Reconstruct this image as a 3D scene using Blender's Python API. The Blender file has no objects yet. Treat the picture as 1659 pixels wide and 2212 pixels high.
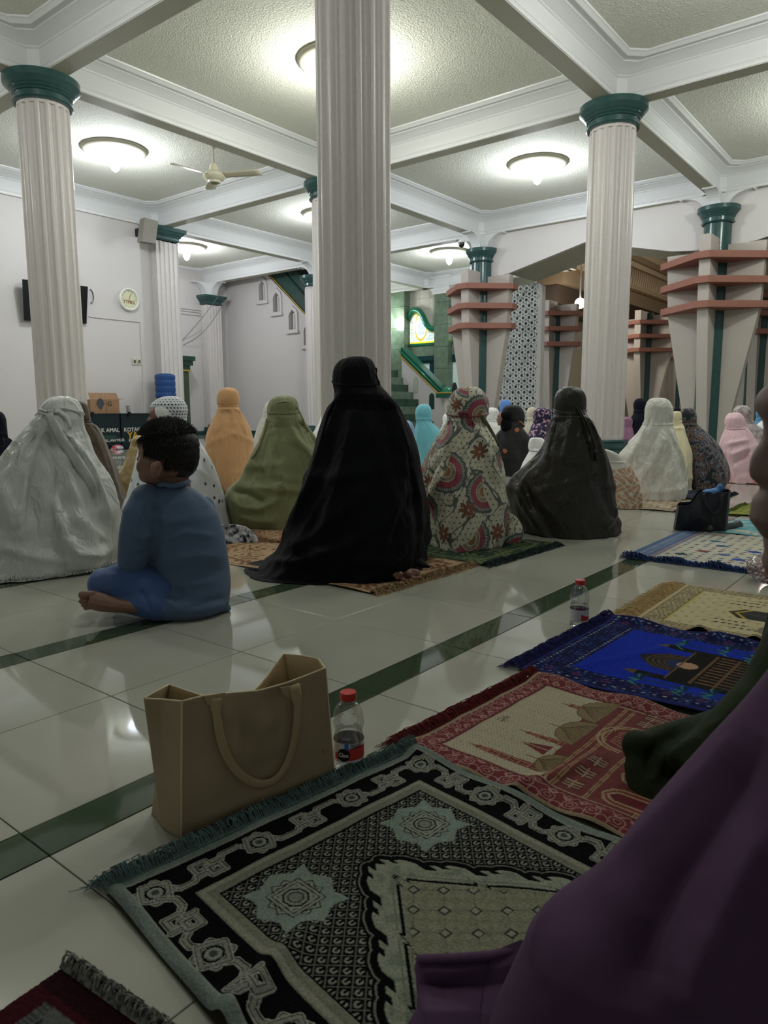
import bpy, bmesh, math, random
import numpy as np
from mathutils import Vector, Matrix
from mathutils.bvhtree import BVHTree
S = bpy.context.scene
COL = S.collection
# ---------------------------------------------------------------- camera
W, H = 1659.0, 2212.0
FOC, PITCH, ROLL, YAW = 1555.66, 0.14035, -0.00423, 0.67073
CAM = np.array([-0.876, -1.127, 0.670])
_F = np.array([math.cos(YAW)*math.cos(PITCH), math.sin(YAW)*math.cos(PITCH), -math.sin(PITCH)])
_R0 = np.array([math.sin(YAW), -math.cos(YAW), 0.0]); _U0 = np.cross(_R0, _F)
_R = _R0*math.cos(ROLL)+_U0*math.sin(ROLL); _U = -_R0*math.sin(ROLL)+_U0*math.cos(ROLL)
cd = bpy.data.cameras.new('camera'); cam = bpy.data.objects.new('camera', cd); COL.objects.link(cam)
cam.matrix_world = Matrix(((_R[0], _U[0], -_F[0], CAM[0]), (_R[1], _U[1], -_F[1], CAM[1]), (_R[2], _U[2], -_F[2], CAM[2]), (0, 0, 0, 1)))
cd.sensor_fit = 'HORIZONTAL'; cd.sensor_width = 36.0; cd.lens = FOC/W*36.0
cd.clip_start = 0.02; cd.clip_end = 200
cd.dof.use_dof = True; cd.dof.focus_distance = 2.6; cd.dof.aperture_fstop = 16
S.camera = cam
# ---------------------------------------------------------------- world, light, exposure
wd = bpy.data.worlds.new('world'); S.world = wd; wd.use_nodes = True
wd.node_tree.nodes['Background'].inputs[0].default_value = (0.80, 0.86, 0.84, 1)
wd.node_tree.nodes['Background'].inputs[1].default_value = 0.26
S.view_settings.view_transform = 'Standard'; S.view_settings.look = 'None'
S.view_settings.exposure = 0.10; S.view_settings.gamma = 1.0; S.view_settings.use_curve_mapping = False
S.cycles.max_bounces = 8; S.cycles.diffuse_bounces = 4; S.cycles.glossy_bounces = 4
S.cycles.transmission_bounces = 8; S.cycles.transparent_max_bounces = 8
S.cycles.caustics_reflective = False; S.cycles.caustics_refractive = False
S.cycles.sample_clamp_indirect = 6.0; S.cycles.use_denoising = True
LAMP_W = 76.0          # watt of a lit ceiling lamp
# lamps: x, y, strength factor (0 = switched off), colour
LAMPS = [(5.52, 9.02, 1.0, (0.91, 0.955, 1.0)), (10.05, 4.42, 1.0, (0.91, 0.955, 1.0)), (5.58, 4.6, 1.15, (0.98, 1.0, 0.93)),
         (10.08, 9.0, 1.0, (0.91, 0.955, 1.0)), (10.1, 13.5, 1.0, (0.91, 0.955, 1.0)), (14.5, 9.0, 1.0, (0.91, 0.955, 1.0)),
         (10.08, 0.1, 1.1, (0.95, 1.0, 0.95)), (5.58, 0.1, 1.2, (0.98, 1.0, 0.96)), (1.08, 9.0, 0.8, (0.95, 1.0, 0.95)), (1.08, 4.6, 0.75, (0.98, 1.0, 0.96)), (1.08, 0.1, 0.50, (0.98, 1.0, 0.96))]  # last three: unseen lamps added over the foreground bays to brighten them

# ---------------------------------------------------------------- pixel <-> world
def ray(u, v): return _F+_R*((u-W/2)/FOC)-_U*((v-H/2)/FOC)
def at(u, v, z=0.0):
    d = ray(u, v); return CAM+d*((z-CAM[2])/d[2])
def onX(u, v, x):
    d = ray(u, v); return CAM+d*((x-CAM[0])/d[0])
def onY(u, v, y):
    d = ray(u, v); return CAM+d*((y-CAM[1])/d[1])
def V(u, v, ref, dd=0.0):
    """point seen at (u,v) on the upright plane that faces the camera through the floor point seen at ref"""
    P = at(*ref) if len(ref) == 2 else np.array(ref, float)
    h = P-CAM; h[2] = 0; L = np.linalg.norm(h); h /= L
    d = ray(u, v); return CAM+d*((L+dd)/(d@h))
def projv(P):
    d = P-CAM; z = d@_F
    return W/2+FOC*(d@_R)/z, H/2-FOC*(d@_U)/z

# ---------------------------------------------------------------- materials
def lin(c):
    return tuple(((x/255.)/12.92 if x/255. <= .04045 else ((x/255.+.055)/1.055)**2.4) for x in c)
_M = {}
def mat(name, rgb, rough=.6, metal=0., spec=.5, sheen=0., coat=0., noise=None, bump=None, vc=False, emit=None, trans=0., ior=1.45, alpha=1., aniso=0.):
    """noise=(scale, amount[, rgb2]); bump=(scale, distance[, detail])"""
    if name in _M: return _M[name]
    m = bpy.data.materials.new(name); m.use_nodes = True; N = m.node_tree.nodes; L = m.node_tree.links
    b = N['Principled BSDF']; c = lin(rgb)+(1,)
    b.inputs['Base Color'].default_value = c; b.inputs['Roughness'].default_value = rough
    b.inputs['Metallic'].default_value = metal; b.inputs['Specular IOR Level'].default_value = spec
    b.inputs['Sheen Weight'].default_value = sheen; b.inputs['Sheen Roughness'].default_value = .5
    b.inputs['Coat Weight'].default_value = coat; b.inputs['Coat Roughness'].default_value = .05
    b.inputs['Transmission Weight'].default_value = trans; b.inputs['IOR'].default_value = ior
    b.inputs['Alpha'].default_value = alpha
    tc = N.new('ShaderNodeTexCoord')
    if vc:
        a = N.new('ShaderNodeVertexColor'); a.layer_name = 'Col'; L.new(a.outputs[0], b.inputs['Base Color'])
    if noise:
        n = N.new('ShaderNodeTexNoise'); n.inputs['Scale'].default_value = noise[0]; n.inputs['Detail'].default_value = 5
        L.new(tc.outputs['Object'], n.inputs['Vector'])
        r = N.new('ShaderNodeValToRGB'); L.new(n.outputs[0], r.inputs[0])
        k = noise[1]
        if len(noise) > 2: c2 = lin(noise[2])+(1,); r.color_ramp.elements[0].position = .4; r.color_ramp.elements[1].position = .6
        else: c2 = tuple(x*(1-k) for x in c[:3])+(1,); r.color_ramp.elements[0].position = .3; r.color_ramp.elements[1].position = .7
        r.color_ramp.elements[0].color = c2; r.color_ramp.elements[1].color = c
        if vc:
            mx = N.new('ShaderNodeMix'); mx.data_type = 'RGBA'; mx.blend_type = 'MULTIPLY'; mx.inputs[0].default_value = 1
            r.color_ramp.elements[0].color = (1-k, 1-k, 1-k, 1); r.color_ramp.elements[1].color = (1, 1, 1, 1)
            L.new(a.outputs[0], mx.inputs[6]); L.new(r.outputs[0], mx.inputs[7]); L.new(mx.outputs[2], b.inputs['Base Color'])
        else: L.new(r.outputs[0], b.inputs['Base Color'])
    if bump:
        n2 = N.new('ShaderNodeTexNoise'); n2.inputs['Scale'].default_value = bump[0]; n2.inputs['Detail'].default_value = bump[2] if len(bump) > 2 else 3
        
        if len(bump) > 3:
            mpn = N.new('ShaderNodeMapping'); mpn.inputs['Scale'].default_value = (1, 1, bump[3]); L.new(tc.outputs['Object'], mpn.inputs[0]); L.new(mpn.outputs[0], n2.inputs['Vector']); n2.inputs['Distortion'].default_value = .6
        else: L.new(tc.outputs['Object'], n2.inputs['Vector'])
        bp = N.new('ShaderNodeBump'); bp.inputs['Distance'].default_value = bump[1]; bp.inputs['Strength'].default_value = 1
        L.new(n2.outputs[0], bp.inputs['Height']); L.new(bp.outputs[0], b.inputs['Normal'])
    if emit:
        b.inputs['Emission Color'].default_value = lin(emit[0])+(1,); b.inputs['Emission Strength'].default_value = emit[1]
    _M[name] = m; return m

def clear_mat(name, tint=(.97, .985, .985), gloss=.5, rough=.05):
    """thin clear plastic: see-through with a bright sheen at grazing angles"""
    m = bpy.data.materials.new(name); m.use_nodes = True; N = m.node_tree.nodes; L = m.node_tree.links; N.remove(N['Principled BSDF'])
    t = N.new('ShaderNodeBsdfTransparent'); t.inputs[0].default_value = tint+(1,); g = N.new('ShaderNodeBsdfGlossy'); g.inputs['Roughness'].default_value = rough
    lw = N.new('ShaderNodeLayerWeight'); lw.inputs[0].default_value = gloss; mp = N.new('ShaderNodeMapRange'); mp.inputs[3].default_value = .05; mp.inputs[4].default_value = .55
    L.new(lw.outputs['Fresnel'], mp.inputs[0]); mx = N.new('ShaderNodeMixShader'); L.new(mp.outputs[0], mx.inputs[0]); L.new(t.outputs[0], mx.inputs[1]); L.new(g.outputs[0], mx.inputs[2])
    L.new(mx.outputs[0], N['Material Output'].inputs[0]); return m
# ---------------------------------------------------------------- objects
def link(name, me, m, parent=None, smooth=False):
    o = bpy.data.objects.new(name, me); COL.objects.link(o)
    if m is not None and len(me.materials) == 0:
        for x in (m if isinstance(m, (list, tuple)) else [m]): me.materials.append(x)
    if smooth and len(me.polygons): me.polygons.foreach_set('use_smooth', [True]*len(me.polygons))
    if parent is not None:
        o.parent = parent; o.matrix_parent_inverse = parent.matrix_basis.inverted()
    return o
def tag(o, label=None, cat=None, group=None, kind=None):
    if label: o['label'] = label
    if cat: o['category'] = cat
    if group: o['group'] = group
    if kind: o['kind'] = kind
    return o
def empty(name, loc, label=None, cat=None, group=None, kind=None):
    o = bpy.data.objects.new(name, None); o.location = tuple(loc); o.empty_display_size = .1; COL.objects.link(o)
    return tag(o, label, cat, group, kind)
class MB:
    """collects simple solids, built as one mesh object"""
    def __init__(s): s.v = []; s.f = []; s.n = 0; s.mi = []
    def add(s, vs, fs, mi=0):
        s.v.extend([tuple(map(float, x)) for x in vs]); s.f.extend([tuple(i+s.n for i in f) for f in fs]); s.mi.extend([mi]*len(fs)); s.n += len(vs); return s
    def box(s, a, b, mi=0):
        x0, y0, z0 = a; x1, y1, z1 = b
        return s.add([(x0, y0, z0), (x1, y0, z0), (x1, y1, z0), (x0, y1, z0), (x0, y0, z1), (x1, y0, z1), (x1, y1, z1), (x0, y1, z1)],
                     [(0, 3, 2, 1), (4, 5, 6, 7), (0, 1, 5, 4), (1, 2, 6, 5), (2, 3, 7, 6), (3, 0, 4, 7)], mi)
    def prism(s, pts, ext, mi=0):
        """pts: planar polygon in 3D, ext: extrusion vector"""
        n = len(pts); P = [np.array(p, float) for p in pts]; Q = [p+np.array(ext) for p in P]
        return s.add(P+Q, [tuple(range(n))[::-1], tuple(range(n, 2*n))]+[(i, (i+1) % n, n+(i+1) % n, n+i) for i in range(n)], mi)
    def lathe(s, prof, c=(0, 0, 0), n=32, mi=0, a0=0., a1=2*math.pi, axis=None):
        """prof: (radius, z) list"""
        full = abs(a1-a0-2*math.pi) < 1e-6; m = n if full else n+1
        vs = []
        for r, z in prof:
            for k in range(m):
                a = a0+(a1-a0)*k/n; vs.append((c[0]+r*math.cos(a), c[1]+r*math.sin(a), c[2]+z))
        fs = []
        for i in range(len(prof)-1):
            for k in range(n):
                k2 = (k+1) % m if full else k+1
                fs.append((i*m+k, i*m+k2, (i+1)*m+k2, (i+1)*m+k))
        return s.add(vs, fs, mi)
    def tube(s, pts, r, n=8, mi=0, flat=1.0, nrm=None, closed=False):
        P = [np.array(p, float) for p in pts]; m = len(P); rr = r if hasattr(r, '__len__') else [r]*m
        vs = []; prev = None
        for i in range(m):
            t = (P[(i+1) % m]-P[i-1]) if closed else P[min(i+1, m-1)]-P[max(i-1, 0)]
            t /= (np.linalg.norm(t)+1e-12)
            if nrm is not None: up = np.array(nrm[i] if hasattr(nrm[0], '__len__') else nrm, float)
            else: up = prev if prev is not None else (np.array([0, 0, 1.]) if abs(t[2]) < .9 else np.array([1., 0, 0]))
            a = np.cross(t, up); a /= (np.linalg.norm(a)+1e-12); b = np.cross(a, t); prev = b
            for k in range(n):
                th = 2*math.pi*k/n; vs.append(P[i]+a*rr[i]*math.cos(th)+b*rr[i]*flat*math.sin(th))
        fs = [(i*n+k, i*n+(k+1) % n, ((i+1) % m)*n+(k+1) % n, ((i+1) % m)*n+k) for i in range(m if closed else m-1) for k in range(n)]
        if not closed: fs += [tuple(range(n))[::-1], tuple((m-1)*n+k for k in range(n))]
        return s.add(vs, fs, mi)
    def ell(s, c, r, n=12, rot=None, mi=0):
        vs = []; m = n//2
        for i in range(m+1):
            ph = math.pi*i/m
            for k in range(n):
                th = 2*math.pi*k/n; p = np.array([r[0]*math.sin(ph)*math.cos(th), r[1]*math.sin(ph)*math.sin(th), r[2]*math.cos(ph)])
                if rot is not None: p = rot@p
                vs.append(p+np.array(c))
        return s.add(vs, [(i*n+k, (i+1)*n+k, (i+1)*n+(k+1) % n, i*n+(k+1) % n) for i in range(m) for k in range(n)], mi)
    def mesh(s, name):
        me = bpy.data.meshes.new(name); me.from_pydata(s.v, [], s.f)
        if any(s.mi): me.polygons.foreach_set('material_index', s.mi)
        me.validate(); me.update(); return me
    def build(s, name, m, parent=None, smooth=False, kind=None):
        o = link(name, s.mesh(name), m, parent, smooth)
        if kind: o['kind'] = kind
        return o
def autosmooth(o, ang=35):
    me = o.data; me.polygons.foreach_set('use_smooth', [True]*len(me.polygons))
    bm = bmesh.new(); bm.from_mesh(me); bmesh.ops.remove_doubles(bm, verts=bm.verts, dist=1e-5)
    bmesh.ops.recalc_face_normals(bm, faces=bm.faces)
    for e in bm.edges: e.smooth = (len(e.link_faces) == 2 and e.calc_face_angle(0) < math.radians(ang))
    bm.to_mesh(me); bm.free(); return o
def gridmesh(name, P, closed_u=False, col=None):
    """P: (n,m,3) array; closed_u closes the second index"""
    n, m = P.shape[:2]; me = bpy.data.meshes.new(name)
    I = np.arange(n*m).reshape(n, m)
    if closed_u: J = np.roll(I, -1, axis=1); a, b, c, d = I[:-1], J[:-1], J[1:], I[1:]
    else: a, b, c, d = I[:-1, :-1], I[:-1, 1:], I[1:, 1:], I[1:, :-1]
    q = np.stack([a, b, c, d], -1).reshape(-1, 4).astype(np.int32)
    me.vertices.add(n*m); me.vertices.foreach_set('co', P.astype(np.float32).reshape(-1))
    me.loops.add(q.size); me.loops.foreach_set('vertex_index', q.reshape(-1))
    me.polygons.add(len(q)); me.polygons.foreach_set('loop_start', np.arange(0, q.size, 4, dtype=np.int32))
    try: me.polygons.foreach_set('loop_total', np.full(len(q), 4, dtype=np.int32))
    except Exception: pass
    me.polygons.foreach_set('use_smooth', np.ones(len(q), dtype=bool)); me.update(calc_edges=True)
    if col is not None:
        ca = me.color_attributes.new('Col', 'FLOAT_COLOR', 'POINT')
        c4 = np.ones((n*m, 4), np.float32); c4[:, :3] = col.reshape(-1, 3); ca.data.foreach_set('color', c4.reshape(-1))
    return me
def fuse(mb, name, m, parent=None, voxel=.008, smooth=6, disp=None):
    """one continuous skin over overlapping solids"""
    me = mb.mesh(name+'_src'); o = bpy.data.objects.new(name+'_src', me); COL.objects.link(o)
    r = o.modifiers.new('r', 'REMESH'); r.mode = 'VOXEL'; r.voxel_size = voxel; r.use_smooth_shade = True
    k = o.modifiers.new('s', 'SMOOTH'); k.factor = .6; k.iterations = smooth
    dg = bpy.context.evaluated_depsgraph_get(); ev = o.evaluated_get(dg); nm = bpy.data.meshes.new_from_object(ev)
    bpy.data.objects.remove(o); nm.materials.clear()
    if disp is not None:
        co = np.empty(len(nm.vertices)*3, np.float32); nm.vertices.foreach_get('co', co); no = np.empty_like(co); nm.vertices.foreach_get('normal', no)
        co = disp(co.reshape(-1, 3).astype(float), no.reshape(-1, 3)); nm.vertices.foreach_set('co', co.astype(np.float32).reshape(-1)); nm.update()
    return link(name, nm, m, parent, True)
def text_mesh(s, size, thick=.0006, font_bold=False):
    cu = bpy.data.curves.new('text_src', 'FONT'); cu.body = s; cu.size = size; cu.extrude = thick; cu.align_x = 'CENTER'; cu.align_y = 'CENTER'; cu.resolution_u = 3
    if font_bold: cu.offset = size*.02
    o = bpy.data.objects.new('text_src', cu); COL.objects.link(o)
    me = bpy.data.meshes.new_from_object(o.evaluated_get(bpy.context.evaluated_depsgraph_get())); bpy.data.objects.remove(o)
    return me
def text_on(s, size, c, xd, yd, m, parent, name='lettering', bold=True, stretch=1.0):
    """flat lettering: centre c, reading direction xd, up yd"""
    me = text_mesh(s, size, .0008, bold); xd = Vector(xd).normalized(); yd = Vector(yd).normalized(); n = xd.cross(yd)
    M = Matrix(((xd[0]*stretch, yd[0], n[0], c[0]), (xd[1]*stretch, yd[1], n[1], c[1]), (xd[2]*stretch, yd[2], n[2], c[2]), (0, 0, 0, 1)))
    me.transform(M); return link(name, me, m, parent)
def copy_tree(o, loc=None, label=None, rotz=None, group=None):
    r = o.copy(); COL.objects.link(r)
    if loc is not None: r.location = loc
    if rotz is not None: r.rotation_euler[2] = rotz
    if label: r['label'] = label
    if group: r['group'] = group
    for ch in list(o.children):
        c = ch.copy(); COL.objects.link(c); c.parent = r
        for g in list(ch.children):
            d = g.copy(); COL.objects.link(d); d.parent = c
    return r
rng = np.random.default_rng(7); random.seed(7)
# ================================================================ materials of the room
m_wall = mat('wall_paint', (202, 197, 195), .55, bump=(30, .002))
m_ceil = mat('ceiling_popcorn', (218, 218, 206), .8, bump=(55, .012, 2), noise=(90, .10))
m_white = mat('white_gloss_trim', (222, 223, 222), .35, bump=(9, .001))
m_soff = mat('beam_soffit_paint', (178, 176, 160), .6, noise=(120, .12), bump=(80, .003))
m_green = mat('dark_green_gloss', (50, 82, 80), .22, noise=(14, .15), bump=(20, .001))
m_dgreen = mat('deep_green_paint', (38, 70, 62), .35, noise=(10, .15))
m_col = mat('column_paint', (212, 206, 203), .35, noise=(40, .06), bump=(60, .0012))
m_stone = mat('rough_grey_render', (190, 182, 174), .8, noise=(160, .14), bump=(140, .003))
m_salmon = mat('salmon_band', (148, 100, 86), .75, noise=(180, .14), bump=(120, .002))
m_gold = mat('gold_line', (190, 160, 60), .35)
m_tile = mat('polished_tile', (170, 170, 158), .045, noise=(5, .07), spec=.45)
m_tileg = mat('polished_green_tile', (64, 78, 58), .045, noise=(6, .16), spec=.45)
m_grout = mat('grout', (34, 32, 28), .8)
m_black = mat('black_plastic', (14, 15, 18), .3)
m_marble = mat('green_marble', (118, 138, 118), .18, noise=(7, .35), bump=(3, .0005))
# ================================================================ floor: tiles with recessed joints
T = .4; PER = .89560; SW = .0956
floor = MB().box((-8, -10, -.06), (34, 22, -.004)).build('floor', m_grout); tag(floor, kind='structure')
def tile_mesh(w, d, nm):
    g = .0011; c = .0012; mb = MB()
    a, b = w/2-g, d/2-g
    mb.add([(-a, -b, -.004), (a, -b, -.004), (a, b, -.004), (-a, b, -.004), (-a, -b, -.0008), (a, -b, -.0008), (a, b, -.0008), (-a, b, -.0008),
            (-a+c, -b+c, 0), (a-c, -b+c, 0), (a-c, b-c, 0), (-a+c, b-c, 0)],
           [(0, 1, 5, 4), (1, 2, 6, 5), (2, 3, 7, 6), (3, 0, 4, 7), (4, 5, 9, 8), (5, 6, 10, 9), (6, 7, 11, 10), (7, 4, 8, 11), (8, 9, 10, 11)])
    return mb.mesh(nm)
tm = tile_mesh(T, T, 'tile'); tm.materials.append(m_tile); tg = tile_mesh(T, SW, 'tile_green'); tg.materials.append(m_tileg)
cells = []
for k in range(-11, 24):
    for j, (y0, d, me) in enumerate(((k*PER, T, tm), (k*PER+T, T, tm), (k*PER+2*T, SW, tg))):
        for i in range(-18, 84):
            x, y = (i+.5)*T, y0+d/2
            P = np.array([x, y, 0.]); dd = P-CAM; z = dd@_F
            vis = False
            if z > .2:
                u, v = projv(P); vis = -140 < u < 1800 and v < 2500
            dist = math.hypot(dd[0], dd[1])
            cells.append(((dist if vis else 1e3+dist), x, y, d, me))
cells.sort(key=lambda c: c[0])
rest = MB(); restg = MB()
for n_, (q, x, y, d, me) in enumerate(cells):
    if n_ < 290:
        o = bpy.data.objects.new('green_strip_tile' if me is tg else 'tile', me); o.location = (x, y, 0); COL.objects.link(o); o.parent = floor
    else:
        r_ = restg if me is tg else rest; a, b = T/2-.0012, d/2-.0012
        r_.add([(x-a, y-b, 0), (x+a, y-b, 0), (x+a, y+b, 0), (x-a, y+b, 0)], [(0, 1, 2, 3)])
rest.build('tile_field', m_tile, floor, kind='stuff'); restg.build('green_strip_field', m_tileg, floor, kind='stuff')
# ================================================================ ceiling
HS, HC, BW = 4.154, 4.52, .205
GX = [-5.67, -1.17, 3.33, 7.83, 12.33]; GY = [-6.70, -2.18, 2.335, 6.855, 11.36]
bays = [(GX[i], GX[i+1], GY[j], GY[j+1]) for i in range(4) for j in range(4)]+[(7.83, 12.33, 11.36, 15.86), (12.33, 16.83, 6.855, 11.36), (12.33, 16.83, 11.36, 15.86)]
ceiling = MB()
for x0, x1, y0, y1 in bays: ceiling.box((x0, y0, HC), (x1, y1, HC+.1))
ceiling = ceiling.build('ceiling', m_ceil); tag(ceiling, kind='structure')
CPROF = [(0, 0), (.0, .004), (.010, .006), (.012, .03), (.004, .04), (.004, .05), (.010, .056), (.006, .066), (0, .07), (0, .235), (.008, .24), (.014, .25), (.014, .258), (.03, .27), (.06, .292), (.10, .312),
         (.13, .318), (.13, .330), (.175, .338), (.19, .336), (.196, .322), (.205, .318), (.214, .325), (.225, .345), (.245, .35), (.25, .366)]
for x0, x1, y0, y1 in bays:
    h = BW/2; a0, a1, b0, b1 = x0+h, x1-h, y0+h, y1-h
    vs = []; ch = 1
    for off, z in CPROF:
        k = .10 if off > 0.02 else .0
        o = off; c = max(.02, .085+o*.25)
        pts = [(a0+o+c, b0+o), (a1-o-c, b0+o), (a1-o, b0+o+c), (a1-o, b1-o-c), (a1-o-c, b1-o), (a0+o+c, b1-o), (a0+o, b1-o-c), (a0+o, b0+o+c)]
        vs += [(px, py, HS+z) for px, py in pts]
    n = len(CPROF); fs = [(i*8+k, i*8+(k+1) % 8, (i+1)*8+(k+1) % 8, (i+1)*8+k) for i in range(n-1) for k in range(8)]
    o = MB().add(vs, fs).build('crown_moulding', m_white, ceiling); autosmooth(o, 40)
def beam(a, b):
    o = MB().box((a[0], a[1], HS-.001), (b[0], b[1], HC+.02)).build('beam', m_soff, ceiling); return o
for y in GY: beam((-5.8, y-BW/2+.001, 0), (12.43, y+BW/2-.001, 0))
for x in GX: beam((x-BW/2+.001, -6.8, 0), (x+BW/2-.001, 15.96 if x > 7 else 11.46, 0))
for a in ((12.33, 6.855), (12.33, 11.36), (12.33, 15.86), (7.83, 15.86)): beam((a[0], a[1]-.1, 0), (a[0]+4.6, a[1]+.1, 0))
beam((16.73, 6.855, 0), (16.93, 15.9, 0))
# ---- the quarter-round brackets over the lower capitals on the far line of beams
def brackets(X, Y, zc, parent, dirs):
    R = .34; c0 = .20
    for dx, dy in dirs:
        pts = [(c0-.12, zc)]
        pts = [(0, zc), (c0, zc)]
        for k in range(9):
            a = math.pi*k/16; pts.append((c0+R*(1-math.cos(a)), zc+(HS-zc)*math.sin(a)))
        pts += [(c0+R+.03, HS-.02), (c0+R+.06, HS+.01), (0, HS+.01)]
        P = [(X+dx*p[0]+(-dy)*.1, Y+dy*p[0]+dx*.1, p[1]) for p in pts]
        MB().prism(P, (dy*.2, -dx*.2, 0)).build('arch_bracket', m_white, parent)
# ================================================================ walls
LW = 11.30
def wall(name, mb, m=None): return tag(mb.build(name, m or m_wall), kind='structure')
wall('wall_left', MB().box((-6, LW, -.05), (7.95, LW+.12, 4.56)))
wall('wall_left_return', MB().box((7.95, LW+.06, -.05), (8.05, 15.7, 4.56)))
wall('wall_far_left', MB().box((7.95, 15.62, -.05), (18.0, 15.74, 4.6)))
tag(MB().box((8.05, 15.56, 0), (13, 15.62, .11)).build('baseboard_far_left', m_dgreen), kind='structure')
tag(MB().box((12.97, 11.0, 0), (13.0, 15.6, .11)).build('baseboard_stairs', m_dgreen), kind='structure')
tag(MB().box((-6, LW-.012, 0), (7.9, LW, .11)).build('baseboard_left', m_dgreen), kind='structure')
# far wall above the gabled openings, X = 12.33 .. 13.5
def gable(y0, y1):
    yc = (y0+y1)/2
    return [(y0, 0), (y0, 3.365), (yc, 3.74), (y1, 3.365), (y1, 0)]
fw = MB()
for y0, y1 in ((2.335, 6.855), (-2.18, 2.335), (-6.7, -2.18)):
    a, b = y0+.67, y1-.67; yc = (a+b)/2
    for p in ([(y0, 3.3), (a, 3.365), (yc, 3.74), (yc, HS+.02), (y0, HS+.02)], [(yc, 3.74), (b, 3.365), (y1, 3.3), (y1, HS+.02), (yc, HS+.02)]):
        fw.prism([(12.36, q[0], q[1]) for q in p], (.10, 0, 0))
fw = wall('wall_far', fw)
hood = MB()
for y0, y1 in ((2.335, 6.855), (-2.18, 2.335)):
    a, b = y0+.62, y1-.62; yc = (a+b)/2
    hood.prism([(12.40, a, 3.38), (12.40, yc, 3.75), (12.40, yc, 3.95), (12.40, a, 3.95)], (1.25, 0, 0))
    hood.prism([(12.40, yc, 3.75), (12.40, b, 3.38), (12.40, b, 3.95), (12.40, yc, 3.95)], (1.25, 0, 0))
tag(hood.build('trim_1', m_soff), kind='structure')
# ================================================================ round fluted columns
def flute_shaft(r, z0, z1, n=16, sub=14, square=False):
    """ring points for a fluted shaft"""
    zs = [z0, z0+.02, z0+.05, z0+.055, z1-.055, z1-.05, z1-.0]
    A = n*sub; th = np.arange(A)/A*2*math.pi; ph = (np.arange(A) % sub)/sub
    prof = np.where((ph > .34) & (ph < .98), -.030*np.sin((ph-.34)/.64*math.pi)**.6, .004*np.sin(ph/.34*math.pi)*(ph < .34))
    P = np.zeros((len(zs), A, 3))
    for i, z in enumerate(zs):
        k = 0 if i in (0, 1, 2, len(zs)-2, len(zs)-1) else 1
        rr = r+prof*k*(r/.265); P[i, :, 0] = rr*np.cos(th); P[i, :, 1] = rr*np.sin(th); P[i, :, 2] = z
    return P
CAPP = [(.27, 0), (.295, .002), (.305, .014), (.295, .026), (.282, .03), (.284, .085), (.300, .09), (.306, .10), (.300, .112), (.312, .118), (.325, .128), (.322, .14), (.335, .145), (.352, .165), (.365, .178), (.372, .182), (.375, .19), (.385, .196), (.385, .262), (.37, .264), (0, .264)]
BASEP = [(.32, 0), (.345, .004), (.345, .09), (.335, .10), (.345, .115), (.345, .15), (.325, .16), (.318, .19), (.33, .20), (.33, .225), (.312, .235), (.308, .27), (.318, .28), (.31, .30), (.275, .305)]
def round_column(X, Y, label, ztop=HS, name='fluted_column'):
    e = empty(name, (X, Y, 0), label, 'column', 'fluted cream columns with green capitals')
    zc = ztop-.264+.004
    o = link('shaft', gridmesh('shaft', flute_shaft(.262, .30, zc+.02)), m_col); o.parent = e; autosmooth(o, 40)
    o = MB().lathe([(r, z) for r, z in CAPP], (0, 0, zc), 40).build('capital', m_green); o.parent = e; autosmooth(o, 40)
    o = MB().lathe([(r, z) for r, z in BASEP], (0, 0, 0), 40).build('base', m_green); o.parent = e; autosmooth(o, 40)
    return e
c0 = round_column(3.33, 6.855, 'fluted cream column with green capital, in front of the wall television')
for x, y, l in ((3.28, 2.43, 'thick fluted column right behind the black robed woman, its top out of view'),
                (7.83, 2.335, 'fluted cream column with green capital, behind the dark brown satin robe'),
                (7.83, 6.855, 'fluted cream column mostly hidden behind the thick middle column')):
    copy_tree(c0, (x, y, 0), l)
c3 = round_column(12.33, 11.45, 'slim far column with a low green capital beside the stair wall', 3.89)
brackets(12.33, 11.36, 3.885, c3, ((0, 1), (0, -1), (-1, 0)))
for e_, dirs in ((c3, 0),):
    for ch in e_.children:
        pass
# beams meet over the round columns: little round cores
for x, y in ((3.33, 6.855), (7.83, 2.335), (7.83, 6.855)):
    MB().lathe([(.165, 0), (.165, .30)], (x, y, HS), 24).build('column_core', m_white, ceiling, True)
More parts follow.
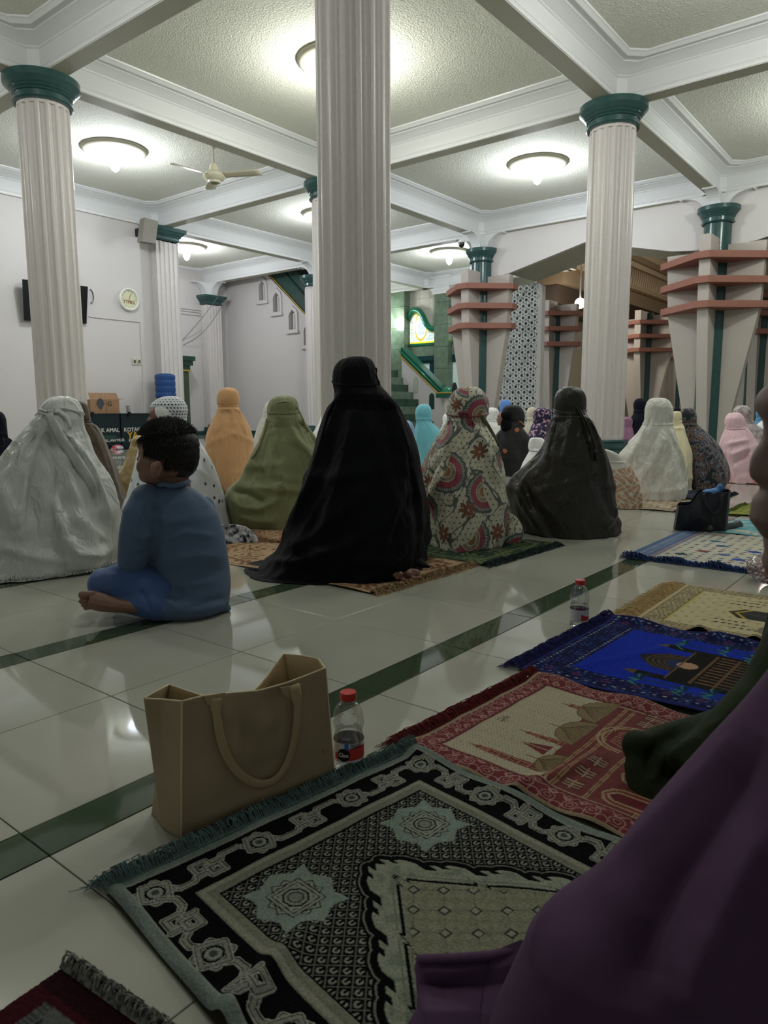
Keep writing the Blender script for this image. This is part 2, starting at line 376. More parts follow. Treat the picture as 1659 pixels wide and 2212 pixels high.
# square pilasters on the walls
def pilaster(X, Y, w, d, ztop, label, face, brk=()):
    e = empty('fluted_pilaster', (X, Y, 0), label, 'pilaster', 'fluted pilasters against the walls')
    zc = ztop-.24; h = w/2
    n = 6; mb = MB(); pts = []
    xs = np.linspace(-h, h, n*6+1)
    # flutes cut into front and sides: build outline polygon
    out = []
    def side(p, q, nf):
        p = np.array(p); q = np.array(q); t = (q-p); L = np.linalg.norm(t); t = t/L; nn = np.array([t[1], -t[0]])
        for k in range(nf):
            a = L*k/nf; wd_ = L/nf
            out.append(p+t*a); out.append(p+t*(a+wd_*.25)); out.append(p+t*(a+wd_*.32)-nn*.02); out.append(p+t*(a+wd_*.9)-nn*.02); out.append(p+t*(a+wd_*.97))
        return
    side((-h, -d/2), (h, -d/2), 5); side((h, -d/2), (h, d/2), 5); side((h, d/2), (-h, d/2), 5); side((-h, d/2), (-h, -d/2), 5)
    o = MB().prism([(p[0], p[1], .22) for p in out], (0, 0, zc-.24)).build('shaft', m_col); o.parent = e
    prof = [(.0, 0), (.03, .005), (.035, .02), (.02, .03), (.022, .07), (.045, .078), (.05, .095), (.045, .105), (.07, .12), (.095, .15), (.10, .16), (.125, .17), (.125, .235), (0, .24)]
    mb = MB(); vs = []
    for off, z in prof: vs += [(-h-off, -d/2-off, zc+z), (h+off, -d/2-off, zc+z), (h+off, d/2+off, zc+z), (-h-off, d/2+off, zc+z)]
    mb.add(vs, [(i*4+k, i*4+(k+1) % 4, (i+1)*4+(k+1) % 4, (i+1)*4+k) for i in range(len(prof)-1) for k in range(4)])
    o = mb.build('capital', m_green); o.parent = e
    o = MB().box((-h-.05, -d/2-.05, 0), (h+.05, d/2+.05, .14)).box((-h-.03, -d/2-.03, .14), (h+.03, d/2+.03, .22)).build('base', m_green); o.parent = e
    if brk: brackets(X, Y, ztop-.005, e, brk)
    return e
pilaster(7.86, 11.22, .50, .22, HS, 'fluted pilaster against the left wall between clock and water bottle', 0)
pilaster(12.33, 15.50, .50, .30, 3.83, 'far corner pilaster with green capital, behind the tan robed woman', 0, ((0, -1), (-1, 0)))
# ================================================================ columns with tapered fins and salmon shelves
def fin_column(X, Y, label, ztop=3.89, w=.66, wf=.62, s=1.0, capital=True):
    e = empty('finned_column', (X, Y, 0), label, 'column', 'green columns with tapered fins and salmon shelves')
    o = MB().lathe([(.215, 0), (.215, ztop-.2)], (0, 0, 0), 32).build('shaft', m_green, None, True); o.parent = e
    if capital:
        o = MB().lathe([(r*.86, z) for r, z in CAPP], (0, 0, ztop-.264), 36).build('capital', m_green); o.parent = e; autosmooth(o, 40)
    zt = 3.33
    for dx, dy, ww, zz in ((0, 1, w, zt-.07), (0, -1, w, zt), (-1, 0, wf, zt+.09), (1, 0, wf, zt)):
        pts = [(.05, 0), (.28, 0), (ww-.02, 2.27), (ww+.03, zz), (.10, zz+(.0 if dy else .0)), (.05, zz)]
        P = [(dx*p[0]-dy*.085, dy*p[0]+dx*.085, p[1]) for p in pts]
        o = MB().prism(P, (dy*.17, -dx*.17, 0)).build('fin', m_stone); o.parent = e
    for i, z in enumerate((2.28, 2.66, 3.04)):
        k = 1+.02*i; a = (w+.10)*k; b = (wf+.10)*k; c = .10
        out = [(-b, -c), (-c, -a), (c, -a), (b, -c), (b, c), (c, a), (-c, a), (-b, c)]
        o = MB().prism([(p[0], p[1], z) for p in out], (0, 0, .105)).build('shelf_band', m_salmon); o.parent = e
    return e
fc = fin_column(12.33, 6.78, 'green finned column with salmon shelves, left of the white lattice screen')
fr = fin_column(12.33, 2.27, 'largest green finned column with three salmon shelves, at the right', 3.95, .74, .66)
brackets(12.33, 6.80, 3.885, fc, ((0, 1), (0, -1), (-1, 0))); brackets(12.33, 2.30, 3.945, fr, ((0, 1), (0, -1), (-1, 0)))
fin_column(17.0, 7.35, 'shaded green finned column just right of the lattice screen', 3.4, .60, .5, capital=False)
fin_column(20.6, 6.2, 'finned column with salmon shelves peeping out behind the cream round column', 3.6, .75, .7, capital=False)
fin_column(24.6, 6.5, 'small distant finned column above the black hijab', 3.4, .62, .6, capital=False)
fin_column(17.2, 2.55, 'dark finned column at the right picture edge beyond the largest one', 3.4, .62, .5, capital=False)
# ================================================================ beyond: stair wall with niches (left)
SX = 13.0
def arch_pts(yc, z0, w, h, n=10, point=.06):
    """outline (y,z) of a pointed opening: bottom centre yc,z0"""
    r = w/2; pts = [(yc-r, z0), (yc+r, z0), (yc+r, z0+h-r)]
    for k in range(1, n):
        a = math.pi*k/n; pts.append((yc+r*math.cos(a), z0+h-r+r*math.sin(a)+(point if abs(k-n/2) < .6 else point*.35*(1-abs(k-n/2)/(n/2)))))
    pts.append((yc-r, z0+h-r)); return pts
# wall built as upright strips around the niches
niches = [(14.07, 3.66), (13.52, 3.30), (12.93, 2.80), (12.38, 2.37)]
mb = MB(); ys = [11.2]+[y for c, z in sorted(niches) for y in (c-.13, c+.13)]+[15.62]
_a = onX(572, 588, SX); _b = onX(700, 724, SX)
def zdiag(y): return min(4.5, _b[2]+(y-_b[1])*(_a[2]-_b[2])/(_a[1]-_b[1]))
def strip(y0, y1, z0):
    k = 6
    for q in range(k):
        ya, yb = y0+(y1-y0)*q/k, y0+(y1-y0)*(q+1)/k; mb.prism([(SX, ya, z0), (SX, yb, z0), (SX, yb, zdiag(yb)), (SX, ya, zdiag(ya))], (.22, 0, 0))
for i in range(0, len(ys)-1):
    a, b = ys[i], ys[i+1]
    if i % 2 == 0: strip(a, b, -.05)
    else:
        zz = dict((round(c, 2), z) for c, z in niches)[round((a+b)/2, 2)]
        mb.box((SX, a, -.05), (SX+.22, b, zz))
        if zz+.50 < zdiag(a): strip(a, b, zz+.50)
wall('wall_stairs_left', mb)
for i, (c, z) in enumerate(niches):
    e = empty('stair_niche', (SX, c, z), ('highest', 'second highest', 'third highest', 'lowest')[i]+' pointed niche window in the stair wall', 'niche', 'pointed niches in the stair wall')
    out = arch_pts(0, 0, .40, .62); inn = arch_pts(0, .05, .25, .46)
    n = len(out)
    for rad, nm, m_, xo in ((1.0, 'niche_frame', m_wall, -.045),):
        vs = [(xo, p[0], p[1]-.05) for p in out]+[(xo, p[0], p[1]-.05) for p in inn]+[(0, p[0], p[1]-.05) for p in out]+[(.22, p[0], p[1]-.05) for p in inn]
        fs = [(k, (k+1) % n, n+(k+1) % n, n+k) for k in range(n)]+[(2*n+k, 2*n+(k+1) % n, (k+1) % n, k) for k in range(n)]+[(n+k, n+(k+1) % n, 3*n+(k+1) % n, 3*n+k) for k in range(n)]
        o = MB().add(vs, fs).build(nm, m_, None); o.parent = e
    o = MB().box((-.075, -.23, -.10), (0, .23, -.05)).build('sill', m_wall); o.parent = e
    o = MB().box((.12, -.125, 0), (.14, .125, .46)).build('niche_back', m_dgreen); o.parent = e
    o = MB().box((.05, -.01, 0), (.12, .055, .44)).build('niche_bar', m_wall); o.parent = e
# sloping green stair string with a yellow line, dark flight above it
a = onX(578, 585, SX-.03); b = onX(700, 718, SX-.03); a2 = onX(640, 585, SX-.03); b2 = onX(712, 668, SX-.03)
e = empty('upper_stair', (SX, 12.6, 2.6), 'dark green upper stair flight above the pointed niches', 'staircase')
mb = MB().prism([a, b, b2, a2], (.3, 0, 0)); o = mb.build('stair_string', m_dgreen); o.parent = e; o.matrix_parent_inverse = e.matrix_basis.inverted()
o = MB().tube([a+np.array([-.02, .02, -.02]), b+np.array([-.02, .02, -.02])], .014, 6).build('gold_line', m_gold, e)
o = MB().tube([a*.45+a2*.55+np.array([-.02, 0, 0]), b*.45+b2*.55+np.array([-.02, 0, 0])], .03, 6).build('string_rib', m_dgreen, e)
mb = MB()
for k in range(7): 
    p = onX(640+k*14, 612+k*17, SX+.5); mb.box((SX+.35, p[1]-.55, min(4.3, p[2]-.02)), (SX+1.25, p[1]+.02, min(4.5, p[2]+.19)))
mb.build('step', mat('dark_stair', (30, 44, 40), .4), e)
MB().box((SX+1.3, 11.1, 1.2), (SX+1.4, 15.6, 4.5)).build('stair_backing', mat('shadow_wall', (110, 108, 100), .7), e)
# ================================================================ entrance: green marble piers, stained glass, right stair
DX = 17.0
def pier(u0, u1, vt, label):
    p = onX(u0, vt, DX); q = onX(u1, vt, DX); y0, y1, zt = q[1], p[1], (p[2]+q[2])/2
    e = empty('marble_pier', (DX, (y0+y1)/2, 0), label, 'pillar', 'green marble piers of the entrance')
    z = 0; mb = None
    for zz in np.arange(0, zt, .62):
        MB().box((DX-.25, y0, zz+.004), (DX+.25, y1, min(zt, zz+.616))).build('marble_slab', m_marble, e)
    MB().box((DX-.3, y0-.05, zt), (DX+.3, y1+.05, zt+.09)).box((DX-.34, y0-.09, zt+.09), (DX+.34, y1+.09, zt+.15)).box((DX-.28, y0-.03, zt+.15), (DX+.28, y1+.03, min(4.45, zt+.42))).box((DX-.36, y0-.11, zt+.42), (DX+.36, y1+.11, min(4.51, zt+.5))).build('white_cap', m_white, e)
    return y0, y1, zt
pa = pier(853, 884, 612, 'left green marble pier beside the thick middle column')
pb = pier(949, 979, 637, 'green marble pier between the stained glass window and the finned column')
pc = pier(1040, 1068, 660, 'third green marble pier hidden behind the finned column')
for k, (p1, p2) in enumerate(((pb, pa), (pc, pb))):
    y0, y1 = p1[1], p2[0]; zt = min(p1[2], p2[2]); yw = y1-y0
    zl = onX(915, 768, DX)[2]; zw0 = onX(915, 744, DX)[2]; zw1 = onX(912, 668, DX)[2]; zlo = zl-.02
    wname = 'wall_entrance_%d' % (k+1)
    # cream tiles above the window, in courses
    mb = MB().box((DX+.05, y0, zw0), (DX+.2, y1, zt+.3)); o = wall(wname, mb, mat('cream_wall_tile', (200, 196, 184), .3))
    for r_ in range(4):
        for c_ in range(3):
            MB().box((DX+.035, y0+yw*c_/3+.004, zw1+.02+r_*.3), (DX+.05, y0+yw*(c_+1)/3-.004, zw1+.31+r_*.3)).build('wall_tile', mat('cream_wall_tile', (200, 196, 184), .3), o)
    MB().box((DX-.04, y0, zlo), (DX+.12, y1, zw0)).build('marble_lintel', m_marble, o)
    e = empty('stained_glass_window', (DX, (y0+y1)/2, zw0), ('stained glass window with blue script medallion in a curved green frame', 'partly hidden stained glass window right of the marble pier')[k], 'window', 'stained glass windows over the entrance')
    # outline: high at the left (large y), S curve down to the right
    def top(t): return zw0+(zw1-zw0)*(.40+.60*(1/(1+math.exp((t-.56)*13))))*(1-.22*math.exp(-((t)/.10)**2)) if t < .97 else zw0+(zw1-zw0)*.40
    tt = np.linspace(0, 1, 40); fr_o = [(DX-.06, y1-yw*t*.98, top(t)) for t in tt]
    N_, M_ = 150, 110; gy = np.linspace(0, 1, N_)[None, :]; gz = np.linspace(0, 1, M_)[:, None]
    tops = np.array([top(t) for t in np.linspace(0, 1, N_)]); Z = zw0+(tops[None, :]-.10-zw0)*gz; Y = np.broadcast_to(y1-.04-(yw-.12)*gy, Z.shape)
    Pm = np.stack([np.full(Z.shape, DX-.02), Y, Z], -1)
    rel = (Z-zw0)/(zw1-zw0); uu = np.broadcast_to(gy, Z.shape)
    C_ = np.ones(Z.shape+(3,))*np.array(lin((214, 226, 214)))
    cx, cy = .42, .50; d = np.sqrt(((uu-cx)/.20)**2+((rel-cy)/.34)**2)
    def pt(mask, c): C_[mask] = lin(c)
    sw = np.sin(uu*34+3*np.sin(rel*16))*np.sin(rel*25+2*np.cos(uu*22)); pt((abs(sw) < .10) & (d > 1.2), (150, 150, 84)); pt((sw > .72) & (d > 1.2), (128, 160, 186))
    pt((d > .98) & (d < 1.2), (176, 160, 60)); pt(d < .98, (196, 214, 226)); pt((d < .8) & (abs(np.sin(uu*60+6*np.sin(rel*14))) < .38) & (rel > .22), (40, 84, 180))
    pt((uu > .62) & (rel < .36) & (abs(np.sin(uu*90+4*np.sin(rel*30))) < .4), (50, 84, 150)); pt(rel < .08, (210, 190, 40)); pt((uu > .93) | (gz > .95), (150, 140, 50))
    gl = bpy.data.materials.get('stained_glass')
    if gl is None:
        gl = mat('stained_glass', (255, 255, 255), .15, vc=True)
        nn = gl.node_tree; bs = nn.nodes['Principled BSDF']; at_ = [x for x in nn.nodes if x.type == 'VERTEX_COLOR'][0]
        nn.links.new(at_.outputs[0], bs.inputs['Emission Color']); bs.inputs['Emission Strength'].default_value = 1.1
    link('leaded_glass', gridmesh('leaded_glass', Pm, col=C_), gl, e)
    MB().tube(fr_o, .085, 8, nrm=(1, 0, 0)).build('curved_frame', mat('emerald_gloss', (30, 110, 84), .2), e, True)
    MB().box((DX-.1, y0, zw0), (DX, y0+.10, zw0+(zw1-zw0)*.42)).box((DX-.08, y0, zw0-.03), (DX, y1, zw0+.03)).build('frame_side', mat('emerald_gloss', (30, 110, 84), .2), e)
    dn = tag(empty('door_%d' % (k+1), (DX, (y0+y1)/2, 0)), kind='structure'); m_tl = mat('teal_door_frame', (18, 58, 62), .35)
    MB().box((DX-.05, y0, zlo-.14), (DX+.1, y1, zlo)).box((DX-.05, y0, 0), (DX+.1, y0+.16, zlo-.14)).box((DX-.02, y0+.16, 0), (DX+.08, y0+.32, zlo-.2)).box((DX-.02, y0+.16, zlo-.22), (DX+.08, y1, zlo-.14)).build('door_frame', m_tl, dn)
    MB().box((DX+.02, y0+.3, .02), (DX+.03, y1, zlo-.2)).build('door_glass', mat('pale_glass', (190, 206, 200), .12, emit=((150, 168, 160), .35)), dn)
wall('wall_entrance_back', MB().box((DX+1.5, 8.7, -.05), (DX+1.6, 16, 5)), mat('pale_back', (170, 176, 166), .6))
# right stair: sloping green handrail with yellow line on a cream parapet
RX = 14.6
e = empty('entrance_stair', (RX, 9.3, 0), 'green marble stair with a sloping green handrail and cream parapet', 'staircase')
A = onX(866, 750, RX); B = onX(962, 848, RX); A2 = onX(866, 772, RX); B2 = onX(957, 862, RX)
MB().prism([A, B, B2, A2], (.30, 0, 0)).build('handrail', mat('emerald_dark', (16, 82, 64), .2), e)
MB().tube([A*.6+A2*.4+np.array([-.03, 0, 0]), B*.6+B2*.4+np.array([-.03, 0, 0])], .028, 6).build('handrail_rib', mat('emerald_gloss', (30, 110, 84), .2), e, True)
MB().tube([A2*.85+A*.15+np.array([-.02, 0, 0]), B2*.85+B*.15+np.array([-.02, 0, 0])], .02, 6).build('gold_line', m_gold, e)
# parapet wall with a stepped lower edge
z_ = lambda u, v: onX(u, v, RX)
pz = [z_(866, 775), z_(958, 864), z_(958, 1000), z_(930, 1000), z_(930, 905), z_(907, 905), z_(907, 880), z_(889, 880), z_(889, 858), z_(866, 858)]
pz = [p+np.array([.04, 0, 0]) for p in pz]
MB().prism(pz, (.2, 0, 0)).build('parapet', m_wall, e)
for (u, v0, v1) in ((896, 850, 815), (931, 884, 850)):
    c = z_(u, v0); h = z_(u, v1)[2]-c[2]; ap = arch_pts(c[1], c[2], .16, h, point=.02)
    MB().prism([(RX+.035, p[0], p[1]) for p in ap], (-.006, 0, 0)).build('arched_slot', m_dgreen if v0 > 860 else mat('pale_slot', (168, 176, 160), .5), e)
c = z_(970, 855); MB().lathe([(.13, 0), (.13, c[2]-.12), (.17, c[2]-.1), (.17, c[2]-.05)], (c[0], c[1], 0), 20).build('newel_post', m_col, e)
MB().box((c[0]-.24, c[1]-.24, c[2]-.05), (c[0]+.24, c[1]+.24, c[2]+.06)).build('newel_cap', mat('emerald_dark', (16, 82, 64), .2), e)
MB().box((c[0]-.25, c[1]-.25, c[2]+.06), (c[0]+.25, c[1]+.25, c[2]+.09)).build('gold_line', m_gold, e)
MB().lathe([(.20, 0), (.18, .06), (.10, .12), (0, .14)], (c[0], c[1], c[2]+.09), 20).build('newel_dome', mat('emerald_gloss', (30, 110, 84), .2), e, True)
c2_ = z_(858, 862); MB().lathe([(.15, 0), (.15, c2_[2]-.12), (.19, c2_[2]-.1), (.19, c2_[2]-.05)], (c2_[0], c2_[1], 0), 20).build('newel_post', m_col, e)
MB().box((c2_[0]-.26, c2_[1]-.24, c2_[2]-.05), (c2_[0]+.24, c2_[1]+.24, c2_[2]+.06)).lathe([(.20, .06), (.18, .12), (.10, .18), (0, .20)], (c2_[0], c2_[1], c2_[2]), 20).build('newel_cap', mat('emerald_gloss', (30, 110, 84), .2), e)
for k in range(9):
    p = z_(870+k*0, 1000); zz = .19*(k+1)
    yk = z_(945-k*11, 900)[1]
    MB().box((RX-1.2, yk-.02, zz-.19), (RX+.03, yk+1.2-.1*k if False else z_(846, 900)[1], zz)).build('step', m_marble if k % 2 else mat('green_marble_dark', (60, 92, 74), .2, noise=(7, .4)), e)
# ================================================================ lattice screen
e = empty('lattice_screen', (13.6, 6, 0), 'white pierced lattice screen of rings beside the finned column', 'screen')
y0, y1 = onX(1160, 800, 13.9)[1], onX(1085, 800, 13.9)[1]; zt = onX(1130, 612, 13.9)[2]; LX = 13.9
m_lat = mat('white_lattice', (206, 210, 208), .5); mbl = MB(); mbk = MB(); rr = .072; r0 = 0
for j in range(int(zt/(rr*1.74))+1):
    for i in range(int((y1-y0)/(rr*2))+2):
        cy = y0+(i+.5*(j % 2))*rr*2; cz = .05+j*rr*1.74
        if cy > y1+.05 or cz > zt: continue
        n = 10
        vs = []
        for (r_, xx) in ((rr*.98, 0), (rr*.98, -.03), (rr*.50, -.03), (rr*.50, 0)):
            for k in range(n): a_ = 2*math.pi*k/n; vs.append((LX+xx, cy+r_*math.cos(a_), cz+r_*math.sin(a_)))
        mbl.add(vs, [(q*n+k, q*n+(k+1) % n, ((q+1) % 4)*n+(k+1) % n, ((q+1) % 4)*n+k) for q in range(3) for k in range(n)])
        if (i+j) % 3 == 0: mbk.lathe([(0, -.05), (.034, -.05), (.04, -.02), (.04, 0)], (0, 0, 0), 6); vs = mbk.v[-24:]; mbk.v[-24:] = [(LX-.06+v[2]*-1-.03, cy+v[0], cz+rr*.9+v[1]) for v in vs]
mbl.build('ring_lattice', m_lat, e, kind='stuff'); mbk.build('lattice_knobs', mat('white_knob', (236, 238, 236), .4), e, kind='stuff')
MB().box((LX+.12, y0, 0), (LX+.14, y1, zt)).build('screen_backing', mat('screen_back', (128, 134, 130), .5), e)
MB().box((LX-.05, y0-.10, 0), (LX+.12, y0, zt-.1)).build('screen_post', m_wall, e)
# ================================================================ prayer hall beyond the openings
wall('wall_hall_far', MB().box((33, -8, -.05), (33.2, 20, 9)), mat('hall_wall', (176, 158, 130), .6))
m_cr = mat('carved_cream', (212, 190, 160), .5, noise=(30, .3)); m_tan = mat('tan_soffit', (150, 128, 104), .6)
GYY = 8.0
zb_ = [onY(1362, v, GYY)[2] for v in (690, 655, 626, 577, 566, 556, 540, 500)]
e = empty('hall_balcony', (24, GYY, zb_[0]), 'ornate golden carved balcony cornice high above the prayer hall', 'balcony')
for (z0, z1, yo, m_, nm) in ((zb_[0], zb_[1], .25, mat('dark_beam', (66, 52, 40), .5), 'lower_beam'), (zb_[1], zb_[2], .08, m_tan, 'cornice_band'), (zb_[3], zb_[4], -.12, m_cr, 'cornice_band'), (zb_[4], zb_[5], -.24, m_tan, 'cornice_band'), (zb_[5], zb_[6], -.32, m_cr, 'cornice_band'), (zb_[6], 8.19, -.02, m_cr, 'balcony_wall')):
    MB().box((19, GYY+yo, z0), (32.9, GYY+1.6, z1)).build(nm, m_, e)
MB().box((19, GYY, zb_[2]), (32.9, GYY+.2, zb_[3])).build('frieze_ground', mat('frieze_ground', (150, 112, 76), .6), e)
mb = MB(); hh_ = zb_[3]-zb_[2]
for k in range(64):
    x = 19.2+k*.21; z0 = zb_[2]+.06*hh_; mb.prism([(x, GYY-.01, z0), (x+.15, GYY-.01, z0), (x+.15, GYY-.01, z0+hh_*.55), (x+.075, GYY-.01, z0+hh_*.9), (x, GYY-.01, z0+hh_*.55)], (0, -.07, 0)); mb.ell((x+.075, GYY-.10, z0+hh_*.3), (.05, .04, hh_*.2), 8)
mb.build('carved_frieze', m_cr, e, kind='stuff')
for k in range(6): MB().box((20+k*2, GYY-.07, zb_[6]+.35), (21.2+k*2, GYY-.03, 7.9)).box((20.2+k*2, GYY-.1, zb_[6]+.5), (21.0+k*2, GYY-.07, 7.7)).build('wall_panel', m_cr, e)
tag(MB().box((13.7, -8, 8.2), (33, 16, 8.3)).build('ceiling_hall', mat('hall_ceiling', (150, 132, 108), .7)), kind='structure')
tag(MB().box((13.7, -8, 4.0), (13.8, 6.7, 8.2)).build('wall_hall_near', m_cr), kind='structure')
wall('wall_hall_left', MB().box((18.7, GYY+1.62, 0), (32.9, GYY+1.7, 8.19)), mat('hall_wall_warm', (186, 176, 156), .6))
# second green stair seen between the far columns
e = empty('hall_stair', (19, 8, 0), 'distant cream stair with green handrail between the finned columns', 'staircase')
q0 = [onX(1372, 760, 21.5), onX(1408, 803, 21.5), onX(1408, 826, 21.5), onX(1372, 783, 21.5)]
MB().prism(q0, (.2, 0, 0)).build('handrail', m_dgreen, e)
MB().prism([q0[3], q0[2], onX(1408, 935, 21.5), onX(1372, 935, 21.5)], (.2, 0, 0)).build('parapet', mat('warm_parapet', (196, 184, 160), .6), e)
# ================================================================ wall things
def place(o_or_mb, *a): pass
# television on a tilting bracket
e = empty('television', (5.75, LW-.2, 2.55), 'black flat television on the left wall behind the fluted column', 'television')
p1 = onY(48, 603, LW-.22); p2 = onY(190, 619, LW-.16); p3 = onY(187, 699, LW-.06); p4 = onY(52, 692, LW-.12)
MB().prism([p1, p2, p3, p4], (.02, .05, .0)).build('screen_panel', m_black, e)
MB().box((5.6, LW-.14, 2.35), (5.8, LW, 2.65)).build('bracket', m_black, e)
c = onY(195, 640, LW-.02); MB().tube([c+np.array([.06*math.sin(t)+.0, 0, .12*math.cos(t)]) for t in np.linspace(0, math.pi, 12)], .008, 6).build('cable', m_black, e)
# clock
c = onY(278, 647, LW-.03); e = empty('wall_clock', c, 'round white wall clock with cream dial on the left wall', 'clock')
def disc(prof, c, nm, m, par, n=48):
    mb = MB().lathe(prof, (0, 0, 0), n); mb.v = [(c[0]+v[0]*1.0, c[1]-v[2], c[2]+v[1]) for v in mb.v]; o = mb.build(nm, m, par, True); autosmooth(o, 40); return o
disc([(0, 0), (.165, 0), (.168, .03), (.185, .045), (.205, .035), (.21, 0), (.205, -.03)], c, 'clock_case', mat('clock_white', (224, 226, 220), .3), e)
disc([(0, .006), (.166, .006)], c, 'dial', mat('clock_dial', (206, 204, 170), .4), e)
for k in range(12):
    a_ = k*math.pi/6; MB().box((-.004, -.0095, .135), (.004, -.0075, .150)).build('hour_mark', m_black, e); o = e.children[-1]
    R_ = Matrix.Rotation(a_, 4, 'Y'); o.data.transform(R_); o.data.transform(Matrix.Translation(c))
text_on('TTNO', .085, c+np.array([-.005, -.009, -.05]), (1, 0, 0), (0, 0, 1), mat('clock_brown', (110, 84, 50), .5), e)
for a_, l_ in ((2.6, .08), (.4, .12)):
    o = MB().box((-.004, -.012, 0), (.004, -.010, l_)).build('clock_hand', mat('clock_brown', (110, 84, 50), .5), e); o.data.transform(Matrix.Rotation(a_, 4, 'Y')); o.data.transform(Matrix.Translation(c))
# cable duct and switches
e = empty('cable_duct', (7.3, LW, 1.6), 'thin white cable duct running from the television down the left wall', 'cable duct')
q = [onY(192, 684, LW-.01), onY(303, 696, LW-.01), onY(314, 900, LW-.01)]
MB().tube(q[:2], .012, 4).tube(q[1:], .012, 4).build('duct', mat('duct', (206, 202, 196), .5), e)
for u, l in ((291, 'brown socket plate beside the cable duct on the left wall'), (301, 'white switch plate touching the cable duct on the left wall')):
    c = onY(u, 781, LW-.01); e = empty('wall_switch', c, l, 'switch')
    MB().box((c[0]-.05, LW-.018, c[2]-.06), (c[0]+.04, LW, c[2]+.06)).build('switch_plate', mat('switch_plate', (206, 200, 190), .4), e)
    MB().box((c[0]-.026, LW-.026, c[2]-.03), (c[0]+.016, LW-.018, c[2]+.03)).build('rocker', mat('rocker', (96, 80, 60) if u < 295 else (214, 212, 206), .4), e)
# loudspeaker
e = empty('loudspeaker', onY(322, 500, 10.95), 'grey box loudspeaker hung at the top of the wall pilaster', 'loudspeaker')
fa = [onY(313, 470, 10.9), onY(342, 478, 10.75), onY(336, 526, 10.75), onY(307, 521, 10.9)]
MB().prism(fa, (.0, .0, 0) if False else (.0, .16, .0)).build('cabinet', mat('speaker_cloth', (150, 146, 136), .8, noise=(300, .4)), e)
MB().prism([onY(302, 480, 11.08), onY(313, 470, 10.9), onY(307, 521, 10.9), onY(301, 512, 11.08)], (.05, .05, 0)).build('cabinet_side', mat('speaker_side', (198, 190, 176), .5), e)
MB().box((7.30, 11.1, 3.92), (7.42, LW, 4.06)).build('bracket', m_black, e)
# collection boxes on a low grey plinth
KY = 10.72; m_box = mat('collection_box', (16, 34, 38), .3, noise=(20, .25)); m_wt = mat('white_letter', (196, 198, 190), .5); m_yl = mat('yellow_letter', (206, 160, 50), .5)
xa, xb, xc = onY(181, 893, KY)[0], onY(259, 893, KY)[0], onY(337, 893, KY)[0]; zt = onY(258, 893, KY)[2]; zb = onY(258, 981, KY)[2]
for k, (x0, x1) in enumerate(((xa, xb), (xb, xc))):
    e = empty('collection_box', ((x0+x1)/2, KY+.25, zb), ('dark green collection box on the left, with white lettering', 'dark green collection box with white and yellow lettering, behind the seated boy')[k], 'box', 'collection boxes by the left wall')
    MB().box((x0+.012, KY, zb), (x1-.012, KY+.5, zt-.02)).build('box_body', m_box, e)
    MB().box((x0+.006, KY-.01, zt-.02), (x1-.006, KY+.51, zt)).build('lid', m_box, e)
    MB().box(((x0+x1)/2-.22, KY-.03, zt-.06), ((x0+x1)/2-.17, KY-.01, zt+.03)).build('hasp', m_black, e)
    xm = (x0+x1)/2
    for s_, sz, vv, mm in ((('KOTAK AMAL', .10, 929, m_wt), ('MASJID', .13, 945, m_box), ("MASJID JAMI AL-MA'MUR", .075, 951, m_wt)), (('KOTAK AMAL', .10, 929, m_wt), ('YATIM', .17, 942, m_yl), ('MASJID JAMI', .085, 953, m_wt)))[k]:
        if mm is m_box: MB().box((x0+.1, KY-.004, onY(258, vv+3, KY)[2]), (x1-.1, KY-.001, onY(258, vv-5, KY)[2])).build('green_stripe', m_dgreen, e); continue
        text_on(s_, sz, (xm, KY-.002, onY(258, vv, KY)[2]), (1, 0, 0), (0, 0, 1), mm, e)
o = MB().box((xa-.3, KY-.02, 0), (xc+.3, LW-.01, zb-.09)).box((xa-.3, KY-.3, 0), (xc+.3, KY-.02, zb*.42)).box((xa-.3, KY-.06, zb-.09), (xc+.3, LW-.01, zb)).build('plinth', mat('plinth_grey', (96, 100, 88), .3)); tag(o, 'low grey-green tiled plinth under the collection boxes', 'plinth')
# cartons
for k, (u0, u1, v0, v1, l) in enumerate(((196, 229, 849, 892, 'open brown carton with a dark badge, on the left collection box'), (230, 257, 849, 892, 'open brown carton printed with a G, right of its twin'))):
    a = onY(u0, v1, KY+.1); b = onY(u1, v0+14, KY+.1); e = empty('carton', ((a[0]+b[0])/2, KY+.2, zt), l, 'carton', 'brown cartons on the collection boxes')
    m_ct = mat('cardboard', (150, 116, 86), .8, noise=(12, .15))
    MB().box((a[0], KY+.1, zt), (b[0], KY+.4, b[2])).build('carton_body', m_ct, e)
    MB().prism([(a[0], KY+.1, b[2]), (b[0], KY+.1, b[2]), (b[0]-.01, KY+.16, b[2]+.115), (a[0]+.01, KY+.16, b[2]+.115)], (0, .008, 0)).build('flap', m_ct, e)
    MB().prism([(b[0], KY+.1, b[2]), (b[0], KY+.4, b[2]), (b[0]+.10, KY+.4, b[2]+.01), (b[0]+.10, KY+.1, b[2]+.01)], (0, 0, .006)).build('flap', m_ct, e)
    if k == 0:
        cx = (a[0]+b[0])/2+.04; cz = zt+.17; MB().prism([(cx-.08, KY+.098, cz), (cx, KY+.098, cz-.11), (cx+.08, KY+.098, cz), (cx+.05, KY+.098, cz+.07), (cx, KY+.098, cz+.10), (cx-.05, KY+.098, cz+.07)], (0, -.003, 0)).build('printed_badge', mat('badge', (60, 66, 74), .6), e)
    else: text_on('G', .12, ((a[0]+b[0])/2-.06, KY+.096, zt+.17), (1, 0, 0), (0, 0, 1), mat('print_dark', (70, 56, 44), .6), e)
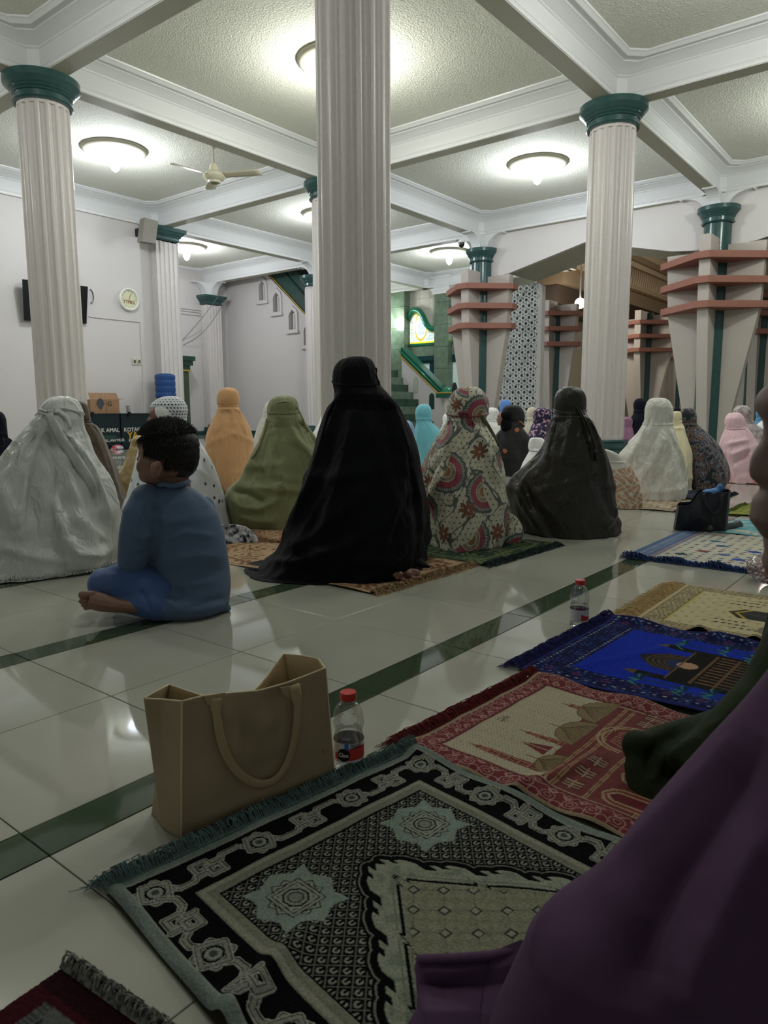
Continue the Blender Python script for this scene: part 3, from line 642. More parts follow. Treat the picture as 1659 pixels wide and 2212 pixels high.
# drinking glass on the right box
c = onY(277, 893, KY+.2); e = tag(MB().lathe([(.03, 0), (.035, .14), (.033, .14), (.028, .004), (0, .004)], (c[0], KY+.2, zt), 16).build('drinking_glass', clear_mat('clear_glass'), None, True), 'clear drinking glass on the right collection box', 'glass')
# water dispenser with blue gallon
a = onY(339, 862, 10.85); b = onY(375, 808, 10.85); c = ((a[0]+b[0])/2, 10.85); r_ = (b[0]-a[0])/2
e = empty('water_gallon', (c[0], c[1], a[2]), 'big blue water bottle upside down on a dispenser by the pilaster', 'water bottle')
hh = b[2]-a[2]; pr = [(0, 0)]
for k in range(25):
    t = k/24; pr.append((r_*(.97-.06*max(0, math.sin(t*4.2*2*math.pi+1))**4)*(1-.35*max(0, (t-.93)/.07)**2)*(1-.15*max(0, (.06-t)/.06)), t*hh))
pr += [(r_*.55, hh*1.005), (0, hh*1.0)]
o = MB().lathe(pr, (c[0], c[1], a[2]), 32).build('gallon', mat('blue_pc', (52, 88, 150), .12, trans=.35, ior=1.3), e, True)
e = empty('water_dispenser', (c[0], c[1], 0), 'grey water dispenser cabinet under the blue water bottle', 'dispenser')
MB().box((c[0]-.19, c[1]-.17, 0), (c[0]+.19, c[1]+.17, a[2]-.03)).build('cabinet', mat('disp_grey', (180, 180, 172), .4), e)
MB().box((c[0]-.2, c[1]-.18, a[2]-.03), (c[0]+.2, c[1]+.18, a[2])).build('top_panel', mat('disp_top', (150, 150, 144), .4), e)
# tall narrow green cased bookcase / curtain pole right of the pilaster
e = empty('cupboard', (8.9, 15.4, 0), 'tall narrow green and gold moulded cupboard beyond the pilaster', 'cupboard')
p = onY(400, 770, 15.3); q = onY(412, 770, 15.3)
MB().box((p[0]-.6, 15.2, 0), (p[0]+.02, 15.6, p[2]-.35)).build('carcass', mat('green_case', (70, 84, 60), .4, noise=(20, .4)), e)
MB().box((p[0]-.6, 15.1, p[2]-.12), (q[0], 15.6, p[2])).box((p[0]-.6, 15.14, p[2]-.24), (q[0]-.05, 15.6, p[2]-.12)).box((p[0]-.6, 15.18, p[2]-.36), (q[0]-.12, 15.6, p[2]-.24)).build('cornice', m_dgreen, e)
MB().box((p[0]-.6, 15.16, p[2]-.39), (q[0]-.1, 15.6, p[2]-.36)).build('gold_line', m_gold, e)
# wall moulding and loose cables by the corner pilaster
m1 = MB()
for dz in (0, .08, .14): m1.box((8.1, 15.58, 3.28+dz), (12.1, 15.62, 3.28+dz+.03))
tag(m1.build('trim_2', m_wall), kind='structure')
e = empty('hanging_cord', (12.0, 15.1, 3.8), 'thin dark cables sagging from the corner pilaster to the wall', 'cable')
for (ua, va, ub, vb, s) in ((484, 622, 394, 735, .1), (486, 650, 396, 745, .35)):
    a = onX(ua, va, 12.26); b = onY(ub, vb, 15.6); MB().tube([a+(b-a)*t+np.array([0, 0, -s*math.sin(math.pi*t)*.6]) for t in np.linspace(0, 1, 14)], .008, 5).build('cable', mat('cable_grey', (86, 84, 80), .5), e)
# camera on the bracket
e = empty('security_camera', onX(997, 530, 12.1), 'small dome security camera under the beam beside the finned column', 'camera')
c = onX(997, 529, 12.1); MB().lathe([(.06, .06), (.06, 0), (.05, -.03), (.03, -.05), (0, -.06)], c, 16).build('dome', m_black, e, True); MB().lathe([(0, .08), (.07, .08), (.07, .04), (.06, .04)], c, 16).build('mount', m_white, e)
# ---------------------------------------------------------------- ceiling lamps and fan
def lamp(x, y, f, col, i):
    lit = f > .15
    lbl = ['bright round ceiling lamp left of the fan', 'bright round ceiling lamp left of the right fluted column', 'dim round ceiling lamp behind the thick middle column', 'bright ceiling lamp half hidden by the thick middle column',
           'bright ceiling lamp beside the far wall pilaster', 'bright ceiling lamp nearest the green finned column', 'ceiling lamp out of view to the right', 'ceiling lamp out of view above the mats', 'added ceiling lamp out of view to the left, brightening the foreground', 'added ceiling lamp out of view, brightening the black and grey mat from above', 'added ceiling lamp out of view right above the camera, brightening the foreground'][i]
    e = empty('ceiling_lamp', (x, y, HC), lbl, 'lamp', 'round ceiling lamps, one to each bay')
    def part(prof, nm, m, n=40):
        o = MB().lathe(prof, (x, y, HC), n).build(nm, m, e, True); autosmooth(o, 45); return o
    part([(.36, 0), (.36, -.05), (.39, -.065), (.42, -.06), (.45, -.045), (.47, -.02), (.47, 0)], 'ceiling_rose', mat('plaster_rose', (168, 164, 148), .7))
    part([(.36, -.004), (.345, -.03), (.32, -.045), (.30, -.04), (.29, -.055), (.27, -.06)], 'lamp_rim', m_white)
    em = mat('lamp_glass_bright' if i in (0, 1, 3, 4, 5) else 'lamp_glass_dim', (235, 240, 240), .3, emit=((225, 238, 255) if i in (0, 1, 3, 4, 5) else (236, 240, 206), 9 if i in (0, 1, 3, 4, 5) else 2.2))
    part([(.27, -.058), (.25, -.09), (.20, -.12), (.12, -.14), (.05, -.148), (0, -.15)], 'lamp_bowl', em)
    if i in (0, 1, 3, 4, 5): part([(.0, -.14), (.05, -.15), (.075, -.18), (.075, -.24), (.045, -.30), (0, -.33)], 'lamp_bulb', mat('bulb_glow', (240, 244, 250), .3, emit=((228, 240, 255), 30)), 20)
    if f > 0:
        ld = bpy.data.lights.new('lamp_light', 'POINT'); ld.energy = LAMP_W*f*1.15; ld.color = col; ld.shadow_soft_size = .12
        lo = bpy.data.objects.new('lamp_light', ld); lo.location = (x, y, HC-.45); COL.objects.link(lo); lo.parent = e; lo.matrix_parent_inverse = e.matrix_basis.inverted()
for i, (x, y, f, c) in enumerate(LAMPS): lamp(x, y, f, c, i)
_hl = CAM+ray(1253, 655)*19.5; _h2 = CAM+ray(1250, 692)*26
for (x, y, w_, nm, zl_, lb_) in ((_hl[0], _hl[1], 130, 'hall light', _hl[2], 'bright globe lamp seen just left of the right fluted column'), (_h2[0], _h2[1], 90, 'hall light', _h2[2], 'second globe lamp, lower and further back beside the right fluted column'), (23, 3.0, 170, 'hall light', 5.2, 'added unseen globe lamp brightening the hall, behind the largest finned column'), (16.2, 12.6, 60, 'entrance light', 3.6, 'globe lamp of the entrance hidden behind the thick middle column')):  # third lamp is unseen, added to brighten the hall
    ld = bpy.data.lights.new('hall_light', 'POINT'); ld.energy = w_; ld.color = (1, .93, .8) if nm[0] == 'h' else (.9, 1, .95); ld.shadow_soft_size = .2
    e = empty('hall_lamp', (x, y, zl_), lb_, 'lamp', 'round lamps in the far hall')
    lo = bpy.data.objects.new('hall_light', ld); lo.location = (0, 0, -.3); COL.objects.link(lo); lo.parent = e
    o = MB().ell((0, 0, 0), (.14, .14, .14), 16).build('globe', mat('globe_glow', (255, 250, 235), .4, emit=((255, 250, 235), 8)), None, True); o.parent = e
    o = MB().lathe([(.02, .12), (.02, (8.19 if nm[0] == 'h' else HC-.01)-zl_), (.08, (8.19 if nm[0] == 'h' else HC-.01)-zl_)], (0, 0, 0), 10).build('stem', m_white, None); o.parent = e
c = at(460, 307, HC-.06); e = empty('ceiling_fan', c, 'cream three bladed ceiling fan hanging from the left ceiling bay', 'fan')
m_fan = mat('fan_cream', (206, 200, 176), .35)
# keep the hub under its canopy: same x,y, height found from the picture
hub = V(463, 378, (c[0], c[1], 0)); cx, cy = c[0], c[1]; hz = hub[2]
MB().lathe([(.085, .0), (.08, -.03), (.035, -.14), (0, -.14)], (cx, cy, HC), 24).build('canopy', m_fan, e, True)
MB().lathe([(.012, hz+.12), (.012, HC-.1)], (cx, cy, 0), 10).build('down_rod', m_fan, e, True)
autosmooth(MB().lathe([(0, .16), (.05, .15), (.07, .06), (.12, .03), (.15, .01), (.16, -.03), (.14, -.06), (.09, -.08), (.085, -.11), (0, -.115)], (cx, cy, hz), 32).build('motor', m_fan, e, True), 40)
MB().lathe([(.0, -.118), (.05, -.117)], (cx, cy, hz), 20).build('badge', mat('fan_badge', (110, 140, 90), .4), e)
tips = [V(372, 330, (cx, cy, 0)), V(600, 377, (cx, cy, 0)), None]
ang0 = math.atan2(-_R0[1]*1, -_R0[0]*1)
for k in range(3):
    a_ = math.atan2(_R0[1], _R0[0])+math.radians((-12, 108, 228)[k]); d = np.array([math.cos(a_), math.sin(a_), 0]); n_ = np.array([-d[1], d[0], 0])
    P = []
    for t in np.linspace(0, 1, 8):
        wdt = .055+.03*math.sin(min(1, t*1.4)*math.pi/2); c_ = np.array([cx, cy, hz-.01])+d*(.14+.56*t)
        P.append([c_-n_*wdt+np.array([0, 0, .012]), c_-n_*wdt*.3, c_+n_*wdt*.4+np.array([0, 0, -.006]), c_+n_*wdt+np.array([0, 0, -.02])])
    o = link('blade', gridmesh('blade', np.array(P)), m_fan, e); sm = o.modifiers.new('t', 'SOLIDIFY'); sm.thickness = .006
# ================================================================ robed people
def smoothrow(rows, k=10):
    """Catmull-Rom through (v,uL,uR) rows"""
    R = np.array(rows, float); n = len(R); out = []
    for i in range(n-1):
        p0, p1, p2, p3 = R[max(i-1, 0)], R[i], R[i+1], R[min(i+2, n-1)]
        for j in range(k):
            t = j/k; q = .5*((2*p1)+(-p0+p2)*t+(2*p0-5*p1+4*p2-p3)*t*t+(-p0+3*p1-3*p2+p3)*t**3)
            lo = np.minimum(p1, p2); hi = np.maximum(p1, p2); pad = (hi-lo)*.12+.5
            out.append(np.clip(q, lo-pad, hi+pad))
    out.append(R[-1]); return np.array(out)
TB = ([0, .10, .3, .5, .66, .76, .82, .92, 1.0], [.34, .33, .27, .22, .165, .12, .115, .115, .11])      # half depth over height fraction
TN = ([0, .10, .3, .5, .66, .76, .84, 1.0], [0, .0, .02, .05, .09, .13, .125, .125])                 # back surface offset
class Robe:
    """draped seated figure: a loft whose outline is given by rows of (v, left, right), base touching the floor where (uc,vc) is seen"""
    def __init__(s, rows, uc, vc, seed=1, n=96, amp=.012, depth=1., nf=9, hem=.012, lv=9, kb=1., top_exp=2.0, flat_back=0.0):
        s.rng = np.random.default_rng(seed)
        B0 = at(uc, vc); h = B0-CAM; h[2] = 0; s.D0 = np.linalg.norm(h); s.d = h/s.D0; s.r = np.array([s.d[1], -s.d[0], 0]); s.B0 = B0
        R = smoothrow(rows, lv)
        def plane(u, v, D):
            q = ray(u, v); t = D/(q@s.d); P = CAM+q*t; return (P-CAM)@s.r, P[2]
        ztop = plane(uc, R[0][0], s.D0+.2)[1]; s.ztop = ztop; sc = ztop/.80
        Z = []; C = []; A = []; Bd = []; Nn = []; TU = []
        for v, uL, uR in R:
            TU.append((uL, uR))
            D = s.D0+.2*sc
            for it in range(3):
                sL, zL = plane(uL, v, D); sR, zR = plane(uR, v, D); z = (zL+zR)/2; t = min(1, max(0, z/ztop))
                a = (sR-sL)/2; b = np.interp(t, TB[0], TB[1])*sc*depth*kb; nn = np.interp(t, TN[0], TN[1])*sc*depth
                if t > .70: k = min(1, (t-.70)/.12); b = b*(1-k)+min(b, max(a, .004)*1.12)*k
                if t > .80: nn = np.interp(.80, TN[0], TN[1])*sc*depth+(np.interp(.85, TB[0], TB[1])*sc*depth-b)
                D = s.D0+nn+b
            Z.append(z); C.append((sL+sR)/2); A.append(a); Bd.append(b); Nn.append(nn)
        Z = np.array(Z); C = np.array(C); A = np.array(A); Bd = np.array(Bd); Nn = np.array(Nn)
        # keep heights falling, end on the floor
        keep = [0]
        for i in range(1, len(Z)):
            if Z[i] < Z[keep[-1]]-.0015 and Z[i] > .006: keep.append(i)
        last = len(Z)-1
        Z = np.append(Z[keep], .004); C = np.append(C[keep], C[last]); A = np.append(A[keep], A[last]); Bd = np.append(Bd[keep], Bd[last]); Nn = np.append(Nn[keep], Nn[last])
        TU = np.array(TU); TU = np.concatenate([TU[keep], TU[last:last+1]]); off0 = (s.B0-CAM)@s.r; tc = np.linspace(0, 2*math.pi, 49)[:-1]
        for it in range(3):   # make the outline of each ring, not its middle, meet the row
            X_ = C[:, None]+A[:, None]*np.cos(tc)-off0; Y_ = (Nn+Bd)[:, None]+Bd[:, None]*np.sin(tc)
            Q_ = s.B0+X_[..., None]*s.r+Y_[..., None]*s.d; Q_[..., 2] = Z[:, None]; dQ = Q_-CAM; zz = dQ@_F; uu = W/2+FOC*(dQ@_R)/zz
            k_ = (zz.mean(1)/FOC); eL = (TU[:, 0]-uu.min(1))*k_; eR = (TU[:, 1]-uu.max(1))*k_; C = C+(eL+eR)/2; A = np.maximum(A+(eR-eL)/2, .0015)
        s.Z, s.C, s.A, s.Bd, s.N = Z, C, A, Bd, Nn
        th = np.arange(n)/n*2*math.pi; s.th = th; ex = 2/2.25
        ct = np.sign(np.cos(th))*abs(np.cos(th))**ex; st = np.sign(np.sin(th))*abs(np.sin(th))**ex
        t = Z/ztop; T_ = (1-t)[:, None]
        # folds running down from the neck
        fold = np.zeros((len(Z), n)); g = s.rng
        for k in range(nf):
            th0 = g.uniform(0, 2*math.pi); dr = g.uniform(-.9, .9); w = g.uniform(.07, .20); a_ = g.uniform(.35, 1)*(1 if g.random() < .65 else -1)
            s0 = g.uniform(.18, .5); wob = g.uniform(0, 6)
            c = th0+dr*T_+.12*np.sin(T_*9+wob); d_ = (th[None, :]-c+math.pi) % (2*math.pi)-math.pi
            fold += a_*np.exp(-(d_/(w*(.6+.7*T_)))**2)*np.clip((T_-s0)/.25, 0, 1)
        for k in range(5):
            m = g.integers(3, 8); fold += .22*np.sin(m*th[None, :]+g.uniform(0, 6)+T_*g.uniform(-5, 5))*np.clip((T_-.25)/.3, 0, 1)
        for k in range(7):   # slack cross folds
            tc = g.uniform(.45, .95); t0 = g.uniform(0, 6.28); sl = g.uniform(-.25, .25); q = (T_-tc-sl*np.sin(th[None, :]-t0))/.028
            fold += g.uniform(.2, .55)*np.exp(-q*q)*np.clip(np.cos(th[None, :]-t0)*1.5-.3, 0, 1)
        pl = np.zeros((len(Z), n))      # gathered pleats under the head tie
        for k in range(30):
            th0 = g.uniform(0, 2*math.pi); t0 = .19+g.uniform(0, .03); t1 = t0+g.uniform(.12, .38); w = g.uniform(.045, .10); c = th0+g.uniform(-.5, .5)*(T_-t0)
            d_ = (th[None, :]-c+math.pi) % (2*math.pi)-math.pi; env = np.clip((T_-t0)/.03, 0, 1)*np.clip((t1-T_)/(t1-t0), 0, 1)
            pl += g.choice([1, -.8])*np.exp(-(d_/(w*(1+.6*(T_-t0)/.3)))**2)*env
        dis = amp*1.9*fold*sc+.0065*pl*sc
        if hem: dis += hem*np.exp(-Z[:, None]/.035)*(np.sin(th[None, :]*17+g.uniform(0, 6))*.5+np.sin(th[None, :]*29+1)*.4+.6)
        X = C[:, None]+(A[:, None]+dis)*ct[None, :]; Yd = (Nn+Bd)[:, None]+(Bd[:, None]+dis)*st[None, :]
        s.P = s.B0+(X[..., None]-((s.B0-CAM)@s.r))*s.r+Yd[..., None]*s.d; s.P[..., 2] = Z[:, None]
        # close the top softly
        s.P[0] = s.P[0].mean(0)[None, :]*.9+s.P[0]*.1
        s.tree = None
    def normals(s):
        P = s.P; du = np.roll(P, -1, 1)-np.roll(P, 1, 1); dv = np.gradient(P, axis=0); nn = np.cross(dv, du); nn /= (np.linalg.norm(nn, axis=-1, keepdims=True)+1e-9)
        c = P.mean(1, keepdims=True); sg = np.sign(((P-c)*nn).sum(-1, keepdims=True)); sg[sg == 0] = 1; return nn*sg
    def strokes(s, L):
        """L: list of (points[(u,v)..], width px, height m) : folds pressed into the side that faces the camera"""
        nn = s.normals(); d = s.P-CAM; z = d@_F; u = W/2+FOC*(d@_R)/z; v = H/2-FOC*(d@_U)/z
        face = np.clip(-(nn*(d/np.linalg.norm(d, axis=-1, keepdims=True))).sum(-1)*2.2, 0, 1); disp = np.zeros(u.shape)
        for pts, w, a in L:
            best = np.full(u.shape, 1e9); par = np.zeros(u.shape); m = len(pts)-1
            for i in range(m):
                p, q = np.array(pts[i], float), np.array(pts[i+1], float); e = q-p; l2 = e@e
                t = np.clip(((u-p[0])*e[0]+(v-p[1])*e[1])/l2, 0, 1); dd = np.hypot(u-p[0]-t*e[0], v-p[1]-t*e[1]); b = dd < best
                best = np.where(b, dd, best); par = np.where(b, (i+t)/m, par)
            disp += 1.6*a*np.exp(-(best/w)**1.6)*np.clip(np.sin(np.clip(par, .04, .96)*math.pi)*1.8, 0, 1)
        s.P = s.P+nn*(disp*face)[..., None]; s.P[..., 2] = np.maximum(s.P[..., 2], .003); return s
    def bvh(s):
        if s.tree is None:
            n, m = s.P.shape[:2]; I = np.arange(n*m).reshape(n, m); J = np.roll(I, -1, 1)
            q = np.stack([I[:-1], J[:-1], J[1:], I[1:]], -1).reshape(-1, 4)
            s.tree = BVHTree.FromPolygons([Vector(p) for p in s.P.reshape(-1, 3)], q.tolist())
        return s.tree
    def surf(s, u, v, off=.004):
        q = ray(u, v); q = q/np.linalg.norm(q); loc, no, i, dd = s.bvh().ray_cast(Vector(CAM), Vector(q))
        if loc is None: return V(u, v, tuple(s.B0+s.d*.12)), -s.d
        no = np.array(no); 
        if no@q > 0: no = -no
        return np.array(loc)+no*off, no
    def band(s, v0, tilt=0., r=.0045, off=.0005, flat=.5):
        """cord round the head at image row v0; tilt lifts the far side"""
        z0 = V(s_uc(s), v0, tuple(s.B0+s.d*.15))[2]; pts = []
        n = s.P.shape[1]; zz = s.Z[::-1]
        for k in range(0, n, 2):
            z = z0+tilt*math.sin(s.th[k])
            i = np.interp(z, zz, np.arange(len(zz))[::-1]); i0 = int(min(max(i, 0), len(zz)-2)); f = i-i0
            p = s.P[i0, k]*(1-f)+s.P[i0+1, k]*f; c = s.P[i0].mean(0); q = p-c; q[2] = 0; q /= (np.linalg.norm(q)+1e-9); pts.append(p+q*off)
        return MB().tube(pts, r, 6, closed=True, nrm=(0, 0, 1))
    def ribbon(s, pts, w, off=.006, flat=.25, n=6, taper=True):
        P = []; Nn = []
        for u, v in pts:
            p, nn = s.surf(u, v, off); P.append(p); Nn.append(nn)
        P = np.array(P); 
        for _ in range(1): P[1:-1] = (P[:-2]+2*P[1:-1]+P[2:])/4
        m = len(P); rr = [w*(1 if not taper else (.55+.45*math.sin(math.pi*min(1, (i+.6)/m)))) for i in range(m)]
        return MB().tube(P, rr, n, flat=flat, nrm=Nn)
def s_uc(s): 
    P = s.B0+s.d*.15; return projv(np.array([P[0], P[1], .5]))[0]
def person(label, robe, m, col=None, group=None, extra=(), pname='prayer_robe'):
    e = empty('person', (robe.B0[0]+robe.d[0]*.2, robe.B0[1]+robe.d[1]*.2, 0), label, 'person', group)
    o = link(pname, gridmesh(pname, robe.P, True, col), m, e)
    for mb, nm, mm in extra: mb.build(nm, mm, e, True)
    return e
def cloth(name, rgb, rough=.75, sheen=.12, wv=900, bd=.0006, noise=None, **k): return mat(name, tuple(min(244, x*1.2) for x in rgb) if sum(rgb) > 200 else rgb, rough, sheen=sheen if sum(rgb) > 200 else .02, spec=.35 if sum(rgb) > 200 else .12, bump=(k.pop('bs', 20), k.pop('bdist', .016), 4, .3), noise=noise, **k)
def seglist(v): return v
skin_m = mat('skin', (150, 112, 96), .55, noise=(30, .12))
skin_d = mat('skin_shadow', (140, 104, 88), .5, noise=(30, .12))
def face_profile(ref, uv_eye, size, look=-1, name='face', m=None, parent=None, dd=0., hood=None):
    """head seen from the side, features toward image left; uv_eye: pixel of the eye, size: head height in m; ref: world base point"""
    E = V(uv_eye[0], uv_eye[1], ref, dd); h = E-CAM; h[2] = 0; h /= np.linalg.norm(h); r = np.array([h[1], -h[0], 0])*(-look)   # r points where the face looks
    r = -r if look > 0 else r
    up = np.array([0, 0, 1.]); k = size/.21; fr = -np.array([h[1], -h[0], 0]) if look < 0 else np.array([h[1], -h[0], 0])
    fr = fr*.94+h*.34; fr /= np.linalg.norm(fr); sd = np.cross(up, fr)
    M3 = np.stack([fr, sd, up], 1)
    def p(a, b, c): return E+fr*a*k+sd*b*k+up*c*k
    mb = MB()
    mb.ell(p(-.072, 0, .01), (.082*k, .070*k, .078*k), 16, M3); mb.ell(p(-.045, 0, -.035), (.062*k, .058*k, .075*k), 14, M3)
    mb.ell(p(-.015, 0, -.088), (.028*k, .032*k, .024*k), 12, M3)      # chin
    mb.ell(p(.000, 0, -.060), (.020*k, .026*k, .010*k), 10, M3); mb.ell(p(-.001, 0, -.070), (.018*k, .024*k, .009*k), 10, M3)
    mb.ell(p(.018, 0, -.030), (.018*k, .016*k, .013*k), 10, M3); mb.ell(p(.004, 0, -.010), (.014*k, .011*k, .026*k), 10, M3)
    mb.ell(p(-.004, 0, .022), (.018*k, .05*k, .010*k), 10, M3)
    for sg in (-1, 1): mb.ell(p(-.012, .026*sg, -.03), (.03*k, .03*k, .03*k), 10, M3)
    mb.tube([p(-.07, 0, -.06), p(-.085, 0, -.16)], .05*k, 12)
    o = fuse(mb, name, m or skin_m, parent, voxel=.0042*k, smooth=3)
    if hood is not None:
        hb = MB().ell(p(-.100, 0, .024), (.080*k, .080*k, .078*k), 18, M3).ell(p(-.092, 0, -.05), (.052*k, .070*k, .085*k), 14, M3).tube([p(-.10, 0, -.05), p(-.12, 0, -.16)], .075*k, 14)
        fuse(hb, 'hood_front', hood, parent, voxel=.007*k, smooth=3)
    for sg in (-1, 1):
        MB().ell(p(-.006, .030*sg, .002), (.012*k, .012*k, .009*k), 10, M3).build('eye', mat('eye_dark', (30, 22, 18), .2), o, True)
        MB().tube([p(.004-.006*j, (.018+.012*j)*sg, .020+.003*math.sin(j*1.3)) for j in range(4)], .003*k, 5).build('eyebrow', mat('brow', (34, 26, 22), .8), o)
    MB().ell(p(.004, 0, -.064), (.016*k, .022*k, .007*k), 10, M3).build('lips', mat('lips', (140, 78, 70), .45), o, True)
    return o
# ---- 1 white satin robe, left
m_sat = mat('white_satin', (212, 214, 208), .34, spec=.5, noise=(16, .10), bump=(12, .045, 5, .3))
R1 = Robe([(855, 130, 136), (858, 112, 152), (866, 98, 168), (880, 86, 177), (893, 80, 181), (905, 70, 181), (925, 52, 184), (950, 30, 194), (985, 2, 205), (1030, -30, 228), (1085, -62, 248), (1140, -88, 265), (1185, -100, 272), (1215, -104, 262), (1228, -100, 240), (1240, -96, 236)], 100, 1252, 3, n=150, amp=.012, nf=12, hem=.008, depth=1.05)
R1.strokes([([(118, 905), (150, 950), (190, 1010), (222, 1080), (240, 1130)], 11, .022), ([(105, 910), (112, 1000), (120, 1100)], 16, -.012), ([(120, 1040), (123, 1100), (140, 1160), (170, 1198), (215, 1200), (262, 1160)], 9, .020),
            ([(128, 1060), (150, 1110), (170, 1160)], 12, -.014), ([(150, 970), (180, 1060), (210, 1140)], 14, -.012), ([(80, 920), (40, 1000), (10, 1090)], 16, .010), ([(60, 1000), (50, 1060), (38, 1130)], 9, .012), ([(170, 1110), (200, 1150), (225, 1165)], 9, .014), ([(95, 935), (75, 1020), (60, 1090)], 10, -.008), ([(0, 1050), (20, 1100), (40, 1150)], 14, .012)])
fur = MB()
for k in range(420):
    th_ = rng.uniform(3.3, 6.1); i = -3; p = R1.P[i, int(th_/(2*math.pi)*150) % 150]; fur.tube([p+np.array([0, 0, .012]), p+np.array([rng.normal(0, .006), rng.normal(0, .006), -.002])-R1.d*.012], .0018, 3)
e = person('large white satin prayer robe with a sash down the back, left of the boy', R1, m_sat, extra=(
    (R1.band(896, -.02, .0042), 'head_tie', m_sat), (fur, 'lace_hem', m_sat),
    (R1.ribbon([(108, 896), (118, 915), (136, 950), (158, 985), (186, 1020), (205, 1060)], .024, .010, .3), 'sash', m_sat),
    (R1.ribbon([(104, 892), (92, 884), (84, 890), (95, 899), (106, 898)], .007, .012, .5), 'bow', m_sat),
    (R1.ribbon([(108, 893), (130, 884), (142, 900), (152, 918), (146, 930)], .012, .012, .35), 'bow_tail', m_sat),
    (R1.ribbon([(116, 886), (140, 880), (160, 888), (176, 897)], .005, .010, .5), 'bow_cord', m_sat)))
# ---- 2 dark hijab at the left edge
R2_ = Robe([(888, -10, -4), (892, -32, 6), (905, -42, 13), (930, -46, 16), (945, -50, 18), (955, -70, 27), (1000, -110, 30), (1060, -140, 28), (1120, -150, 20)], -50, 1130, 5, amp=.01)
person('navy-black robed person cut by the left picture edge', R2_, cloth('navy_black', (20, 24, 34), .8))
# ---- 3 brown patterned robe behind the white satin
m_brn = mat('brown_print', (92, 76, 58), .7, noise=(11, .25, (70, 56, 42)), sheen=.2)
R3_ = Robe([(866, 168, 172), (872, 150, 186), (884, 146, 192), (902, 146, 196), (912, 150, 198), (925, 150, 212), (950, 148, 226), (990, 146, 241), (1030, 142, 255), (1070, 140, 268), (1092, 140, 276), (1100, 140, 278)], 205, 1106, 6, amp=.009, kb=.9)
person('dark brown robe with faint print, half hidden behind the white satin robe', R3_, m_brn, extra=((R3_.band(912, 0, .0042), 'head_tie', mat('brown_hood', (60, 46, 34), .7)),))
# ---- gold brown kneeling person further left of the dotted one
R3b = Robe([(940, 296, 300), (950, 284, 312), (980, 276, 322), (1010, 262, 330), (1025, 252, 335), (1050, 250, 338), (1070, 254, 336), (1078, 258, 334)], 292, 1082, 8, amp=.01, kb=.7)
person('tan and gold lace robe glimpsed left of the white robe with black flowers', R3b, mat('tan_gold', (172, 144, 96), .6, noise=(24, .3, (186, 170, 128)), sheen=.2))
# ---- 4 white robe with small black flowers, spotted hood
Rw = Robe([(855, 366, 370), (857, 352, 384), (864, 336, 396), (876, 324, 404), (888, 328, 406), (900, 337, 404), (915, 340, 404), (928, 330, 412), (945, 312, 424), (970, 300, 442), (1010, 290, 462), (1060, 277, 478), (1105, 268, 490), (1135, 264, 498), (1148, 262, 502)], 385, 1158, 9, n=140, amp=.009)
def dots_col(R, base, fn):
    n, m = R.P.shape[:2]; C = np.ones((n, m, 3))*np.array(lin(base)); return fn(C, R)
def uvof(P):
    d = P-CAM; z = d@_F; return W/2+FOC*(d@_R)/z, H/2-FOC*(d@_U)/z
def surfuv(R):
    """arc length around (m) and height, usable as cloth coordinates"""
    P = R.P; w = np.linalg.norm(np.diff(np.concatenate([P, P[:, :1]], 1), axis=1), axis=-1); U_ = np.cumsum(w, 1)-w; k0 = int(len(R.th)*.75); U_ = U_-U_[:, k0:k0+1]
    dz = np.linalg.norm(np.diff(P[:, k0], axis=0), axis=-1); V_ = np.concatenate([[0], np.cumsum(dz)]); return U_, np.broadcast_to(V_[:, None], U_.shape)
def resample(R, ni, nj):
    """denser robe mesh for printed cloth"""
    P = R.P; n, m = P.shape[:2]; a = np.linspace(0, n-1, ni); i0 = np.minimum(a.astype(int), n-2); f = (a-i0)[:, None, None]; Q = P[i0]*(1-f)+P[i0+1]*f
    b = np.arange(nj)/nj*m; j0 = b.astype(int); g = (b-j0)[None, :, None]; R.P = Q[:, j0]*(1-g)+Q[:, (j0+1) % m]*g; R.th = np.arange(nj)/nj*2*math.pi; R.Z = R.P[:, 0, 2]; return R
resample(Rw, 330, 460)
def fn(C, R):
    U_, V_ = surfuv(R); Z = R.P[..., 2]; hood = Z > R.ztop*.80
    a = .019; gi = np.floor(V_/a); gu = (U_/a+.5*(gi % 2)); du = (gu-np.round(gu))*a; dv = (V_/a-gi-.5)*a
    C[hood & (np.hypot(du, dv) < .0046)] = lin((34, 36, 56))
    g = np.random.default_rng(4)
    for k in range(90):
        cu, cv = g.uniform(-.5, .5), g.uniform(.22, 1.0); d = np.hypot(U_-cu, V_-cv); an = np.arctan2(V_-cv, U_-cu); C[~hood & (d < .009*(1+.35*np.cos(5*an)))] = lin((26, 28, 44))
    return C
Cw = dots_col(Rw, (230, 232, 238), fn); m_wf = mat('white_black_print', (255, 255, 255), .7, vc=True, sheen=.1, bump=(18, .018, 4, .3))
e = person('white robe sprinkled with small black flowers and a spotted hood, right behind the seated boy', Rw, m_wf, Cw)
face_profile(tuple(Rw.B0+Rw.d*.16), (326, 899), .150, -1, parent=e, m=skin_d, dd=.03, hood=cloth('plain_white', (206, 208, 212), .7))
sk = Robe([(1132, 485, 500), (1138, 470, 528), (1150, 462, 546), (1160, 460, 552), (1168, 462, 553)], 508, 1176, 3, amp=.006, kb=.8)
o = link('floral_skirt', gridmesh('floral_skirt', sk.P, True), mat('navy_floral', (225, 227, 235), .7, noise=(40, 1, (22, 26, 50))), e)
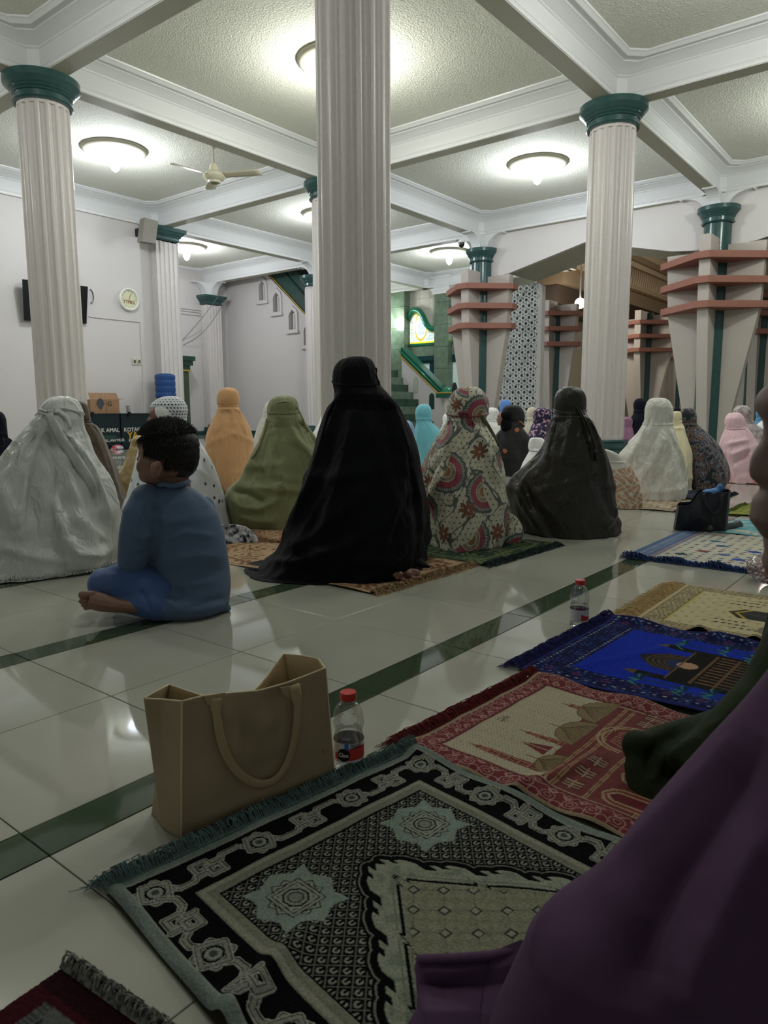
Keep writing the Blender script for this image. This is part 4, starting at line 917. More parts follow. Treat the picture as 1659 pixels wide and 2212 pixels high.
# ---- 5 tan robe
Rt = Robe([(837, 490, 494), (839, 480, 506), (846, 472, 514), (858, 468, 517), (870, 468, 517), (878, 471, 515), (888, 468, 520), (903, 461, 529), (925, 450, 541), (950, 443, 547), (985, 445, 549), (1020, 455, 547), (1045, 470, 540), (1056, 478, 535), (1062, 480, 533)], 505, 1066, 12, amp=.007, n=110)
m_tn = cloth('tan_jersey', (176, 136, 96), .8, .2)
person('plain tan brown robe in the row ahead, in front of the far corner pilaster', Rt, m_tn, extra=((Rt.band(875, .01, .0042), 'head_tie', m_tn),))
MB_h = None
# ---- lace white behind olive
Rl = Robe([(864, 588, 592), (868, 578, 602), (880, 570, 612), (900, 566, 616), (915, 558, 622), (945, 548, 630), (980, 540, 640), (1010, 535, 645), (1030, 532, 648)], 590, 1040, 14, amp=.006)
person('white lace robe peeping out from behind the olive green robe', Rl, mat('white_lace', (232, 232, 226), .7, noise=(70, .3), bump=(90, .004)))
# ---- 6 olive robe
Ro = Robe([(854, 608, 616), (856, 594, 630), (863, 584, 640), (875, 578, 645), (888, 577, 646), (900, 577, 649), (918, 574, 660), (940, 566, 675), (965, 553, 691), (995, 538, 708), (1025, 522, 722), (1045, 503, 732), (1058, 489, 740), (1075, 484, 748), (1098, 489, 752), (1118, 496, 755), (1135, 510, 758), (1142, 520, 758)], 590, 1148, 15, n=140, amp=.009, nf=10)
Ro.strokes([([(578, 905), (562, 950), (545, 1000), (520, 1040), (495, 1058)], 9, .016), ([(600, 900), (588, 940), (590, 990), (612, 1040), (600, 1080)], 10, .014), ([(620, 905), (640, 950), (670, 985), (690, 1000)], 9, .014), ([(585, 905), (590, 960), (600, 1010)], 8, -.010), ([(500, 1062), (530, 1064), (555, 1078), (575, 1088)], 7, -.016), ([(495, 1072), (525, 1095), (560, 1100), (600, 1080)], 8, .012),
            ([(640, 900), (662, 930), (688, 965)], 7, .012), ([(560, 1000), (570, 1050), (580, 1090)], 9, -.010), ([(510, 1110), (550, 1125), (600, 1128)], 8, .010)])
m_ol = cloth('olive_twill', (112, 116, 82), .65, .2); m_ol2 = mat('olive_lace', (180, 176, 136), .7, noise=(110, .35), bump=(120, .004))
lace = MB(); 
lp = [Ro.surf(u, v, .003)[0] for u, v in [(583, 892), (590, 868), (610, 861), (630, 866), (643, 880)]]
person('olive green robe with lace trimmed hood, knee spread to the left', Ro, m_ol, extra=(
    (Ro.band(889, .012, .0042), 'head_tie', m_ol), (Ro.ribbon([(579, 893), (584, 873), (598, 862), (616, 860), (632, 866), (643, 878)], .030, .002, .12, 8), 'hood_lace', m_ol2),
    (Ro.ribbon([(577, 905), (570, 935), (560, 965), (545, 990)], .012, .004, .4), 'lace_border', m_ol2), (Ro.ribbon([(640, 878), (655, 905), (664, 935)], .006, .006, .5), 'tie_end', m_ol)))
# ---- white bits behind the black robe
Rk = Robe([(893, 700, 704), (897, 694, 712), (910, 690, 716), (922, 684, 720), (935, 676, 730), (955, 672, 736), (985, 668, 740), (1000, 668, 740)], 704, 1010, 15, amp=.006)
person('white robed person almost hidden by the black robed woman', Rk, cloth('plain_white', (206, 208, 212), .7))
# ---- 7 black robe
Rb = Robe([(770, 768, 778), (772, 752, 792), (779, 734, 804), (793, 722, 811), (812, 718, 815), (832, 719, 822), (850, 722, 838), (870, 719, 856), (895, 707, 870), (930, 694, 888), (980, 681, 903), (1040, 658, 910), (1090, 636, 919), (1130, 622, 925), (1165, 608, 924), (1195, 588, 919), (1215, 562, 920), (1226, 536, 922), (1234, 532, 918)], 740, 1264, 21, n=170, amp=.010, nf=10, depth=1.0, hem=.006)
Rb.strokes([([(740, 840), (715, 900), (700, 960), (670, 1050), (620, 1150)], 10, .016), ([(770, 850), (760, 930), (730, 1050), (690, 1180)], 16, .012), ([(835, 850), (860, 920), (885, 1000)], 12, .014), ([(810, 840), (830, 900), (850, 980), (860, 1060)], 14, -.010), ([(560, 1215), (640, 1215), (720, 1190), (790, 1170)], 12, .012), ([(900, 1060), (870, 1120), (850, 1180)], 14, -.012), ([(600, 1195), (680, 1160), (760, 1090), (800, 1040)], 14, .010), ([(880, 990), (905, 1080), (905, 1160)], 10, .012)])
m_blk = cloth('black_crepe', (10, 11, 14), .75, .03)
ft = Rb.B0
e = person('black robe, tallest seated woman in front of the thick middle column', Rb, m_blk, extra=(
    (Rb.band(822, .02, .0042), 'head_tie', m_blk), (Rb.ribbon([(806, 797), (812, 792), (815, 800), (810, 808)], .003, .008, .7), 'bow_loop', m_blk),
    (Rb.ribbon([(808, 808), (812, 822), (818, 836)], .006, .008, .5), 'bow_tail', m_blk), (Rb.ribbon([(540, 1229), (620, 1246), (724, 1258), (825, 1250)], .012, .002, .4), 'hem_fold', m_blk)))
# bare soles and toes under the hem
fr_ = (875, 1252); b0 = at(*fr_); q = MB()
def toe(mb, u, v, r, dd=0, zz=None):
    p = V(u, v, (872, 1254), dd); mb.ell(p, (r, r, r*.9), 10); return p
q.tube([V(850, 1238, fr_, .06), V(862, 1240, fr_, .0), V(872, 1246, fr_, -.02)], [.018, .022, .020], 10); q.tube([V(900, 1238, fr_, .06), V(885, 1240, fr_, .0), V(880, 1242, fr_, -.015)], [.018, .024, .020], 10)
for u, v, r in ((858, 1248, .011), (870, 1252, .010), (876, 1253, .009), (883, 1238, .014), (893, 1248, .010), (902, 1248, .009), (908, 1247, .008), (864, 1240, .014), (852, 1240, .013)): toe(q, u, v, r, -.03)
fuse(q, 'feet', skin_d, e, voxel=.004, smooth=3)
# flap of hem to the right of the feet
fl = MB().tube([V(905, 1215, fr_, .02), V(918, 1222, fr_, .0), V(928, 1225, fr_, -.01)], [.03, .016, .006], 10, flat=.6); fl.build('hem_flap', m_blk, e, True)
# ---- 8 batik floral robe
Rf = Robe([(835, 1010, 1020), (837, 994, 1032), (845, 980, 1044), (858, 971, 1053), (875, 966, 1057), (892, 965, 1055), (908, 965, 1049), (920, 958, 1052), (940, 945, 1063), (970, 928, 1076), (1005, 914, 1086), (1040, 907, 1092), (1080, 910, 1096), (1120, 916, 1096), (1150, 920, 1092), (1172, 924, 1082), (1184, 926, 1076)], 1000, 1194, 31, n=150, amp=.009, nf=10)
Rf.strokes([([(1020, 905), (1040, 950), (1060, 990), (1080, 1060)], 10, .014), ([(980, 910), (965, 970), (940, 1040), (925, 1100)], 11, .012), ([(1000, 920), (1000, 1000), (990, 1080)], 14, -.010), ([(1050, 900), (1066, 940), (1078, 980)], 6, .016), ([(915, 1060), (935, 1020), (960, 985)], 7, -.012), ([(920, 1100), (945, 1050), (970, 1010)], 7, .010)])
resample(Rf, 520, 640)
def batik(C, R):
    U_, V_ = surfuv(R); g = np.random.default_rng(11)
    def put(m, c): C[m] = lin(c)
    # small leaves scattered
    a = .026; gi = np.floor(V_/a); gu = U_/a+.5*(gi % 2); du = (gu-np.round(gu))*a; dv = (V_/a-gi-.5)*a; rot = (np.round(gu)*2.4+gi*1.7); x = du*np.cos(rot)+dv*np.sin(rot); y = -du*np.sin(rot)+dv*np.cos(rot)
    put((x/.0028)**2+(y/.0062)**2 < 1, (70, 72, 66))
    # winding dark stems
    sdf = np.abs(np.sin(U_*26+2.2*np.sin(V_*17))*np.cos(V_*19+1.6*np.sin(U_*21))); put(sdf < .06, (96, 102, 98))
    cs = []
    for cu, cv, r, ro in ((-.14, .30, .085, .6), (.07, .21, .095, 3.6), (-.08, .50, .10, .4), (.12, .60, .10, 2.9), (-.25, .68, .10, 5.6), (.03, .82, .11, .9), (-.13, 1.02, .10, .5), (.28, .44, .09, 3.9), (-.32, .45, .09, .9), (.34, .74, .10, 3), (.0, .05, .075, 3.3), (-.15, .11, .07, 5.), (.14, .10, .06, 2), (.24, .96, .10, 2), (-.42, .85, .10, 1.2), (.46, .95, .1, 3.2), (.2, .02, .06, 4)):
        d = np.hypot(U_-cu, V_-cv); an = (np.arctan2(V_-cv, U_-cu)-ro+math.pi) % (2*math.pi)-math.pi; fan = np.abs(an) < 1.75
        sc = r*(1+.05*np.abs(np.sin(an*9)))
        put(fan & (d < sc*1.02), (86, 96, 92)); put(fan & (d < sc*.90) & (np.cos(an*40) > -.6), (150, 152, 140)); put(fan & (d < r*.80), (140, 60, 76)); put(fan & (d < r*.80) & (d > r*.52) & (np.abs(((an*8.5) % 1)-.5) < .17) & (d < r*.76), (176, 92, 104))
        put(fan & (d < r*.50), (196, 190, 168)); put(fan & (d < r*.46) & (((an*7) % 1) > .35), (110, 84, 62)); put(fan & (d < r*.30), (190, 184, 160)); put(fan & (d < r*.24), (150, 110, 70))
    for cu, cv, s_ in ((.08, .40, .042), (.22, .30, .036), (-.23, .56, .042), (.02, .68, .042), (-.12, .80, .042), (.19, .80, .042), (-.30, .92, .042), (.30, .60, .038), (-.02, .98, .036), (-.28, .30, .036), (-.06, .16, .03), (.36, .9, .04), (.12, 1.06, .036), (-.2, .40, .03)):
        d = np.hypot(U_-cu, V_-cv); an = np.arctan2(V_-cv, U_-cu); rr = s_*(.45+.55*np.abs(np.cos(an*4))); put(d < rr*1.12, (84, 66, 54)); put(d < rr*.95, (132, 84, 62)); put((d < rr*.95) & (np.abs(np.sin(an*4)) > .96), (96, 66, 50)); put(d < s_*.16, (190, 150, 90))
    return C
Cf = batik(np.ones(Rf.P.shape)*np.array(lin((200, 196, 174))), Rf)
m_bt = mat('batik_print', (255, 255, 255), .6, vc=True, sheen=.1, bump=(18, .02, 4, .3))
e = person('cream robe with rose fan and brown flower print, right of the black robe', Rf, m_bt, Cf, extra=(
    (Rf.band(893, .015, .0042), 'head_tie', mat('rose_tie', (128, 66, 78), .6)), (Rf.ribbon([(1012, 894), (1000, 888), (985, 892), (998, 898)], .010, .006, .4), 'bow', mat('rose_tie', (128, 66, 78), .6)),
    (Rf.ribbon([(1040, 898), (1052, 920), (1066, 945), (1076, 965)], .014, .006, .35), 'scarf_tail', mat('scarf_tail', (104, 96, 78), .7, noise=(30, .4)))))
sk = Robe([(1108, 1086, 1102), (1115, 1074, 1114), (1128, 1066, 1124), (1145, 1062, 1130), (1158, 1062, 1128), (1164, 1064, 1122)], 1092, 1176, 33, amp=.006, kb=.8)
sk = resample(sk, 150, 220); link('matching_skirt', gridmesh('matching_skirt', sk.P, True, batik(np.ones(sk.P.shape)*np.array(lin((200, 196, 174))), sk)), m_bt, e)
# ---- 9 dark brown satin
Rd = Robe([(835, 1230, 1238), (837, 1216, 1250), (845, 1204, 1260), (858, 1198, 1266), (875, 1196, 1267), (890, 1196, 1266), (905, 1193, 1274), (925, 1187, 1284), (955, 1177, 1300), (985, 1157, 1311), (1010, 1132, 1317), (1030, 1110, 1320), (1060, 1097, 1325), (1095, 1098, 1331), (1125, 1112, 1336), (1142, 1125, 1338), (1150, 1130, 1337)], 1215, 1164, 41, n=150, amp=.009, nf=12, hem=.010)
Rd.strokes([([(1200, 905), (1190, 960), (1180, 1000)], 8, .012), ([(1230, 900), (1228, 950), (1215, 1010)], 9, .012), ([(1262, 895), (1280, 930), (1300, 990), (1310, 1050)], 7, .014), ([(1255, 900), (1272, 950), (1285, 1000)], 6, -.010), ([(1110, 1035), (1125, 1070), (1145, 1100), (1170, 1150)], 9, .014), ([(1128, 1030), (1145, 1080), (1150, 1110)], 8, -.012), ([(1140, 1000), (1150, 1060), (1200, 1120)], 12, .008), ([(1330, 1090), (1322, 1120), (1300, 1145)], 8, .014)])
m_ds = mat('brown_black_satin', (41, 38, 31), .40, spec=.4, noise=(12, .15), bump=(14, .02, 4, .5))
tass = MB()
for (u, v) in ((1268, 955), (1284, 978)):
    p, n_ = Rd.surf(u, v, .012); tass.ell(p, (.012, .012, .014), 10)
    for k in range(14): tass.tube([p, p+np.array([rng.normal(0, .010), rng.normal(0, .010), -.045])], .0025, 4)
person('dark brown satin robe with tasselled cords, in front of the right fluted column', Rd, m_ds, extra=(
    (Rd.band(888, .02, .0042), 'head_tie', m_ds), (Rd.ribbon([(1197, 884), (1206, 890), (1218, 894), (1235, 896), (1252, 893), (1264, 886)], .006, .008, .6), 'hood_seam', m_ds),
    (Rd.ribbon([(1244, 878), (1248, 886), (1258, 905), (1268, 930), (1270, 950)], .005, .010, .7), 'cord', m_ds), (Rd.ribbon([(1250, 884), (1264, 905), (1278, 940), (1284, 970)], .005, .010, .7), 'cord', m_ds), (tass, 'tassels', m_ds)))
# ---- 10 cyan
Rc = Robe([(873, 913, 918), (875, 905, 926), (882, 899, 931), (893, 897, 933), (903, 898, 932), (912, 900, 933), (922, 898, 944), (940, 896, 958), (965, 898, 966), (990, 902, 970), (1010, 902, 970), (1022, 902, 970)], 930, 1028, 43, amp=.006)
m_cy = cloth('cyan_jersey', (96, 158, 172), .7); person('sky blue robe seated ahead, between the black robe and the printed robe', Rc, m_cy, extra=((Rc.band(903, .01, .0042), 'head_tie', m_cy),))
Rc2 = Robe([(908, 878, 882), (914, 872, 890), (930, 868, 897), (950, 866, 902), (975, 868, 912), (990, 868, 922), (1000, 868, 924)], 900, 1006, 44, amp=.006)
person('pale blue printed robe just right of the black robed woman', Rc2, mat('pale_blue_print', (134, 170, 204), .7, noise=(40, .25)))
# ---- 11 black with orange flowers
Rg = Robe([(875, 1103, 1110), (877, 1092, 1122), (886, 1085, 1130), (900, 1087, 1134), (915, 1088, 1132), (925, 1084, 1130), (935, 1074, 1138), (950, 1068, 1146), (975, 1067, 1149), (1000, 1076, 1146), (1015, 1084, 1140), (1024, 1088, 1136)], 1110, 1030, 47, amp=.006)
resample(Rg, 260, 360)
def fnG(C, R):
    u, v = uvof(R.P)
    U_, V_ = surfuv(R)
    for cu, cv, s_ in ((-.17, .30, .028), (.05, .34, .028), (-.08, .56, .028), (.22, .20, .024), (.20, .55, .026), (-.3, .5, .026)):
        d = np.hypot(U_-cu, V_-cv); an = np.arctan2(V_-cv, U_-cu); rr = s_*(.4+.6*np.abs(np.cos(an*3+.4))); C[d < rr] = lin((176, 100, 62)); C[d < s_*.2] = lin((110, 50, 50))
    return C
Cg = fnG(np.ones(Rg.P.shape)*np.array(lin((18, 17, 20))), Rg)
e = person('black robe with orange maple-like flowers, woman in profile facing left', Rg, mat('black_orange_print', (255, 255, 255), .7, vc=True), Cg, extra=((Rg.ribbon([(1080, 893), (1090, 897), (1102, 901), (1116, 906), (1128, 912), (1134, 920)], .007, .004, .6), 'orange_trim', mat('orange_trim', (176, 122, 72), .7)),))
face_profile(tuple(Rg.B0+Rg.d*.14), (1077, 902), .155, -1, parent=e, dd=.0, hood=m_blk)
# ---- small ones further away
def small(label, rows, uc, vc, m, seed, **k):
    R = Robe(rows, uc, vc, seed, n=64, amp=.006, lv=6, **k); return person(label, R, m, extra=((R.band(rows[0][0]+(rows[-1][0]-rows[0][0])*.24, .01, .006), 'head_tie', m),))
def hd(cx, top, w, h, bw, base, lean=0):
    """simple seated outline: head width w, body width bw"""
    t = top; H_ = base-top
    return [(t, cx-2, cx+2), (t+H_*.02, cx-w*.30, cx+w*.30), (t+H_*.07, cx-w*.46, cx+w*.46), (t+H_*.14, cx-w*.5, cx+w*.5), (t+H_*.22, cx-w*.46+lean*.1, cx+w*.46+lean*.1), (t+H_*.27, cx-w*.50+lean*.2, cx+w*.52+lean*.2), (t+H_*.36, cx-bw*.40+lean*.4, cx+bw*.40+lean*.4),
            (t+H_*.5, cx-bw*.47+lean*.6, cx+bw*.47+lean*.6), (t+H_*.7, cx-bw*.5+lean*.8, cx+bw*.5+lean*.8), (t+H_*.9, cx-bw*.5+lean, cx+bw*.5+lean), (base-2, cx-bw*.48+lean, cx+bw*.48+lean)]
small('person in a royal blue cap and robe behind the black and orange robe', hd(1092, 863, 26, 0, 56, 985), 1095, 992, cloth('royal_blue', (74, 112, 170), .8), 51)
small('white robe just right of the printed robe, leaning forward', hd(1062, 880, 34, 0, 70, 1000), 1066, 1006, cloth('plain_white', (206, 208, 212), .7), 52)
small('white robe glimpsed left of the printed robe', hd(968, 892, 24, 0, 44, 1000), 968, 1004, cloth('plain_white', (206, 208, 212), .7), 53)
m_nf = mat('navy_pink_floral', (34, 26, 66), .7, noise=(34, 1, (200, 160, 176)))
for x_ in m_nf.node_tree.nodes:
    if x_.type == 'VALTORGB': x_.color_ramp.elements[0].position = .41; x_.color_ramp.elements[1].position = .46
small('navy robe with dense pink blossoms, left of the dark satin robe', hd(1172, 880, 42, 0, 66, 1010), 1172, 1016, m_nf, 54)
small('cream lace hooded head behind the navy and pink robe', hd(1150, 879, 26, 0, 40, 1000), 1150, 1004, mat('cream_lace', (220, 212, 194), .7, noise=(60, .3)), 55)
m_ws = cloth('plain_white', (206, 208, 212), .7)
R = Robe([(945, 1154, 1162), (947, 1146, 1172), (955, 1142, 1180), (966, 1141, 1184), (974, 1143, 1184), (984, 1138, 1190), (1000, 1130, 1198), (1020, 1122, 1206), (1032, 1118, 1210)], 1160, 1040, 56, n=64, amp=.006)
person('child sized white robe half hidden by the dark satin robe', R, m_ws, extra=((R.band(972, .01, .0042), 'head_tie', mat('grey_cord', (120, 124, 136), .6)),))
o = MB().box((0, 0, 0), (.45, .3, .06)).build('blue_case', mat('bright_blue', (60, 130, 196), .5)); o.location = at(1100, 1026); o.rotation_euler[2] = -.6; autosmooth(o, 30); tag(o, 'bright blue flat case on the floor below the black and orange robe', 'case')
o.data.transform(Matrix.Scale(.5, 4)); 
# right group
R = Robe([(970, 1300, 1306), (972, 1292, 1316), (980, 1290, 1334), (995, 1292, 1352), (1015, 1294, 1368), (1040, 1296, 1378), (1065, 1298, 1384), (1082, 1300, 1386), (1090, 1304, 1384)], 1345, 1100, 61, n=90, amp=.008, kb=.8)
resample(R, 180, 260); U_, V_ = surfuv(R); Ct = np.ones(R.P.shape)*np.array(lin((204, 200, 192))); k_ = (V_ > .12+.25*np.clip(.35-U_, 0, 1)) & (np.abs(np.sin(U_*50+3*np.sin(V_*37))*np.sin(V_*46+2*np.cos(U_*41))) > .22); Ct[k_] = lin((186, 146, 116))
e = person('bent figure in white with tan paisley skirt, right of the dark satin robe', R, mat('tan_paisley', (255, 255, 255), .7, vc=True), Ct)
m_tw = mat('textured_white', (240, 238, 230), .7, noise=(30, .08), bump=(26, .03, 5, .4), sheen=.1)
R = Robe([(859, 1418, 1426), (861, 1406, 1438), (868, 1398, 1448), (882, 1393, 1454), (898, 1392, 1455), (912, 1391, 1453), (925, 1384, 1456), (942, 1372, 1462), (965, 1353, 1470), (985, 1338, 1476), (1010, 1336, 1480), (1040, 1340, 1484), (1060, 1350, 1484), (1074, 1362, 1476)], 1420, 1084, 62, n=130, amp=.010, nf=12)
R.strokes([([(1400, 920), (1380, 960), (1355, 1000)], 8, .012), ([(1440, 930), (1420, 980), (1385, 1040)], 10, .010), ([(1460, 950), (1440, 1010), (1400, 1060)], 9, -.010), ([(1420, 930), (1400, 980), (1372, 1030)], 7, -.008)])
person('textured white robe in the middle of the right group, beside the cream one', R, m_tw, extra=((R.band(915, .01, .0042), 'head_tie', m_tw),))
m_cr2 = cloth('cream_cloth', (204, 194, 162), .7)
R = Robe([(888, 1460, 1464), (890, 1452, 1470), (900, 1448, 1473), (912, 1448, 1473), (922, 1450, 1478), (945, 1452, 1484), (980, 1456, 1492), (1010, 1458, 1493), (1035, 1460, 1492), (1050, 1462, 1488)], 1470, 1062, 63, n=80, amp=.008, kb=.8)
person('cream robe pressed against the textured white robe', R, m_cr2, extra=((R.band(910, .01, .0042), 'head_tie', m_cr2),))
m_mf = mat('dark_feather_print', (46, 52, 62), .7, noise=(17, 1, (146, 110, 86)), sheen=.15, bump=(20, .004))
nt = m_mf.node_tree; rp = [x for x in nt.nodes if x.type == 'VALTORGB'][0]
for p_, c_ in ((.41, (46, 62, 80)), (.46, (126, 118, 122)), (.50, (34, 40, 52)), (.54, (140, 100, 80)), (.575, (30, 36, 46))):
    el = rp.color_ramp.elements.new(p_); el.color = lin(c_)+(1,)
rp.color_ramp.elements[0].position = 0; rp.color_ramp.elements[0].color = lin((26, 28, 34))+(1,); rp.color_ramp.elements[-1].position = .63; rp.color_ramp.elements[-1].color = lin((104, 112, 124))+(1,); rp.color_ramp.interpolation = 'CONSTANT'
R = Robe([(881, 1484, 1491), (883, 1474, 1499), (892, 1468, 1504), (905, 1467, 1506), (915, 1469, 1506), (925, 1468, 1516), (942, 1470, 1536), (965, 1474, 1556), (995, 1478, 1570), (1020, 1482, 1577), (1040, 1486, 1574), (1050, 1492, 1564)], 1525, 1060, 64, n=100, amp=.007)
person('dark robe with rust and blue feather print, fifth from the right', R, m_mf, extra=((R.band(913, .01, .0042), 'head_tie', m_mf),))
m_pk = cloth('pink_jersey', (206, 172, 180), .75)
R = Robe([(891, 1583, 1590), (893, 1574, 1600), (902, 1567, 1608), (913, 1565, 1611), (922, 1567, 1611), (930, 1564, 1620), (948, 1557, 1632), (970, 1554, 1642), (1000, 1560, 1646), (1025, 1568, 1646), (1038, 1574, 1642)], 1605, 1046, 65, n=110, amp=.010, nf=12)
R.strokes([([(1570, 960), (1595, 955), (1620, 950)], 5, .012), ([(1575, 985), (1600, 975), (1625, 965)], 5, .012), ([(1580, 1005), (1602, 990), (1618, 978)], 5, -.012)])
person('pale pink robe near the right picture edge', R, m_pk, extra=((R.band(924, .01, .0042), 'head_tie', m_pk),))
small('grey mottled floral robe behind the pale pink one', hd(1603, 875, 42, 0, 84, 1030, 40), 1640, 1038, mat('grey_mottle', (142, 132, 136), .7, noise=(24, .5, (192, 180, 174))), 66)
small('blue hooded head near the right edge, beyond the pink robe', hd(1645, 882, 26, 0, 50, 980), 1648, 986, cloth('mid_blue', (70, 120, 150), .8), 67)
small('white robe at the very right edge beyond the pink robe', hd(1668, 870, 40, 0, 90, 1010), 1668, 1016, m_ws, 68)
small('black hijab with white trim between the fluted column and the white robe', hd(1383, 860, 30, 0, 54, 985), 1380, 992, cloth('navy_black', (20, 24, 34), .8), 69)
small('mauve robe close to the foot of the right fluted column', hd(1354, 900, 26, 0, 42, 985), 1352, 992, cloth('mauve', (124, 88, 112), .8), 70)
small('small black hood showing between white robe and feather print robe', hd(1463, 880, 20, 0, 36, 985), 1463, 990, cloth('navy_black', (20, 24, 34), .8), 71)
small('person in dark clothes standing at the entrance door far behind', hd(982, 826, 12, 0, 26, 960), 982, 962, cloth('entrance_dark', (40, 42, 48), .8), 72)
# two more far rows glimpsed left
small('pale grey hood behind the tan robe, far back', hd(454, 916, 12, 0, 18, 1010), 452, 1014, mat('brown_hood', (60, 46, 34), .7), 73)
# ================================================================ prayer mats
class Mat:
    """mat surface: origin o, axis e (across), n (along), in metres; drawn in centimetres on a fine pile mesh"""
    def __init__(s, A, ang, w, l, res, z=.004, maxl=None, axis=None, e=None):
        s.A = np.array([A[0], A[1], 0.]); 
        s.e = np.array([math.cos(ang), math.sin(ang), 0]); s.n = np.array([math.sin(ang), -math.cos(ang), 0]); s.w, s.l, s.z = w, l, z
        nx = int(w/res)+1; ml = maxl or l; ny = int(ml/res)+1
        xs = np.linspace(0, w, nx); ys = np.linspace(0, ml, ny)
        if ml < l: ys = np.concatenate([ys, np.linspace(ml, l, 25)[1:]])
        s.X, s.Y = np.meshgrid(xs, ys); s.C = np.zeros(s.X.shape+(3,)); s.Hh = np.zeros(s.X.shape); s.wob = np.zeros(s.X.shape)
        s.xs, s.ys = xs, ys
    def put(s, m, c, h=None):
        s.C[m] = lin(c)
        if h is not None: s.Hh[m] = h
    def win(s, x0, x1, y0, y1):
        i0, i1 = np.searchsorted(s.ys, [y0, y1]); j0, j1 = np.searchsorted(s.xs, [x0, x1]); return slice(max(i0-1, 0), i1+1), slice(max(j0-1, 0), j1+1)
    def line(s, pts, w, c, h=None, closed=False):
        P = list(pts)+([pts[0]] if closed else [])
        for a, b in zip(P[:-1], P[1:]):
            sl = s.win(min(a[0], b[0])-w, max(a[0], b[0])+w, min(a[1], b[1])-w, max(a[1], b[1])+w); X, Y = s.X[sl], s.Y[sl]
            if not X.size: continue
            ex, ey = b[0]-a[0], b[1]-a[1]; t = np.clip(((X-a[0])*ex+(Y-a[1])*ey)/(ex*ex+ey*ey+1e-9), 0, 1); m = np.hypot(X-a[0]-t*ex, Y-a[1]-t*ey) < w/2
            s.C[sl][m] = lin(c)
            if h is not None: s.Hh[sl][m] = h
    def poly(s, pts, c, h=None):
        xs = [p[0] for p in pts]; ys = [p[1] for p in pts]; sl = s.win(min(xs), max(xs), min(ys), max(ys)); X, Y = s.X[sl], s.Y[sl]
        if not X.size: return
        m = np.zeros(X.shape, bool); n = len(pts)
        for i in range(n):
            (x1, y1), (x2, y2) = pts[i], pts[(i+1) % n]
            if y1 == y2: continue
            m ^= ((Y > y1) != (Y > y2)) & (X < (x2-x1)*(Y-y1)/(y2-y1)+x1)
        s.C[sl][m] = lin(c)
        if h is not None: s.Hh[sl][m] = h
    def disc(s, x, y, r, c, ry=None):
        sl = s.win(x-r, x+r, y-(ry or r), y+(ry or r)); m = ((s.X[sl]-x)/r)**2+((s.Y[sl]-y)/(ry or r))**2 < 1; s.C[sl][m] = lin(c)
    def world(s, x, y, z=0.): return s.A+s.e*(x/100.)+s.n*(y/100.)+np.array([0, 0, s.z+z])
    def build(s, name, label, m, wrinkle=None, noise=.0006, group='prayer mats laid out in the front row', thick=.003, speck=.06):
        g = np.random.default_rng(len(name)+int(s.w)); X, Y = s.X, s.Y
        P = s.A+s.e*(X[..., None]/100)+s.n*(Y[..., None]/100)
        wz = wrinkle(X, Y) if wrinkle else 0*X
        P[..., 2] = s.z+np.maximum(wz, 0)+s.Hh*.001+g.normal(0, noise, X.shape); s.wz = wrinkle
        ed = np.minimum(np.minimum(X, s.w-X), np.minimum(Y, s.l-Y)); P[..., 2] -= np.clip(1-ed/.35, 0, 1)*thick*.8; P[..., 2] = np.maximum(P[..., 2], .0015)
        C = np.clip(s.C*(1+g.normal(0, speck, X.shape)[..., None]), 0, 1)
        e = empty(name, s.world(s.w/2, s.l/2, 0)*np.array([1, 1, 0]), label, 'prayer mat', group)
        link('woven_pile', gridmesh('woven_pile', P, col=C), m, e)
        b = [s.world(0, 0, -s.z+.001), s.world(s.w, 0, -s.z+.001), s.world(s.w, s.l, -s.z+.001), s.world(0, s.l, -s.z+.001)]
        MB().prism(b, (0, 0, .0008)).build('backing', mat('mat_backing', (90, 84, 70), .9), e)
        s.obj = e; return e
    def fringe(s, side, ln, m, n=260, thick=.0011, x0=0, x1=None, curl=.3, lift=.012, sd=1, ang=0.0):
        """knotted threads; side 0: edge y=0, 1: y=l, 2: x=0 edge, 3: x=w"""
        g = np.random.default_rng(sd); mb = MB(); x1 = x1 or (s.w if side < 2 else s.l)
        for k in range(n):
            t = x0+(x1-x0)*(k+.5)/n; a_ = g.normal(ang, .22); L_ = ln*g.uniform(.75, 1.15); lf = g.uniform(.1, 1)*lift
            P = []
            for q in np.linspace(0, 1, 6):
                da = a_*q+curl*g.normal(0, .25)*q; ox = math.sin(a_+curl*q*g.normal(0, .5))*L_*q; oy = -L_*q*math.cos(a_)
                if side == 0: x, y = t+ox, oy+.3
                elif side == 1: x, y = t+ox, s.l-oy-.3
                elif side == 2: x, y = oy+.3, t+ox
                else: x, y = s.w-oy-.3, t+ox
                w0 = s.wz(np.array([[min(max(x, 0), s.w)]]), np.array([[min(max(y, 0), s.l)]]))[0, 0] if s.wz else 0
                P.append(s.world(x, y, max(w0, 0)*(1-q)+lf*math.sin(math.pi*min(q*1.25, 1))*(1)-s.z*q*.5))
            mb.tube(P, [thick*(1-.5*q) for q in np.linspace(0, 1, 6)], 4)
        mb.build('fringe', m, s.obj, kind='stuff')
m_pile = mat('pile', (255, 255, 255), .95, vc=True, sheen=.0, spec=.08, noise=(260, .35), bump=(420, .0012))
m_flat = mat('flatweave', (255, 255, 255), .85, vc=True, spec=.25, noise=(300, .25), bump=(500, .0006))
